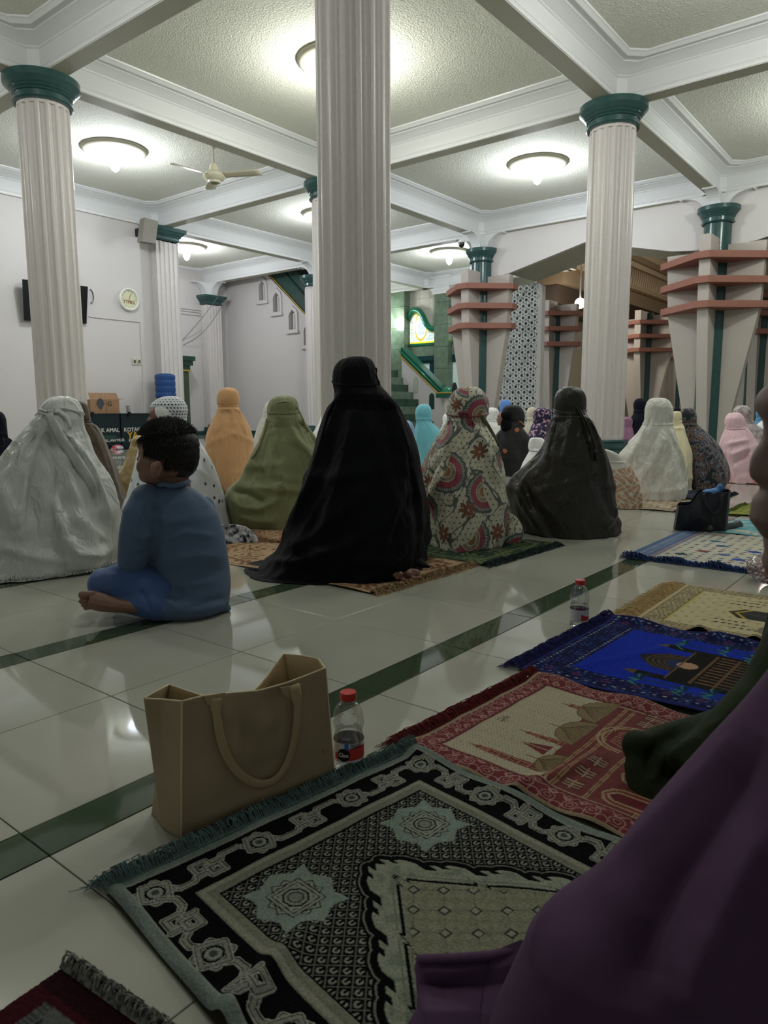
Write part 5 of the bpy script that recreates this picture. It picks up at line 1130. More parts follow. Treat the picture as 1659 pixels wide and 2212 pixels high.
# ---- black and grey geometric mat
A_ = at(230, 1935); B_ = at(893, 1608); ang = math.atan2(B_[1]-A_[1], B_[0]-A_[0])-math.radians(2.4)
M1 = Mat(A_, ang, 62, 112, .125, .009, maxl=62)
GR, LG, BK, MID = (112, 122, 112), (150, 154, 140), (6, 6, 7), (84, 88, 82)
X, Y = M1.X, M1.Y; M1.put(X > -1, (118, 130, 122), .5)
M1.put((X > 1.6) & (X < 60.4) & (Y > 1.6), (136, 142, 132), .5); M1.put((X > 1.9) & (X < 60.1) & (Y > 1.9), BK, 0)
M1.put((X > 8.7) & (X < 53.3) & (Y > 9.2), (128, 128, 112), .6); M1.put((X > 8.95) & (X < 53.05) & (Y > 9.45) & ((np.abs(X-31) > 21.2) | (Y < 10.2)), (146, 146, 130), .8)
M1.put((X > 9.8) & (X < 52.2) & (Y > 10.3) & ((np.abs(X-31) > 20.6) | (Y < 10.8)), (124, 124, 108), .8)
M1.put((X > 11) & (X < 51) & (Y > 11.6), BK, 0)
# field net: squares set on their points, a small ring in each
F_ = (X > 11.3) & (X < 50.7) & (Y > 11.9); p_ = 1.62
a_ = (X+Y)/math.sqrt(2)/p_; b_ = (X-Y)/math.sqrt(2)/p_; fa = np.abs(a_-np.round(a_)); fb = np.abs(b_-np.round(b_))
jt = np.sin(X*9)*.015
M1.put(F_ & ((fa < .055) | (fb < .055)), (104, 106, 98), .5)
ca = a_-np.floor(a_)-.5; cb = b_-np.floor(b_)-.5; rd = np.hypot(ca, cb)
M1.put(F_ & (rd < .30) & (rd > .13) & ~((ca+cb > .12) & (np.abs(ca-cb) < .16)), (146, 146, 134), .7)
# light prayer niche with a stepped outline
cx = 31.; d0 = (Y-20.6)-np.abs(X-cx)*1.34
stp = (np.abs(X-cx)) % 4.4; wob_ = np.where(stp < 1.1, -1.3, np.where(stp < 1.9, .1, np.where(stp < 2.6, -.55, .35*np.sin((stp-2.6)/1.8*math.pi)+.3)))
dd0 = d0*.6+wob_*.8
nich = dd0 > -.35
def grow(a, k):
    b = a.copy()
    for dy in range(-k, k+1):
        for dx in range(-k, k+1):
            if dx*dx+dy*dy <= k*k+1: b |= np.roll(np.roll(a, dy, 0), dx, 1)
    return b
g1_, g2_, g3_ = grow(nich, 6), grow(nich, 10), grow(nich, 13); M1.put(g3_ & (Y > 17) & (Y < 66) & (X > 11.3) & (X < 50.7), BK, 0); M1.put(g2_ & ~grow(nich, 8) & (Y > 17) & (X > 11.3) & (X < 50.7), (120, 122, 112), .5)
M1.put(nich, (144, 150, 132), .9)
g_ = np.sin(X*1.1+2*np.sin(Y*.7))*np.sin(Y*.9+1.5*np.sin(X*.8)); M1.put((dd0 > -.35) & (g_ > .15), (150, 154, 136), .9); M1.put((dd0 > .2) & (g_ < -.35), (128, 136, 120), .9)
d1 = (Y-26.4)-np.abs(X-cx)*1.22; kk = np.where((np.abs(X-cx) % 7.2) < .9, .5*np.sin((np.abs(X-cx) % 7.2)/.9*math.pi*2), 0)
d1 = d1*.63+kk
M1.put((d1 > -.3) & (d1 < .16), BK, 0); M1.put((d1 > -1.0) & (d1 < -.75), (120, 124, 108), .8)
M1.put(d1 > .3, (134, 134, 112), .9); M1.put((d1 > .3) & (np.sin(X*2.2)*np.sin(Y*2.2) > .1), (142, 142, 120), .9)
lx = (X-cx)/3.0; ly = (Y-29.6)/2.9; u_ = lx+ly; w_ = lx-ly; fu = np.abs(u_/2-np.round(u_/2)); fw_ = np.abs(w_/2-np.round(w_/2))
M1.put((d1 > .3) & ((fu < .016) | (fw_ < .016)), (112, 112, 92), .6)
nx_, ny_ = np.round(u_/2), np.round(w_/2); px_ = (nx_*2+ny_*2)/2*3.0+cx; py_ = (nx_*2-ny_*2)/2*2.9+29.6; sq = np.maximum(np.abs(X-px_), np.abs(Y-py_))
M1.put((d1 > .8) & (sq < .66), (50, 54, 50), .4); M1.put((d1 > .8) & (sq < .44), (150, 150, 134), .8)
def star(M, x, y, s, c, rot=0, inner=.78, h=.9, n=8):
    pts = []
    for k in range(2*n): r_ = s if k % 2 == 0 else s*inner; a = rot+math.pi*k/n; pts.append((x+r_*math.cos(a), y+r_*math.sin(a)))
    M.poly(pts, c, h)
for sx in (18.2, 43.8):
    sy = 19.6
    M1.poly([(sx-5.3, sy-5.3), (sx-2.6, sy-4.6), (sx, sy-6.3), (sx+2.6, sy-4.6), (sx+5.3, sy-5.3), (sx+4.6, sy-2.6), (sx+6.3, sy), (sx+4.6, sy+2.6), (sx+5.3, sy+5.3), (sx+2.6, sy+4.6), (sx, sy+6.3), (sx-2.6, sy+4.6), (sx-5.3, sy+5.3), (sx-4.6, sy+2.6), (sx-6.3, sy), (sx-4.6, sy-2.6)], (136, 150, 138), .9)
    for k in range(3):
        a0 = k*math.pi/3+.2; 
        q = [(sx+3.3*math.cos(a0+math.pi/2*j), sy+3.3*math.sin(a0+math.pi/2*j)) for j in range(4)]
        M1.line(q, .95, (150, 154, 138), 1, True); M1.line(q, .18, (60, 64, 58), .6, True)
        q2 = [(sx+4.1*math.cos(a0+math.pi/2*j), sy+4.1*math.sin(a0+math.pi/2*j)) for j in range(4)]; M1.line(q2, .16, (34, 36, 34), .3, True)
    star(M1, sx, sy, 2.0, (20, 22, 22), .2, .92, .3); star(M1, sx, sy, 1.7, (140, 146, 130), .2, .92); star(M1, sx, sy, 1.25, (56, 60, 56), .2, .92); star(M1, sx, sy, 1.0, (130, 134, 120), .2, .92)
KN, KD = (124, 126, 114), (44, 46, 44)
def rib(pts, cl=False):
    M1.line(pts, 1.25, (156, 158, 146), .9, cl); M1.line(pts, .85, (58, 60, 56), .6, cl); M1.line(pts, .55, (136, 138, 126), .9, cl)
def knotA(x, y):
    for r_, ro in ((2.35, .0), (2.35, math.pi/4)): rib([(x+r_*math.cos(ro+math.pi/2*j+.35), y+r_*math.sin(ro+math.pi/2*j+.35)) for j in range(4)], True)
    star(M1, x, y, 1.5, BK, .3, .92, 0); star(M1, x, y, 1.15, (140, 144, 130), .3, .92); star(M1, x, y, .6, (70, 74, 68), .3, .92)
def knotB(x, y):
    for ox, oy in ((-.75, -.75), (.75, .75)): rib([(x+ox-1.05, y+oy-1.05), (x+ox+1.05, y+oy-1.05), (x+ox+1.05, y+oy+1.05), (x+ox-1.05, y+oy+1.05)], True)
    rib([(x-2.1, y+.9), (x-.9, y+.9)]); rib([(x+.9, y-.9), (x+2.1, y-.9)])
tx = [4.6, 12.9, 21.6, 31.0, 40.4, 49.1, 57.4]
for i in range(6):
    x0, x1 = tx[i], tx[i+1]; up = 4.6 if i % 2 == 0 else 6.6; s_ = 1 if i % 2 == 0 else -1
    rib([(x0+1.5, 5.4-s_*.4), (x0+3, 5.4+s_*1.5), (x1-3.0, 5.4+s_*1.5), (x1-1.4, 5.4)])
for i, x in enumerate(tx): (knotA if i % 2 == 0 else knotB)(x, 5.5)
for side in (4.7, 57.3):
    yy = [5.5, 13.4, 21.0, 29.0, 36.8, 44.8, 52.8, 60.8]
    for i in range(7): s_ = 1 if i % 2 == 0 else -1; rib([(side-.4*s_, yy[i]+1.5), (side+1.5*s_, yy[i]+3), (side+1.5*s_, yy[i+1]-3), (side, yy[i+1]-1.4)])
    for i, y in enumerate(yy[1:]): (knotB if i % 2 == 0 else knotA)(side, y)
def wr1(X, Y):
    s1 = np.exp(-((Y-31-(X)*-.35)/2.0)**2)*np.clip((20-X)/16, 0, 1)*.020
    return s1+.004*np.exp(-((X-1.0)/1.0)**2)*(1+np.sin(Y*.32))+.006*np.exp(-((X-61)/2.5)**2)*(1+np.sin(Y*.28+1))+.0015*np.sin(X*.3+Y*.2)
M1.build('prayer_mat', 'black and grey geometric prayer mat with star medallions, nearest the canvas tote', m_pile, wr1, .00035)
m_fg = mat('teal_fringe', (96, 122, 120), .8, noise=(40, .5)); M1.fringe(0, 4.2, m_fg, 900, .0011, curl=.9, lift=.022, sd=3, ang=-.25)
mbx = MB()
for k in range(150): 
    p = M1.world(.2+61.6*k/149, .15, .001); mbx.ell(p, (.0022, .0045, .0030), 6, np.stack([M1.e, M1.n, np.array([0, 0, 1.])], 1))
mbx.build('knotted_edge', m_fg, M1.obj, kind='stuff')
# ---- red and gold mosque mat
A_ = at(905, 1605); e0 = at(1130, 1450)-A_; a0 = math.atan2(e0[1], e0[0]); ee = np.array([math.cos(a0), math.sin(a0), 0]); nn = np.array([math.sin(a0), -math.cos(a0), 0])
O2 = A_+ee*(-.042)+nn*(-.016); M2 = Mat(O2, a0-math.radians(6.7), 53, 106, .17, .006, maxl=62)
X, Y = M2.X, M2.Y; RD, GO, RD2 = (104, 34, 38), (152, 138, 110), (84, 28, 34)
M2.put(X > -1, GO, 0); M2.put((Y > 1.2) & (X > .6) & (X < 52.4), RD)
bx = np.minimum(X, 53-X); top_b = (Y < 6.2); d = np.where(top_b & (Y < bx), Y, bx); al = np.where(top_b & (Y < bx), X, Y)
ph = (al % 3.0)-1.5; bord = (d < 5.9)
M2.put(bord & (np.abs(np.abs(ph)-(d-3.6)*.9) < .12) & (d > 3.6) & (d < 5.2), (164, 128, 118)); M2.put(bord & (np.abs(np.maximum(np.abs(ph), 0)+np.abs(d-4.3)-.9) < .10), (164, 128, 118)); M2.put(bord & (np.abs(np.abs(ph)+np.abs(d-4.3)-.4) < .08), (164, 128, 118))
ph2 = (al % 4.2)-2.1; r2 = np.hypot(ph2, d-2.4); M2.put(bord & (np.abs(r2-1.25) < .10), (164, 128, 118)); M2.put(bord & (np.abs(r2-.6) < .09) & (d > 1.6), (164, 128, 118)); M2.put(bord & (np.abs(np.hypot(ph2+2.1*np.sign(ph2)*-1, d-1.0)-1.0) < .1), (164, 128, 118))
M2.put((d > 5.4) & (d < 6.0) & (Y > 4), RD2); M2.put((d > 5.95) & (d < 6.15) & (Y > 4), (160, 140, 110))
inn = (X > 6.2) & (X < 46.9) & (Y > 6.1); M2.put(inn, (172, 164, 142)); M2.put(inn & (np.sin(X*31)*np.sin(Y*29) > .3), (150, 138, 108))
def minaret(x, y, w, h, c=RD):
    M2.poly([(x-w*.16, y+3), (x, y), (x+w*.16, y+3)], (120, 90, 66)); M2.disc(x, y+3.2, w*.3, (110, 60, 50)); M2.poly([(x-w*.42, y+5.6), (x-w*.2, y+3.4), (x+w*.2, y+3.4), (x+w*.42, y+5.6)], (136, 84, 66))
    M2.poly([(x-w*.5, y+h), (x-w*.38, y+5.4), (x+w*.38, y+5.4), (x+w*.5, y+h)], c)
    for q in np.arange(5.6, h, 2.3): M2.line([(x-w*.55, y+q), (x+w*.55, y+q)], .35, (150, 112, 84)); [M2.line([(x+o, y+q+.6), (x+o, y+q+1.9)], .28, (152, 120, 92)) for o in (-w*.2, w*.2)]
def dome(x, y, r, h, ribs=7):
    M2.line([(x, y-h-2.4), (x, y-h)], .35, (110, 80, 56)); pts = [(x+r*math.cos(t), y-h*math.sin(t)**.8) for t in np.linspace(0, math.pi, 24)]; M2.poly(pts, (124, 108, 74))
    for k in range(-ribs, ribs+1): M2.line([(x+r*.97*k/ribs, y), (x+r*.75*k/ribs, y-h*.6*math.sqrt(max(0, 1-(k/ribs)**2))), (x+r*.2*k/ribs, y-h*.95*math.sqrt(max(0, 1-(k/ribs)**2)))], .20, (84, 66, 44))
    M2.line(pts, .25, (84, 66, 44))
minaret(10.2, 8.5, 2.5, 26); minaret(22.1, 12.9, 2.3, 20); M2.poly([(15.6, 23), (17.6, 16.6), (19.6, 23)], RD); M2.line([(17.6, 16.6), (17.6, 23)], .3, GO)
M2.poly([(6.2, 33), (6.2, 29), (11, 27.5), (15, 24.5), (25, 24), (26, 22), (46.8, 20), (46.8, 62), (6.2, 62)], (104, 44, 40)); minaret(40.5, 12.8, 2.6, 10)
dome(13.5, 27.2, 4.2, 4); dome(29, 25.2, 6.0, 6); dome(41.5, 24.2, 6.2, 6.5)
for yb in (27.4, 29.2, 35.5, 44.5): M2.line([(6.4, yb+.8), (26, yb), (46.6, yb-1.2)], .8, (146, 120, 88)); M2.line([(6.4, yb+.8), (26, yb), (46.6, yb-1.2)], .2, (84, 34, 34))
for cx_, r_ in ((32.5, 6.4), (32.5, 5.5)): M2.line([(cx_+r_*math.cos(t), 33.5-r_*1.05*math.sin(t)) for t in np.linspace(0, math.pi, 20)], .5, (158, 136, 104))
M2.poly([(32.5+4.9*math.cos(t), 33.5-4.9*math.sin(t)) for t in np.linspace(0, math.pi, 20)], RD)
for o in np.arange(-4, 4.1, 1.3): M2.line([(32.5+o, 33.4), (32.5+o*.6, 30)], .25, (150, 120, 92))
for cx_ in (9.5, 14.5, 19.5, 42, 46):
    M2.poly([(cx_-1.7, 34.6), (cx_-1.7, 30.6), (cx_+1.7, 30.4), (cx_+1.7, 34.4)], (84, 34, 34)); [M2.line([(cx_+o, 34.2), (cx_+o, 31)], .35, (158, 136, 110)) for o in (-.9, 0, .9)]; M2.line([(cx_-1.7, 32.6), (cx_+1.7, 32.5)], .3, (158, 136, 110))
for cx_ in (10.5, 18.5, 26.5, 34.5, 42.5):
    for r_, c_ in ((3.1, (154, 132, 100)), (2.5, (120, 44, 42)), (1.9, (160, 138, 112)), (1.3, RD)):
        M2.poly([(cx_-r_, 50), (cx_-r_, 40.5), (cx_-r_*.7, 38.6+(3.1-r_)*.7), (cx_, 37.6+(3.1-r_)*.8), (cx_+r_*.7, 38.6+(3.1-r_)*.7), (cx_+r_, 40.5), (cx_+r_, 50)], c_)
for yy in (51, 54, 57): M2.line([(6.4, yy), (46.6, yy)], .8, (150, 126, 96))
text_y = 6.9
for o in (0, .9, 1.8, 2.6): M2.line([(23.2+o, 7.2), (23.6+o*.95, 9.3-.4*(o > 1))], .22, (64, 48, 40))
M2.line([(23.0, 8.6), (26.2, 8.2)], .2, (64, 48, 40))
wr2 = lambda X, Y: .010*np.exp(-((Y-30-.25*(X-15))/1.8)**2)*np.clip((30-X)/18, 0, 1)+.005*np.exp(-((X-2)/3)**2)*(1+np.sin(Y*.5))+.006*np.exp(-((X-52)/4)**2)*(1+np.sin(Y*.3))+.0015*np.sin(X*.4)
M2.build('prayer_mat', 'dark red and gold prayer mat woven with a domed mosque and minarets', m_flat, wr2, .0003)
m_fr = mat('red_fringe', (118, 36, 38), .8, noise=(50, .4)); M2.fringe(0, 4.6, m_fr, 620, .0012, curl=.9, lift=.020, sd=5, ang=-.35)
# ---- royal blue mat
A_ = at(1090, 1445); e0 = at(1310, 1330)-A_; a0 = math.atan2(e0[1], e0[0]); ee = np.array([math.cos(a0), math.sin(a0), 0]); nn = np.array([math.sin(a0), -math.cos(a0), 0])
M3 = Mat(A_+ee*.012+nn*.035, a0, 60, 108, .25, .009, maxl=64); X, Y = M3.X, M3.Y; BL, NV = (18, 44, 160), (22, 26, 72)
M3.put(X > -1, NV); nz = np.sin(X*1.9+2*np.sin(Y*1.3))*np.sin(Y*2.1+2*np.sin(X*1.1)); M3.put(nz > .35, (30, 50, 110)); M3.put(nz > .8, (60, 84, 110)); M3.put(nz < -.6, (26, 22, 46))
M3.put((X < 1.2) | (X > 58.8) | (Y < 1.2), (44, 48, 110))
for (a, b) in ((9, 10.2), (2, 1.6)):
    pass
def dash(v, o, w_): return (np.abs(v-o) < w_)
M3.put((dash(Y, 2.4, .22) & ((X % 1.8) < .8)) | (dash(Y, 9.2, .22) & (X > 8) & (X < 52) & ((X % 1.8) < .8)), (150, 154, 150))
M3.put((dash(X, 2.6, .25) | dash(X, 57.4, .25)) & ((Y % 2.4) < .8) & (Y > 2), (150, 154, 150)); M3.put((dash(X, 8.2, .2) | dash(X, 51.8, .2)) & ((Y % 2.4) < .7) & (Y > 9), (120, 126, 150))
for yy in np.arange(6, 100, 7.5):
    for xx in (5.3, 54.7): star(M3, xx, yy, 1.5, (84, 44, 84), 0, .6, None, 5); M3.disc(xx, yy, .5, (40, 30, 60))
inn = (X > 9.2) & (X < 50.8) & (Y > 10.4); M3.put(inn, BL); M3.put(inn & (np.sin(X*3+Y*1.3)*np.sin(Y*4) > .75), (26, 56, 172))
DK, BZ = (26, 24, 24), (96, 76, 54)
def bd(x0, x1, y0, y1, c=DK): M3.poly([(x0, y0), (x1, y0), (x1, y1), (x0, y1)], c)
bd(17, 41, 31, 47); bd(15, 18.2, 24, 47); bd(39.8, 43, 24, 47); M3.poly([(15, 24), (16.6, 20.5), (18.2, 24)], BZ); M3.poly([(39.8, 24), (41.4, 20.5), (43, 24)], BZ)
M3.poly([(22, 31), (22.6, 26), (26, 22.5), (29, 20.5), (32, 22.5), (35.4, 26), (36, 31)], (46, 44, 40))
for r_ in (6.4, 5.2, 4, 2.8): M3.line([(29+r_*math.cos(t), 30.5-r_*1.2*math.sin(t)) for t in np.linspace(0, math.pi, 16)], .35, BZ)
M3.disc(29, 30.5, 3.0, (40, 52, 90)); M3.disc(29, 33, 2.6, (176, 136, 110))
for xx in np.arange(18.5, 41, 2.2): M3.line([(xx, 38.4), (xx, 42)], .7, (118, 88, 58)); M3.line([(xx, 43.5), (xx, 46.5)], .9, (90, 72, 56))
for yy in (31.4, 37.2, 42.8): M3.line([(17, yy), (41, yy)], .6, (104, 80, 56))
for xx, yy in ((12, 27), (46, 27), (10.5, 38), (48, 38), (13, 44), (45.5, 45)):
    M3.line([(xx, yy), (xx+.5, yy+9)], .7, (30, 60, 70))
    for t in np.linspace(-2.8, .1, 9): M3.line([(xx, yy), (xx+3.8*math.cos(t), yy+2.6*math.sin(t)), (xx+5.3*math.cos(t), yy+2.6*math.sin(t)+1.8)], .42, (60, 128, 124) if int(t*9) % 2 else (22, 44, 60))
for yy in (49, 52, 55, 58):
    for xx in np.arange(11, 49, 2.1): M3.line([(xx, yy+rng.uniform(-.5, .5)), (xx+1.3, yy+rng.uniform(-.8, .8))], .45, (110, 126, 140))
wr3 = lambda X, Y: .008*np.exp(-((X-59)/3)**2)*(1+np.sin(Y*.22))+.012*np.exp(-((X-3)/6)**2)*np.clip((Y-22)/20, 0, 1)+.004*np.exp(-((Y-16-.4*(X-20))/2)**2)
M3.build('prayer_mat', 'royal blue velvet prayer mat with a dark mosque and palms, between red and cream mats', m_pile, wr3, .0004)
M3.fringe(0, 5.2, mat('navy_fringe', (40, 40, 110), .8, noise=(50, .5)), 620, .0013, curl=.8, lift=.022, sd=7, ang=-.1)
# ---- cream and gold mat
A_ = at(1320, 1330); e0 = at(1450, 1258)-A_; a0 = math.atan2(e0[1], e0[0]); ee = np.array([math.cos(a0), math.sin(a0), 0]); nn = np.array([math.sin(a0), -math.cos(a0), 0])
M4 = Mat(A_+ee*(-.035)+nn*.075, a0+math.radians(1.5), 60, 110, .25, .006, maxl=60); X, Y = M4.X, M4.Y; CR = (186, 174, 134)
M4.put(X > -1, (176, 160, 118)); bx = np.minimum(X, 60-X); d = np.minimum(bx, Y-1.5); al = np.where(Y-1.5 < bx, X, Y)
nz = np.sin(al*1.9+1.5*np.sin(d*2.3))*np.sin(d*1.9+1.2*np.sin(al*1.4)); M4.put((np.abs(nz) < .2) & (d > .6) & (d < 6.3), (50, 44, 36)); M4.put((nz > .72) & (d < 6.3) & (d > .6), (96, 84, 40))
M4.put((np.abs(d-.5) < .16) | (np.abs(d-6.5) < .15), (44, 38, 30)); M4.put((Y > 8.2) & (Y < 8.75) & (bx > 6.5), (176, 160, 50)); M4.put((Y > 8.75) & (Y < 9.0) & (bx > 6.5), (44, 38, 30))
inn = (bx > 6.8) & (Y > 9.1); M4.put(inn, CR); M4.put(inn & (np.sin(X*.9+1.7*np.sin(Y*.5))*np.sin(Y*1.1) > .72), (160, 148, 108))
M4.poly([(24, 26), (30, 22), (36, 26), (36, 38), (24, 38)], (22, 20, 20)); M4.line([(24, 28.5), (30, 24.6), (36, 28.5)], 1.0, (170, 150, 50)); M4.line([(30, 22.5), (30, 37)], .3, (80, 72, 50))
for k in range(3): M4.line([(23-k*1.2, 39+k), (30, 43+k*1.5), (37+k*1.2, 39+k)], .5, (30, 28, 28))
M4.line([(24, 26), (30, 22), (36, 26)], .5, (170, 150, 50))
for x_, y_, l_ in ((15, 18, 14), (19, 17, 10), (41, 17, 13), (45.5, 18, 14), (12, 24, 14), (49, 24, 14)):
    M4.line([(x_, y_), (x_, y_+l_)], .35, (60, 52, 38))
    for q in range(5): M4.disc(x_, y_+4+q*2, .65-.05*(q % 2), (60, 52, 38))
M4.disc(14, 40, 6, (120, 112, 84)); M4.disc(46, 40, 6, (120, 112, 84)); 
for k in range(5): M4.line([(8, 46+k*1.6), (52, 46.5+k*1.6)], .4, (84, 76, 54))
wr4 = lambda X, Y: .022*np.exp(-((X-.5)/3.0)**2)*np.clip((Y-6)/6, 0, 1)*(.45+.55*np.sin(Y*.42-1.0))**2+.001*np.sin(X*.5)
M4.build('prayer_mat', 'cream and gold prayer mat with a black cube shrine and scroll border', m_flat, wr4, .0003)
M4.fringe(0, 8.0, mat('straw_fringe', (196, 168, 116), .8, noise=(60, .4)), 560, .0014, curl=.25, lift=.010, sd=9, ang=-.05)
# ---- light blue star mat
A5 = at(1345, 1203); M5 = Mat(A5, .0, 110, 68, .5, .006); M5.e = np.array([1., 0, 0]); M5.n = np.array([0, -1., 0]); X, Y = M5.X, M5.Y
M5.put(X > -1, (74, 100, 142)); M5.put((np.abs(np.sin(X*1.1))*1.6+3-Y > -.4) & (np.abs(np.sin(X*1.1))*1.6+3-Y < .4), (150, 160, 172)); M5.put((np.abs(Y-7.5) < .5) & (np.sin(X*2.6) > 0), (166, 172, 170)); M5.put((np.abs(Y-5.5) < 1.8) & (np.abs(np.sin(X*1.3)) < .25), (160, 168, 176))
M5.put((Y > 9.6) & (Y < 12), (150, 146, 146)); M5.put((np.abs(Y-10.8) < .5) & (np.sin(X*3) > -.2), (126, 84, 88))
inn = (Y > 12) & (X > 5); M5.put(inn, (196, 192, 176)); g = np.random.default_rng(5)
for j, yy in enumerate(np.arange(14.5, 66, 4.6)):
    for i, xx in enumerate(np.arange(8+(j % 2)*2.4, 108, 4.8)):
        c = [(60, 84, 128), (150, 136, 104), (84, 112, 140), (110, 66, 76), (196, 186, 150), (30, 66, 84)][int(g.integers(0, 6))]
        star(M5, xx, yy, 1.5, c, 0, .62, None, 6)
for xx, yy, c in ((20, 20, (24, 70, 84)), (33, 26, (126, 64, 66)), (30, 36, (60, 96, 140)), (52, 30, (40, 90, 130)), (22, 44, (30, 70, 160)), (45, 46, (20, 60, 150)), (64, 24, (40, 110, 130))): star(M5, xx, yy, 3.4, c, 0, .75, None, 6)
M5.put(inn & (X < 8) & (np.sin(Y*2)*np.sin(X*3) > .2), (90, 112, 150))
M5.build('prayer_mat', 'pale blue prayer mat dotted with coloured stars, beside the navy handbag', m_flat, lambda X, Y: .010*np.exp(-((X-1)/5)**2)*(1+np.sin(Y*.35)), .0003)
M5.fringe(2, 3.5, mat('blue_fringe', (44, 74, 130), .8, noise=(50, .5)), 300, .002, lift=.02, curl=.8, sd=11)
# ---- simpler mats further away
def plain_mat(P0, e_, n_, w, l, c1, c2, label, fr=None, pat=1., z=.004, side=0, fl=4):
    M = Mat(P0, 0, w, l, .8, z); M.e = np.array([e_[0], e_[1], 0.])/math.hypot(*e_[:2]); M.n = np.array([n_[0], n_[1], 0.])/math.hypot(*n_[:2]); X, Y = M.X, M.Y
    M.put(X > -1, c1); bx = np.minimum(np.minimum(X, w-X), np.minimum(Y, l-Y)); nz = np.sin(X*.9*pat+2*np.sin(Y*.5*pat))*np.sin(Y*.8*pat+2*np.sin(X*.6*pat)); M.put((nz > .3) & (bx > 1.5), c2); M.put((np.abs(bx-7) < .7) | (np.abs(bx-1.5) < .5), c2)
    M.build('prayer_mat', label, m_flat, lambda X, Y: .004*(1+np.sin(X*.2+Y*.13)), .0003, 'prayer mats under the seated people')
    if fr: M.fringe(side, fl, mat('fringe_%d_%d_%d' % fr, fr, .8, noise=(60, .4)), 260, .0022, lift=.018, curl=.8, sd=3)
    return M
# tan mat under the black robe
c_ = at(800, 1284); plain_mat((c_[0], c_[1]), (1, -.03), (.03, 1), 66, 118, (178, 150, 116), (120, 84, 56), 'tan and brown prayer mat under the black robed woman', (170, 138, 100), .9, .004, 0, 5)
c_ = at(612, 1176); plain_mat((c_[0], c_[1]+.02), (1, -.04), (.04, 1), 66, 100, (170, 142, 112), (130, 66, 52), 'tan and rust prayer mat reaching from under the olive robe', (176, 142, 104), 1.1, .004, 2, 5)
c_ = at(1010, 1214); plain_mat((c_[0]-.04, c_[1]-.10), (1, -.05), (.05, 1), 66, 100, (28, 52, 40), (96, 104, 62), 'dark green prayer mat under the rose fan print robe', (22, 48, 42), 1, .004, 0, 5)
c_ = at(1400, 1098); plain_mat((c_[0]-.1, c_[1]-.2), (1, 0), (0, 1), 60, 90, (180, 166, 142), (120, 100, 84), 'cream prayer mat under the paisley skirt', (176, 160, 132), 1, .004, 0, 5)
c_ = at(1500, 1078); plain_mat((c_[0]-.05, c_[1]-.15), (1, 0), (0, 1), 60, 95, (24, 28, 48), (44, 46, 70), 'navy prayer mat under the textured white robe', (24, 26, 44), 1, .004)
c_ = at(1650, 1046); plain_mat((c_[0]-.1, c_[1]), (1, 0), (0, 1), 66, 110, (150, 84, 72), (180, 120, 104), 'rust red prayer mat under the pale pink robe', None, 1, .004)
c_ = at(1568, 1112); plain_mat((c_[0], c_[1]), (1, .0), (.0, -1), 60, 80, (104, 116, 36), (140, 140, 60), 'moss green shaggy prayer mat beyond the turquoise one', (104, 116, 40), 1, .004)
c_ = at(1560, 1148); plain_mat((c_[0]-.1, c_[1]+.05), (1, .0), (.0, -1), 60, 80, (96, 160, 172), (150, 190, 186), 'turquoise prayer mat beside the navy handbag', None, 1, .005)
# dark maroon mat, bottom left corner
A8 = at(135, 2096); q1 = at(0, 2190)-A8; q2 = at(330, 2230)-A8
M8 = Mat(A8, 0, 60, 60, .25, .006); M8.e = q1/np.linalg.norm(q1); M8.n = np.array([-M8.e[1], M8.e[0], 0.]); 
if M8.n@q2 < 0: M8.n = -M8.n
X, Y = M8.X, M8.Y; M8.put(X > -1, (60, 18, 26)); M8.put((X < 3.2), (40, 14, 20)); M8.put((Y > 3.4) & (X > 4.2), (92, 94, 92)); M8.put((Y > 3.4) & (Y < 4.8) & (X > 4.2) & (np.sin(X*12) > 0), (60, 60, 62)); M8.put((Y > 5) & (X > 5.6) & (np.sin(X*3.1+2*np.sin(Y*2))*np.sin(Y*3.3) > .2), (44, 44, 48))
M8.build('prayer_mat', 'maroon edged grey shaggy mat at the bottom left corner', m_pile, None, .0006, None)
M8.fringe(2, 2.4, mat('speckled_fringe', (64, 62, 60), .9, noise=(120, 1, (140, 138, 128))), 420, .0018, curl=1.4, lift=.022, sd=13)
# ================================================================ canvas tote
m_can = mat('canvas', (166, 148, 116), .8, noise=(14, .12), bump=(500, .0005)); m_can2 = mat('canvas_inside', (204, 180, 138), .8, bump=(500, .0005))
FL, BL_, FR_ = at(390, 1812), at(328, 1758), at(723, 1684); BR_ = FR_+(BL_-FL)*.95
def TV(u, v, P): return V(u, v, tuple(P))
e = empty('tote_bag', ((FL+BR_)/2)*np.array([1, 1, 0]), 'open beige canvas tote bag standing on the floor at the edge of the black mat', 'tote bag')
fw_ = (FR_-FL)/np.linalg.norm(FR_-FL); fn_ = np.array([-fw_[1], fw_[0], 0]); fn_ = fn_ if fn_@(BL_-FL) > 0 else -fn_
front_top = [TV(393, 1515, FL), TV(440, 1503, FL*.85+FR_*.15), TV(500, 1497, FL*.67+FR_*.33), TV(560, 1492, FL*.48+FR_*.52), TV(620, 1475, FL*.3+FR_*.7), TV(665, 1458, FL*.13+FR_*.87), TV(703, 1443, FR_)]
def crv(P, n):
    P = np.array(P); t = np.linspace(0, len(P)-1, n); i = np.minimum(t.astype(int), len(P)-2); f = (t-i)[:, None]; return P[i]*(1-f)+P[i+1]*f
NX, NZ = 60, 40
tp = crv(front_top, NX); bt = crv([FL+np.array([0, 0, .002]), FR_+np.array([0, 0, .002])], NX); 
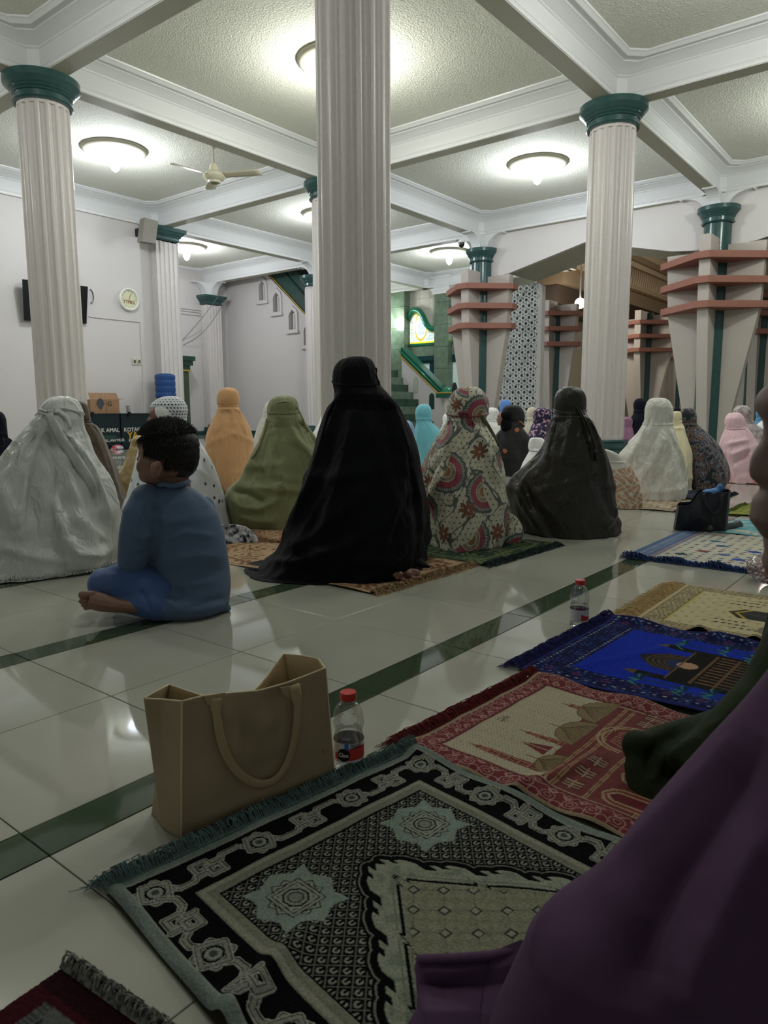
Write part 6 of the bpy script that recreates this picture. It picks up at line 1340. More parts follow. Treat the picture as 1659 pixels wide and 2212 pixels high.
def panel(tp, bt, nrm, bumps, inset=0.):
    G = np.zeros((NZ, len(tp), 3))
    for j in range(NZ):
        f = j/(NZ-1); G[j] = bt*(1-f)+tp*f
    s_ = np.linspace(0, 1, len(tp))[None, :]; q = np.linspace(0, 1, NZ)[:, None]; dz = np.zeros((NZ, len(tp)))
    for (a, b, wa, wb, h) in bumps: dz += h*np.exp(-((s_-a)/wa)**2-((q-b)/wb)**2)
    dz *= np.clip(np.minimum(s_, 1-s_)*8, 0, 1)
    return G+nrm*dz[..., None]
g1 = panel(tp, bt, -fn_, [(.42, .62, .10, .16, -.010), (.35, .55, .05, .2, .008), (.52, .7, .06, .12, .008), (.48, .35, .14, .10, -.006), (.6, .9, .08, .1, -.007), (.3, .85, .05, .1, .005), (.2, .3, .1, .3, .004), (.8, .45, .12, .3, .005), (.5, .08, .4, .06, .004)])
def cloth_panel(nm, G, m=None):
    o = link(nm, gridmesh(nm, G), m or m_can, e); s_ = o.modifiers.new('t', 'SOLIDIFY'); s_.thickness = .0018; s_.offset = 0; return o
cloth_panel('front_panel', g1)
tl = [TV(393, 1515, FL), TV(350, 1511, (FL+BL_)/2-fw_*.012), TV(311, 1509, (FL+BL_)/2-fw_*.030), TV(338, 1493, BL_*.6+FL*.4), TV(365, 1479, BL_+fw_*.03)]
bl = [FL, FL*.75+BL_*.25-fw_*.004, (FL+BL_)/2-fw_*.006, BL_*.75+FL*.25-fw_*.002, BL_]
tl_s, bl_s = crv(tl[:3], 16), crv(bl[:3], 16); cloth_panel('side_gusset', panel(tl_s, bl_s, -fw_, [(.5, .5, .3, .4, .002)]))
tl_s, bl_s = crv(tl[2:], 16), crv(bl[2:], 16); cloth_panel('side_gusset', panel(tl_s, bl_s, -fw_, []))
bk = [TV(365, 1479, BL_+fw_*.03), TV(402, 1492, BL_*.86+BR_*.14-fn_*.03), TV(445, 1506, BL_*.75+BR_*.25-fn_*.07), TV(520, 1510, BL_*.5+BR_*.5-fn_*.085), TV(556, 1486, BL_*.35+BR_*.65-fn_*.05), TV(585, 1450, BL_*.18+BR_*.82-fn_*.02), TV(612, 1413, BR_-fw_*.01)]
bkb = crv([BL_, BR_], NX); cloth_panel('back_panel', panel(crv(bk, NX), bkb, fn_, [(.8, .8, .06, .1, .006)]), m_can2)
rt = [TV(612, 1413, BR_-fw_*.01), TV(655, 1417, (BR_*1.4+FR_*.6)/2+fw_*.02), TV(688, 1424, (BR_+FR_)/2+fw_*.035), TV(697, 1436, (BR_*.5+FR_*1.5)/2+fw_*.02), TV(703, 1443, FR_)]
cloth_panel('side_gusset', panel(crv(rt, 24), crv([BR_, (BR_+FR_)/2, FR_], 24), fw_, []), m_can2)
MB().prism([FL+np.array([0, 0, .002]), FR_+np.array([0, 0, .002]), BR_+np.array([0, 0, .002]), BL_+np.array([0, 0, .002])], (0, 0, .002)).build('bottom_panel', m_can, e)
rim = MB()
for pts in (front_top, tl, bk, rt): rim.tube(crv(pts, 30), .0016, 6)
rim.build('stitched_rim', mat('canvas_edge', (206, 190, 154), .8), e, True)
for p_, q_ in ((FL+fw_*.001, front_top[0]), (FR_, front_top[-1])): MB().tube([p_, q_], .0018, 6).build('side_piping', mat('canvas_edge', (206, 190, 154), .8), e)
def FP(u, v, off=.006):
    """point on the tote's front panel"""
    q = ray(u, v); t = ((FL-CAM)@fn_)/(q@fn_); return CAM+q*t-fn_*off
st = [FP(466, 1506, .004), FP(463, 1528, .006), FP(464, 1550, .010), FP(466, 1575, .012), FP(472, 1605, .013), FP(487, 1638, .013), FP(508, 1665, .012), FP(533, 1684, .012), FP(558, 1690, .012), FP(583, 1684, .012), FP(603, 1665, .012), FP(618, 1635, .012), FP(628, 1600, .012), FP(633, 1565, .012), FP(636, 1530, .011), FP(636, 1505, .009), FP(632, 1478, .005)]
st = crv(st, 50)
for _ in range(4): st[1:-1] = (st[:-2]+2*st[1:-1]+st[2:])/4
MB().tube(st, [.0105]*4+[.0075]*42+[.0105]*4, 8, flat=.28, nrm=fn_).build('handle', mat('canvas_strap', (172, 152, 116), .8, bump=(500, .0005)), e, True)
for u0, u1, v0, v1 in ((437, 484, 1502, 1534), (602, 650, 1484, 1512)):
    p = [FP(u0, v0, .0035), FP(u1, v0-(u1-u0)*.17, .0035), FP(u1-2, v0+14, .0035), FP((u0+u1)/2+4, v1, .0035), FP(u0+6, v0+14, .0035)]
    MB().prism(p, -fn_*.0015).build('handle_patch', mat('canvas_strap', (172, 152, 116), .8, bump=(500, .0005)), e)
bh = [BL_*.8+BR_*.2, BR_*.2+BL_*.8]
p0 = bk[1]-fn_*.005+np.array([0, 0, -.01]); 
MB().tube([bk[2]-fn_*.004+np.array([0, 0, -.005]), bk[2]-fn_*.01+fw_*.03+np.array([0, 0, -.06]), bk[3]-fn_*.005+fw_*.02+np.array([0, 0, -.07]), bk[4]-fn_*.004+np.array([0, 0, -.02])], .007, 8, flat=.3, nrm=fn_).build('handle', mat('canvas_strap', (172, 152, 116), .8), e, True)
c = FP(702, 1622, .001); MB().prism([c+fw_*.004*math.cos(t)+np.array([0, 0, .004*math.sin(t)]) for t in np.linspace(0, 2*math.pi, 14)[:-1]], -fn_*.0008).build('grommet', mat('grommet', (150, 146, 124), .4), e)
# ================================================================ water bottles
m_pet = clear_mat('clear_bottle_plastic', gloss=.45, rough=.08); m_cap = mat('red_cap', (190, 52, 48), .35); 
BP = [(0, .002), (.018, .0), (.0265, .003), (.0285, .010), (.0275, .020), (.0285, .026), (.0285, .062), (.0275, .066), (.0282, .069), (.0262, .076), (.0262, .082), (.0280, .088), (.0290, .094), (.0288, .100), (.0282, .108), (.0270, .115), (.0240, .123), (.0190, .130), (.0135, .1345), (.0125, .137), (.0125, .146), (0, .146)]
def bottle(P, label, yaw, s=1.0, msg=True):
    e = empty('water_bottle', P, label, 'bottle', 'small water bottles with red caps')
    prof = []
    for i in range(len(BP)-1):
        for t in np.linspace(0, 1, 4)[:-1]:
            r = BP[i][0]*(1-t)+BP[i+1][0]*t; z = BP[i][1]*(1-t)+BP[i+1][1]*t
            if .082 < z < .12: r += .0006*math.sin(z*2*math.pi/.005)
            prof.append((r*s, z*s))
    prof.append((0, .146*s)); o = MB().lathe(prof, (0, 0, 0), 40).build('bottle_body', m_pet, None, True); o.parent = e
    o = MB().lathe([(.0122*s, .139*s), (.0150*s, .139*s), (.0152*s, .151*s), (.0145*s, .1535*s), (0, .1545*s)], (0, 0, 0), 32).build('cap', m_cap, None, True); o.parent = e; autosmooth(o, 40)
    for k in range(32):
        a = k*math.pi/16; o = None
    th = np.linspace(0, 2*math.pi, 181)[:-1]; zz = np.linspace(.027, .064, 80)*s; R_ = .0290*s
    TH, ZZ = np.meshgrid(th, zz); C = np.ones(TH.shape+(3,))*np.array(lin((196, 60, 54))); q = (ZZ/s-.027)/.037; ph = (TH-yaw+math.pi) % (2*math.pi)-math.pi
    C[(q > .62+.2*np.sin(ph*1.5))] = lin((206, 206, 206)); C[(q > .55) & (ph > .05) & (ph < .35)] = lin((60, 110, 180)); C[(q > .72) & (ph > .45) & (ph < 1.2) & (np.sin(q*70) > 0)] = lin((70, 60, 80)); C[(ph > -.9) & (ph < -.7)] = lin((206, 200, 200)); C[(q < .12)] = lin((206, 204, 204)); C[(ph > 2.2) | (ph < -2.2)] = lin((204, 204, 206))
    d = np.hypot(ph*.029, (q-.40)*.037); C[(d < .0125)] = lin((30, 22, 28))
    P_ = np.stack([R_*np.cos(TH), R_*np.sin(TH), ZZ], -1); o = link('label', gridmesh('label', P_, True, C), mat('bottle_label', (255, 255, 255), .35, vc=True)); o.parent = e
    if msg:
        me = text_mesh('Cleo', .0105*s, .0002, True); co = np.array([v.co[:] for v in me.vertices])
        for v, c_ in zip(me.vertices, co):
            a = yaw+c_[0]/R_*.95; r = R_+.0004+c_[2]; v.co = (r*math.cos(a), r*math.sin(a), .0415*s+c_[1])
        o = link('label_name', me, mat('label_white', (230, 230, 230), .4)); o.parent = e
    return e
b1 = at(754, 1662); yaw = math.atan2(-(b1-CAM)[1], -(b1-CAM)[0])
bottle(b1, 'clear water bottle with red cap and label, right beside the canvas tote', yaw-.35)
b2 = at(1250, 1357); bottle(b2, 'clear water bottle with red cap standing by the blue mat fringe', math.atan2(-(b2-CAM)[1], -(b2-CAM)[0])+2.4)
# crinkled clear bag with a red drink, right edge
c = at(1650, 1262)+np.array([0, 0, 0]); e = empty('drink_pouch', c, 'crinkled clear plastic bag holding a red drink cup at the right edge', 'bag')
def crink(co, no):
    g = np.random.default_rng(2); return co+no*(.006*(np.sin(co[:, :1]*190)*np.sin(co[:, 2:3]*170+co[:, 1:2]*140)))
h_ = (c-CAM); h_[2] = 0; h_ /= np.linalg.norm(h_); r_ = np.array([h_[1], -h_[0], 0])
MBp = MB().ell(c+h_*.05+r_*.02+np.array([0, 0, .055]), (.085, .085, .055), 20)
fuse(MBp, 'clear_wrap', clear_mat('clear_film', (.86, .82, .84), .8, .12), e, .006, 1, crink)
MB().ell(c+h_*.04+r_*.035+np.array([0, 0, .05]), (.05, .05, .042), 20).build('red_drink', mat('red_drink', (196, 44, 34), .25), e, True)
# ================================================================ navy handbag with a blue cloth
c = at(1512, 1150); h_ = (c-CAM); h_[2] = 0; h_ /= np.linalg.norm(h_); r_ = np.array([h_[1], -h_[0], 0])
e = empty('handbag', c+h_*.08, 'navy black fabric handbag slumped open beside the pale blue star mat', 'handbag')
m_hb = mat('navy_nylon', (22, 27, 36), .55, bump=(18, .006)); PL = lambda u, v, dd=0: V(u, v, tuple(c), dd)
f_top = [PL(1467, 1093), PL(1490, 1092), PL(1510, 1064, .01), PL(1530, 1062, .01), PL(1574, 1064)]; f_bot = [PL(1458, 1146), PL(1472, 1156), PL(1510, 1158), PL(1540, 1152), PL(1566, 1143)]
for P in f_bot: P[2] = max(P[2], .004)
def two(nm, off, dz, bulge, m):
    t_, b_ = crv(f_top, 40)+h_*off+np.array([0, 0, dz]), crv(f_bot, 40)+h_*off; b_[:, 2] = .004
    G = panel(t_, b_, -h_*(1 if off == 0 else -1), [(.5, .45, .35, .35, bulge), (.3, .6, .05, .3, -.008), (.62, .7, .05, .3, -.010), (.75, .5, .04, .4, .008)]); o = link(nm, gridmesh(nm, G), m, e); s_ = o.modifiers.new('t', 'SOLIDIFY'); s_.thickness = .003; return G
Gf = two('front_panel', 0, 0, .035, m_hb); Gb = two('back_panel', .11, .008, .02, m_hb)
for k in (0, -1): o = link('side_panel', gridmesh('side_panel', np.stack([Gf[:, k], (Gf[:, k]+Gb[:, k])/2+r_*(.012 if k else -.012), Gb[:, k]], 1)), m_hb, e)
MB().tube(crv([PL(1520, 1066, -.02), PL(1528, 1095, -.045), PL(1542, 1112, -.05), PL(1556, 1100, -.04), PL(1562, 1068, -.02)], 30), .009, 6, flat=.35, nrm=h_).build('handle', m_hb, e, True)
fuse(MB().ell(PL(1545, 1062, .05), (.055, .03, .022), 12).ell(PL(1556, 1054, .05), (.02, .02, .025), 10).ell(PL(1530, 1062, .05), (.05, .03, .014), 10), 'blue_cloth', mat('blue_cloth', (70, 120, 180), .7), None, .005, 2)
tag(bpy.data.objects['blue_cloth'], 'light blue cloth poking out of the navy handbag', 'cloth')
# umbrella-like roll
p = V(1592, 1136, tuple(at(1592, 1140)), .0); q = at(1530, 1152)+np.array([0, 0, .03]); e = tag(MB().tube([q, q*.6+p*.4, p], [.018, .022, .026], 12).ell(p, (.034, .034, .034), 12).build('folded_umbrella', mat('umbrella', (40, 58, 70), .5, noise=(40, .5, (90, 90, 78))), None, True), 'short folded dark umbrella lying behind the navy handbag', 'umbrella')
# red sachet on plinth
c = np.array([onY(258, 1000, KY-.2)[0], KY-.16, zb*.42+.06]); fuse(MB().ell(c+np.array([0, 0, .0]), (.12, .08, .07), 12).ell(c+np.array([-.08, 0, -.04]), (.08, .06, .05), 10), 'snack_packet', mat('red_packet', (170, 60, 66), .3, noise=(14, 1, (190, 196, 206))), None, .02, 1)
tag(bpy.data.objects['snack_packet'], 'small red and white packet on the plinth below the collection boxes', 'packet')
# ================================================================ the boy
ref = (400, 1342); rf = at(*ref); h_ = rf-CAM; h_[2] = 0; h_ /= np.linalg.norm(h_); r_ = np.array([h_[1], -h_[0], 0]); up = np.array([0, 0, 1.])
K = FOC/((rf-CAM)@_F)      # pixels per metre there
def Q(u, v, dd=0.): return V(u, v, ref, dd+.10)
px = 1/K*1.05
boy = empty('person', rf+h_*.1, 'little boy with short dark hair in a slate blue shirt and blue trousers, seated cross-legged', 'person')
b = MB()
# torso
tr = [(1048, 352, 404, .05), (1060, 330, 424, .07), (1080, 310, 447, .085), (1110, 306, 470, .10), (1150, 318, 484, .105), (1190, 326, 491, .11), (1230, 330, 497, .12), (1270, 334, 500, .13), (1305, 334, 496, .135), (1330, 334, 480, .13), (1340, 340, 462, .12)]
vs = []
nseg = 40
for v, ul, ur, dp in tr:
    a, b2 = Q(ul, v), Q(ur, v); cc = (a+b2)/2; rad = np.linalg.norm(b2-a)/2; cc[2] = max(cc[2], .004)
    for k in range(nseg): t = 2*math.pi*k/nseg; vs.append(cc+r_*rad*math.cos(t)+h_*dp*math.sin(t)+h_*(.02 if v > 1200 else .0))
n_ = len(tr); b.add(vs, [(i*nseg+k, i*nseg+(k+1) % nseg, (i+1)*nseg+(k+1) % nseg, (i+1)*nseg+k) for i in range(n_-1) for k in range(nseg)]+[tuple(range(nseg))[::-1], tuple((n_-1)*nseg+k for k in range(nseg))])
b.tube([Q(318, 1082, -.02), Q(306, 1110, -.03), Q(298, 1150, -.035), Q(290, 1190, -.03), Q(286, 1212, -.02)], [34*px, 38*px, 37*px, 33*px, 30*px], 20); b.ell(Q(286, 1212, -.02), (30*px,)*3, 14)
b.tube([Q(288, 1214, -.01), Q(320, 1222, .04), Q(350, 1215, .10)], [27*px, 24*px, 20*px], 16); b.ell(Q(318, 1082, -.02), (36*px,)*3, 14)
b.tube([Q(430, 1092, .04), Q(450, 1140, .10), Q(440, 1200, .15)], [32*px, 30*px, 26*px], 16)
# shirt tail over the hip
b.ell(Q(400, 1300, .0), (95*px, .13, 38*px), 20, np.stack([r_, h_, up], 1)); b.ell(Q(310, 1262, -.03), (40*px, .05, 26*px), 14, np.stack([r_, h_, up], 1)); b.ell(Q(487, 1315, -.02), (14*px, .03, 8*px), 10, np.stack([r_, h_, up], 1))
fl_ = [([(318, 1105), (360, 1130), (420, 1120)], 8, .004), ([(345, 1175), (400, 1150), (470, 1160)], 7, .005), ([(340, 1180), (335, 1215), (345, 1240)], 6, -.006), ([(342, 1255), (380, 1275), (400, 1290)], 8, -.007), ([(345, 1300), (380, 1265), (470, 1255)], 8, .005), ([(345, 1160), (343, 1115), (330, 1085)], 6, -.006), ([(290, 1150), (310, 1165), (330, 1150)], 6, .005), ([(275, 1195), (300, 1200), (325, 1190)], 6, -.005),
       ([(340, 1240), (350, 1290), (390, 1320)], 7, .006), ([(350, 1215), (420, 1200), (490, 1205)], 8, .004), ([(330, 1230), (318, 1255), (300, 1262)], 6, -.006), ([(420, 1060), (440, 1080), (450, 1100)], 7, .003), ([(400, 1320), (450, 1300), (490, 1290)], 7, -.004), ([(306, 1110), (330, 1130), (350, 1125)], 6, -.004), ([(360, 1240), (430, 1225), (495, 1235)], 7, -.004)]
def stroke_disp(L):
    def f(co, no):
        d = co-CAM; z = d@_F; u = W/2+FOC*(d@_R)/z; v = H/2-FOC*(d@_U)/z; face = np.clip(-(no*(d/np.linalg.norm(d, axis=1, keepdims=True))).sum(1)*2, 0, 1); disp = np.zeros(len(co))
        for pts, w, a in L:
            best = np.full(len(co), 1e9); par = np.zeros(len(co)); m = len(pts)-1
            for i in range(m):
                p, q = np.array(pts[i], float), np.array(pts[i+1], float); ee_ = q-p; t = np.clip(((u-p[0])*ee_[0]+(v-p[1])*ee_[1])/(ee_@ee_), 0, 1); dd = np.hypot(u-p[0]-t*ee_[0], v-p[1]-t*ee_[1]); s_ = dd < best; best = np.where(s_, dd, best); par = np.where(s_, (i+t)/m, par)
            disp += a*np.exp(-(best/w)**2)*np.clip(np.sin(np.clip(par, .04, .96)*math.pi)*1.8, 0, 1)
        co = co+no*(disp*face)[:, None]; co[:, 2] = np.maximum(co[:, 2], .003); return co
    return f
m_sh = mat('slate_shirt', (72, 94, 122), .7, sheen=.15, bump=(300, .0006)); fuse(b, 'shirt', m_sh, boy, .0065, 5, stroke_disp(fl_))
MB().tube([Q(350, 1046, -.045), Q(372, 1050, -.062), Q(392, 1046, -.06), Q(407, 1040, -.02)], [.010, .012, .012, .010], 8, flat=.7, nrm=up).tube([Q(350, 1046, -.045), Q(342, 1050, .0), Q(352, 1054, .05)], .010, 8).build('collar', m_sh, boy, True)
# trousers
b = MB()
b.tube([Q(420, 1300, .02), Q(340, 1278, -.02), Q(262, 1256, -.01), Q(226, 1262, .04)], [58*px, 50*px, 42*px, 34*px], 20); b.ell(Q(226, 1262, .04), (36*px,)*3, 14)
b.tube([Q(226, 1266, .05), Q(270, 1292, -.03), Q(330, 1308, -.07), Q(370, 1315, -.06)], [34*px, 30*px, 30*px, 28*px], 16); b.tube([Q(440, 1290, .15), Q(360, 1255, .25), Q(290, 1262, .22), Q(262, 1288, .12)], [50*px, 44*px, 34*px, 26*px], 16)
fuse(b, 'trousers', mat('blue_trousers', (62, 90, 140), .75, sheen=.15, bump=(300, .0006)), boy, .0065, 5, stroke_disp([([(200, 1250), (230, 1240), (262, 1244)], 6, .003), ([(215, 1290), (260, 1300), (320, 1318)], 6, .005), ([(240, 1232), (262, 1240), (290, 1262)], 6, -.004), ([(300, 1270), (316, 1295), (322, 1325)], 6, -.006)]))
# body: head, neck, feet, hands in one skin
m_bs = mat('boy_skin', (134, 100, 84), .5, noise=(40, .1))
HC_ = Q(362, 982, .0)
fr_d = -r_*.80+h_*.55; fr_d /= np.linalg.norm(fr_d); sd_ = np.cross(up, fr_d); M3_ = np.stack([fr_d, sd_, up], 1)
def hp(u, v, dd=0.): return Q(u, v, dd)
b = MB(); b.ell(hp(364, 975, .0), (60*px, 53*px, 60*px), 20, M3_); b.ell(hp(336, 1008, .012), (36*px, 38*px, 42*px), 16, M3_); b.ell(hp(318, 1028, .02), (16*px, 20*px, 15*px), 12, M3_)
b.ell(hp(311, 1008, .0), (13*px, 20*px, 18*px), 12, M3_); b.ell(hp(303, 992, .035), (8*px, 8*px, 8*px), 10, M3_); b.ell(hp(307, 980, .035), (8*px, 8*px, 14*px), 10, M3_); b.ell(hp(318, 960, .03), (16*px, 28*px, 20*px), 12, M3_); b.ell(hp(304, 1012, .04), (7*px, 14*px, 6*px), 10, M3_)
b.tube([hp(372, 1000, .0), hp(376, 1035, .01), hp(380, 1066, .02)], [34*px, 30*px, 34*px], 18)
body = fuse(b, 'body', m_bs, boy, .0038, 3)
b = MB()
b.tube([Q(300, 1312, -.08), Q(255, 1308, -.075), Q(222, 1302, -.06), Q(198, 1296, -.05)], [13*px, 15*px, 19*px, 19*px], 12)
b.ell(Q(216, 1299, -.055), (24*px, 16*px, 17*px), 12, np.stack([r_, h_, up], 1))
for (u, v, rr) in ((182, 1284, 9), (179, 1297.5, 5.6), (183, 1305.5, 5.0), (188, 1312.5, 4.6)): b.tube([Q(u+22, v+1, -.058), Q(u+6, v, -.064), Q(u-2, v+1, -.062)], [rr*px*.9, rr*px*.85, rr*px], 12); b.ell(Q(u-3, v+1, -.062), (rr*px,)*3, 12)
fuse(b, 'foot', m_bs, boy, .0015, 1)
b = MB(); 
b.tube([hp(336, 1000, -.090), hp(333, 1008, -.098), hp(331, 1020, -.100), hp(334, 1031, -.092)], [6*px, 7*px, 6.5*px, 5*px], 10); b.tube([hp(336, 1000, -.090), hp(343, 1002, -.088), hp(346, 1012, -.086), hp(342, 1022, -.088), hp(335, 1031, -.090)], [6*px, 6*px, 5*px, 5*px, 4*px], 10); b.ell(hp(339, 1012, -.078), (9*px, 6*px, 14*px), 10, M3_)
fuse(b, 'ear', m_bs, boy, .0028, 2)
MB().ell(hp(311, 975, -.008), (5*px, 5*px, 4*px), 10, M3_).build('eye', mat('eye_dark', (30, 22, 18), .2), boy, True)
# hair: close cap of strands over the crown and nape
hair = MB(); g = np.random.default_rng(9); cen = hp(366, 972, .0)
shell = MB(); shell.ell(hp(368, 958, .0), (57*px, 53*px, 51*px), 20, M3_); shell.ell(hp(385, 990, .0), (40*px, 50*px, 46*px), 16, M3_); shell.ell(hp(341, 943, .0), (30*px, 37*px, 24*px), 14, M3_)
m_hr = mat('dark_hair', (22, 18, 17), .6, sheen=.1)
fuse(shell, 'hair_cap', m_hr, boy, .005, 3)
R_h = 60*px; cnt = 0
while cnt < 7500:
    d_ = g.normal(0, 1, 3); d_ /= np.linalg.norm(d_); loc = M3_.T@d_      # front, side, up
    if loc[2] < -.62 or (loc[0] > .45 and loc[2] < .28) or (loc[0] > .1 and loc[2] < -.12) or (loc[0] > -.15 and loc[2] < -.42): continue
    p = cen+d_*R_h*(.99 if loc[2] > .2 else .95); uu_, vv_ = projv(p)
    if (uu_ < 354 and vv_ > 988) or (uu_ < 312 and vv_ > 950) or uu_ < 304 or vv_ > 1032: continue
    lnn = (.012 if loc[2] < .3 else .020)*g.uniform(.7, 1.3)
    t = d_*(.18 if loc[2] < .4 else .45)+np.array([0, 0, -.75 if loc[2] < .5 else .12])+fr_d*(.22 if loc[2] > .3 else .05)+g.normal(0, .09, 3); t /= np.linalg.norm(t)
    q1 = p+t*lnn*.5+d_*.003; q2 = p+t*lnn+np.array([0, 0, -.004]); hair.tube([p, q1, q2], [.0012, .0009, .0002], 3); cnt += 1
hair.build('hair', m_hr, boy, kind='stuff')
# ================================================================ kneeling woman beside the camera (purple robe, face at the right edge)
m_pur = mat('plum_cloth', (80, 57, 82), .9, spec=.12, sheen=.04, noise=(40, .06), bump=(14, .004)); _unused = 0
pref = (1500, 2212); pb = at(1500, 2212); 
dD = .62
def N_(u, v, D=dD, dd=0.):
    q = ray(u, v); h0 = _F*np.array([1, 1, 0]); h0 /= np.linalg.norm(h0); return CAM+q*((D+dd)/(q@h0))
hF = _F*np.array([1, 1, 0]); hF /= np.linalg.norm(hF); rF = _R0
rows = [(1000, 1800, 2250, .70, 0.060), (1250, 1790, 2250, .68, 0.060), (1330, 1740, 2290, .68, 0.072), (1440, 1662, 2350, .68, 0.084), (1510, 1606, 2400, .68, 0.096), (1580, 1541, 2450, .68, 0.102), (1650, 1478, 2500, .68, 0.108), (1740, 1399, 2560, .67, 0.111), (1820, 1335, 2600, .66, 0.114), (1870, 1284, 2620, .655, 0.114), (1905, 1232, 2640, .65, 0.114), (1945, 1186, 2660, .65, 0.120), (1985, 1150, 2680, .65, 0.120), (2030, 1131, 2690, .65, 0.120), (2080, 1108, 2700, .65, 0.126), (2130, 1085, 2700, .65, 0.126), (2212, 1050, 2700, .65, 0.126), (2400, 1000, 2700, .65, 0.126), (2530, 980, 2700, .65, 0.126)]
R_ = smoothrow(rows, 8); Pn = []; nth = 220
for v, ul, ur, D, bd_ in R_:
    th = np.arange(nth)/nth*2*math.pi; ex = .85; u1 = ul
    for it in range(6):
        a, b2 = N_(u1, v, D), N_(ur, v, D); cc = (a+b2)/2; rad = (b2-a)@rF/2
        ring = cc+rF*(rad*np.sign(np.cos(th))*abs(np.cos(th))**ex)[:, None]+hF*(bd_*np.sign(np.sin(th))*abs(np.sin(th))**ex)[:, None]
        dQ = ring-CAM; zz = dQ@_F; u1 += (ul-(W/2+FOC*(dQ@_R)/zz)[zz > .05].min())*.9
    if cc[2] < .012: continue
    for it in range(5):
        dQ = ring-CAM; zz = dQ@_F; uu = W/2+FOC*(dQ@_R)/zz; vv = H/2-FOC*(dQ@_U)/zz; tg_ = np.interp(vv, R_[:, 0], R_[:, 1]); ok_ = (vv < 2350) & (zz > .1)
        if not ok_.any(): break
        ring = ring+rF*((tg_-uu)[ok_].max()*.9/FOC*D)
    Pn.append(ring)
Pn = np.array(Pn); Pn[-1, :, 2] = .006
class Wrap: pass
w_ = Robe.__new__(Robe); w_.P = Pn; w_.tree = None
w_.strokes([([(1659, 1560), (1560, 1720), (1450, 1900), (1380, 2060), (1360, 2212)], 60, -.016), ([(1680, 1760), (1600, 1900), (1500, 2100), (1480, 2212)], 50, .014), ([(1600, 1560), (1480, 1700), (1330, 1860)], 22, .004), ([(1225, 1900), (1178, 1960), (1146, 2060)], 9, .003)])
pur = empty('person', (pb[0], pb[1], 0), 'woman in a dark plum robe at the right foreground, her profile at the picture edge', 'person')
link('prayer_robe', gridmesh('prayer_robe', w_.P, True), m_pur, pur)
# trailing corner of the robe on the black mat
tr_ = [[(1130, 2030), (1150, 2080), (1160, 2130), (1150, 2212), (1150, 2300)], [(1060, 2062), (1060, 2090), (1050, 2125), (1040, 2190), (1040, 2300)], [(985, 2072), (970, 2100), (960, 2130), (960, 2190), (960, 2300)], [(935, 2072), (925, 2098), (925, 2130), (925, 2190), (930, 2300)], [(903, 2072), (898, 2098), (899, 2132), (908, 2180), (882, 2220)]]
hts = [[.10, .09, .07, .05, .012], [.055, .05, .03, .03, .010], [.040, .035, .012, .03, .010], [.036, .03, .014, .028, .010], [.030, .024, .020, .016, .008]]
G = np.array([[at(u, v, .010+hts[i][j]) for j, (u, v) in enumerate(c_)] for i, c_ in enumerate(tr_)])
def dens(G, k):
    n, m = G.shape[:2]; a = np.linspace(0, n-1, k); i = np.minimum(a.astype(int), n-2); f = (a-i); f = (f*f*(3-2*f))[:, None, None]; G = G[i]*(1-f)+G[i+1]*f
    a = np.linspace(0, m-1, k); i = np.minimum(a.astype(int), m-2); f = (a-i); f = (f*f*(3-2*f))[None, :, None]; return G[:, i]*(1-f)+G[:, i+1]*f
Gd = dens(G, 50); o = link('robe_corner', gridmesh('robe_corner', Gd), m_pur, pur); s_ = o.modifiers.new('t', 'SOLIDIFY'); s_.thickness = .004; s_.offset = -1
sb = Gd[0:1]; 
pts = [at(u, v, .012+z) for u, v, z in ((905, 2072, .034), (975, 2070, .044), (1060, 2064, .060), (1120, 2050, .085))]; MB().tube(crv(pts, 20), .006, 8, flat=.7).build('rolled_hem', m_pur, pur, True)
# the face: one skin, profile towards the left of the picture
FD = .60
def G_(u, v, dd=0.): return N_(u, v, FD, dd)
s1 = FD/FOC; M4_ = np.stack([rF, hF, up], 1)
b = MB()
def el(u, v, rx, ry, rz, dd=.0): b.ell(G_(u, v, dd), (rx*s1, ry*s1, rz*s1), 18, M4_)
el(1905, 980, 232, 190, 250, .02); el(1800, 1060, 150, 130, 140, .02); el(1755, 1160, 105, 90, 105, .02); el(1712, 1215, 66, 62, 52, .02)
el(1672, 1000, 52, 40, 56, .0); el(1648, 1018, 34, 26, 26, .0); el(1662, 1030, 36, 48, 18, .0); el(1690, 930, 40, 34, 90, .0); el(1700, 870, 60, 80, 50, .0)
el(1672, 1082, 44, 58, 24, .0); el(1668, 1098, 42, 54, 15, .0); el(1660, 1122, 40, 54, 18, .0); el(1690, 1145, 50, 50, 30, .0); el(1710, 1050, 60, 60, 40, .0)
b.tube([G_(1800, 1200, .03), G_(1850, 1320, .04), G_(1880, 1420, .05)], [100*s1, 95*s1, 110*s1], 18)
fc_ = fuse(b, 'face', mat('near_skin', (122, 98, 90), .55, noise=(60, .08)), pur, .0045, 4)
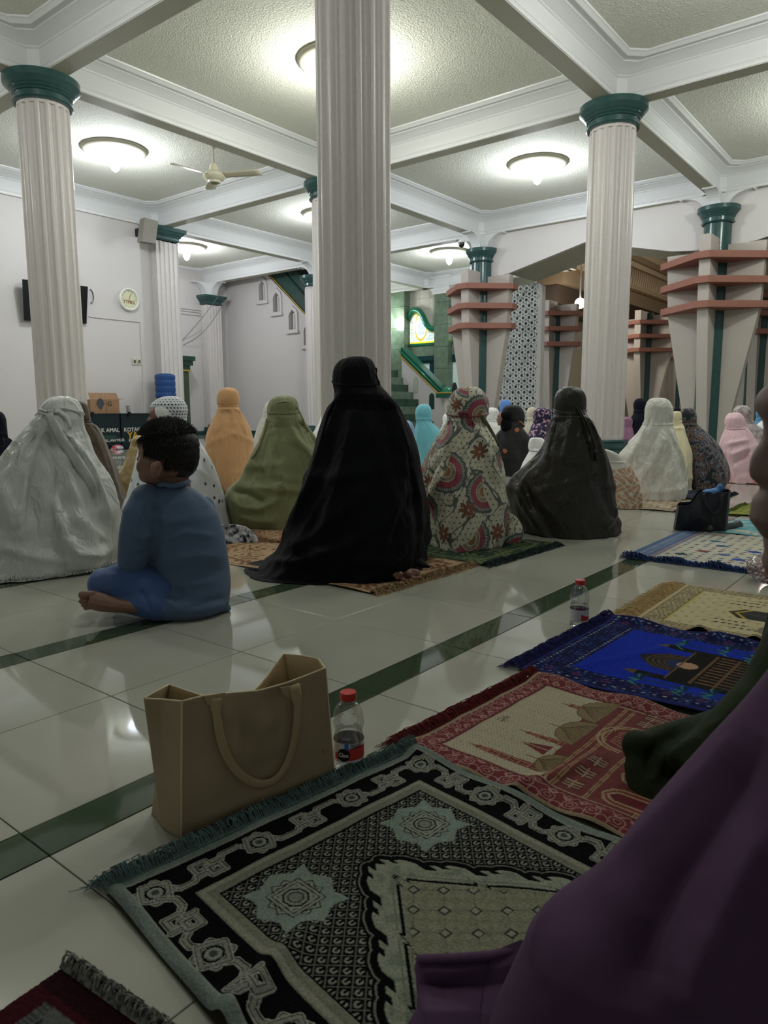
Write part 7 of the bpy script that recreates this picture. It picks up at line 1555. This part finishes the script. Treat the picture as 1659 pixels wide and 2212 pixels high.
b = MB(); b.ell(G_(1672, 1092, .0), (40*s1, 50*s1, 12*s1), 14, M4_); 
MB().ell(G_(1660, 1120, .0), (36*s1, 40*s1, 13*s1), 14, M4_).build('lips', mat('near_lips', (108, 78, 76), .5), fc_, True)
# hood round the face, out of view
b = MB(); b.ell(G_(1990, 980, .03), (270*s1, 240*s1, 300*s1), 20, M4_); b.tube([G_(1990, 1100, .04), G_(2000, 1300, .05), G_(2010, 1450, .05)], [240*s1, 250*s1, 300*s1], 20)
fuse(b, 'hood', m_pur, pur, .010, 4)
# ---- dark green robe between the purple woman and the red mat
ref = (1420, 1722); gq = at(*ref); hh = gq-CAM; hh[2] = 0; hh /= np.linalg.norm(hh); rg = np.array([hh[1], -hh[0], 0])
gr = empty('person', gq, 'dark green robe edge of a kneeling person behind the plum robe, on the red mat', 'person')
def gp(u, v, dd=0.): return V(u, v, ref, dd)
b = MB(); Mg = np.stack([rg, hh, up], 1)
b.tube([gp(1385, 1640, .06), gp(1440, 1625, .08), gp(1560, 1600, .10), gp(1700, 1560, .14)], [.045, .050, .056, .075], 18, flat=1.0); b.tube([gp(1380, 1640, .04), gp(1400, 1700, .02), gp(1450, 1760, .0)], [.030, .038, .045], 14)
b.tube([gp(1480, 1680, -.02), gp(1560, 1620, .02), gp(1680, 1540, .08), gp(1800, 1450, .12)], [.045, .055, .080, .13], 18); b.ell(gp(1376, 1610, .05), (.030, .03, .030), 12)
b.tube([gp(1900, 1600, .15), gp(1900, 1300, .2), gp(1880, 1120, .2)], [.22, .17, .09], 20); b.ell(gp(1880, 1020, .2), (.095, .1, .12), 14)
fuse(b, 'prayer_robe', mat('forest_cloth', (36, 45, 27), .8, spec=.15, bump=(20, .003)), gr, .008, 6, stroke_disp([([(1410, 1690), (1400, 1640), (1430, 1600), (1480, 1570)], 10, -.010), ([(1400, 1700), (1430, 1640), (1500, 1600), (1600, 1540)], 12, .008), ([(1500, 1600), (1560, 1570), (1640, 1510)], 10, -.008)]))
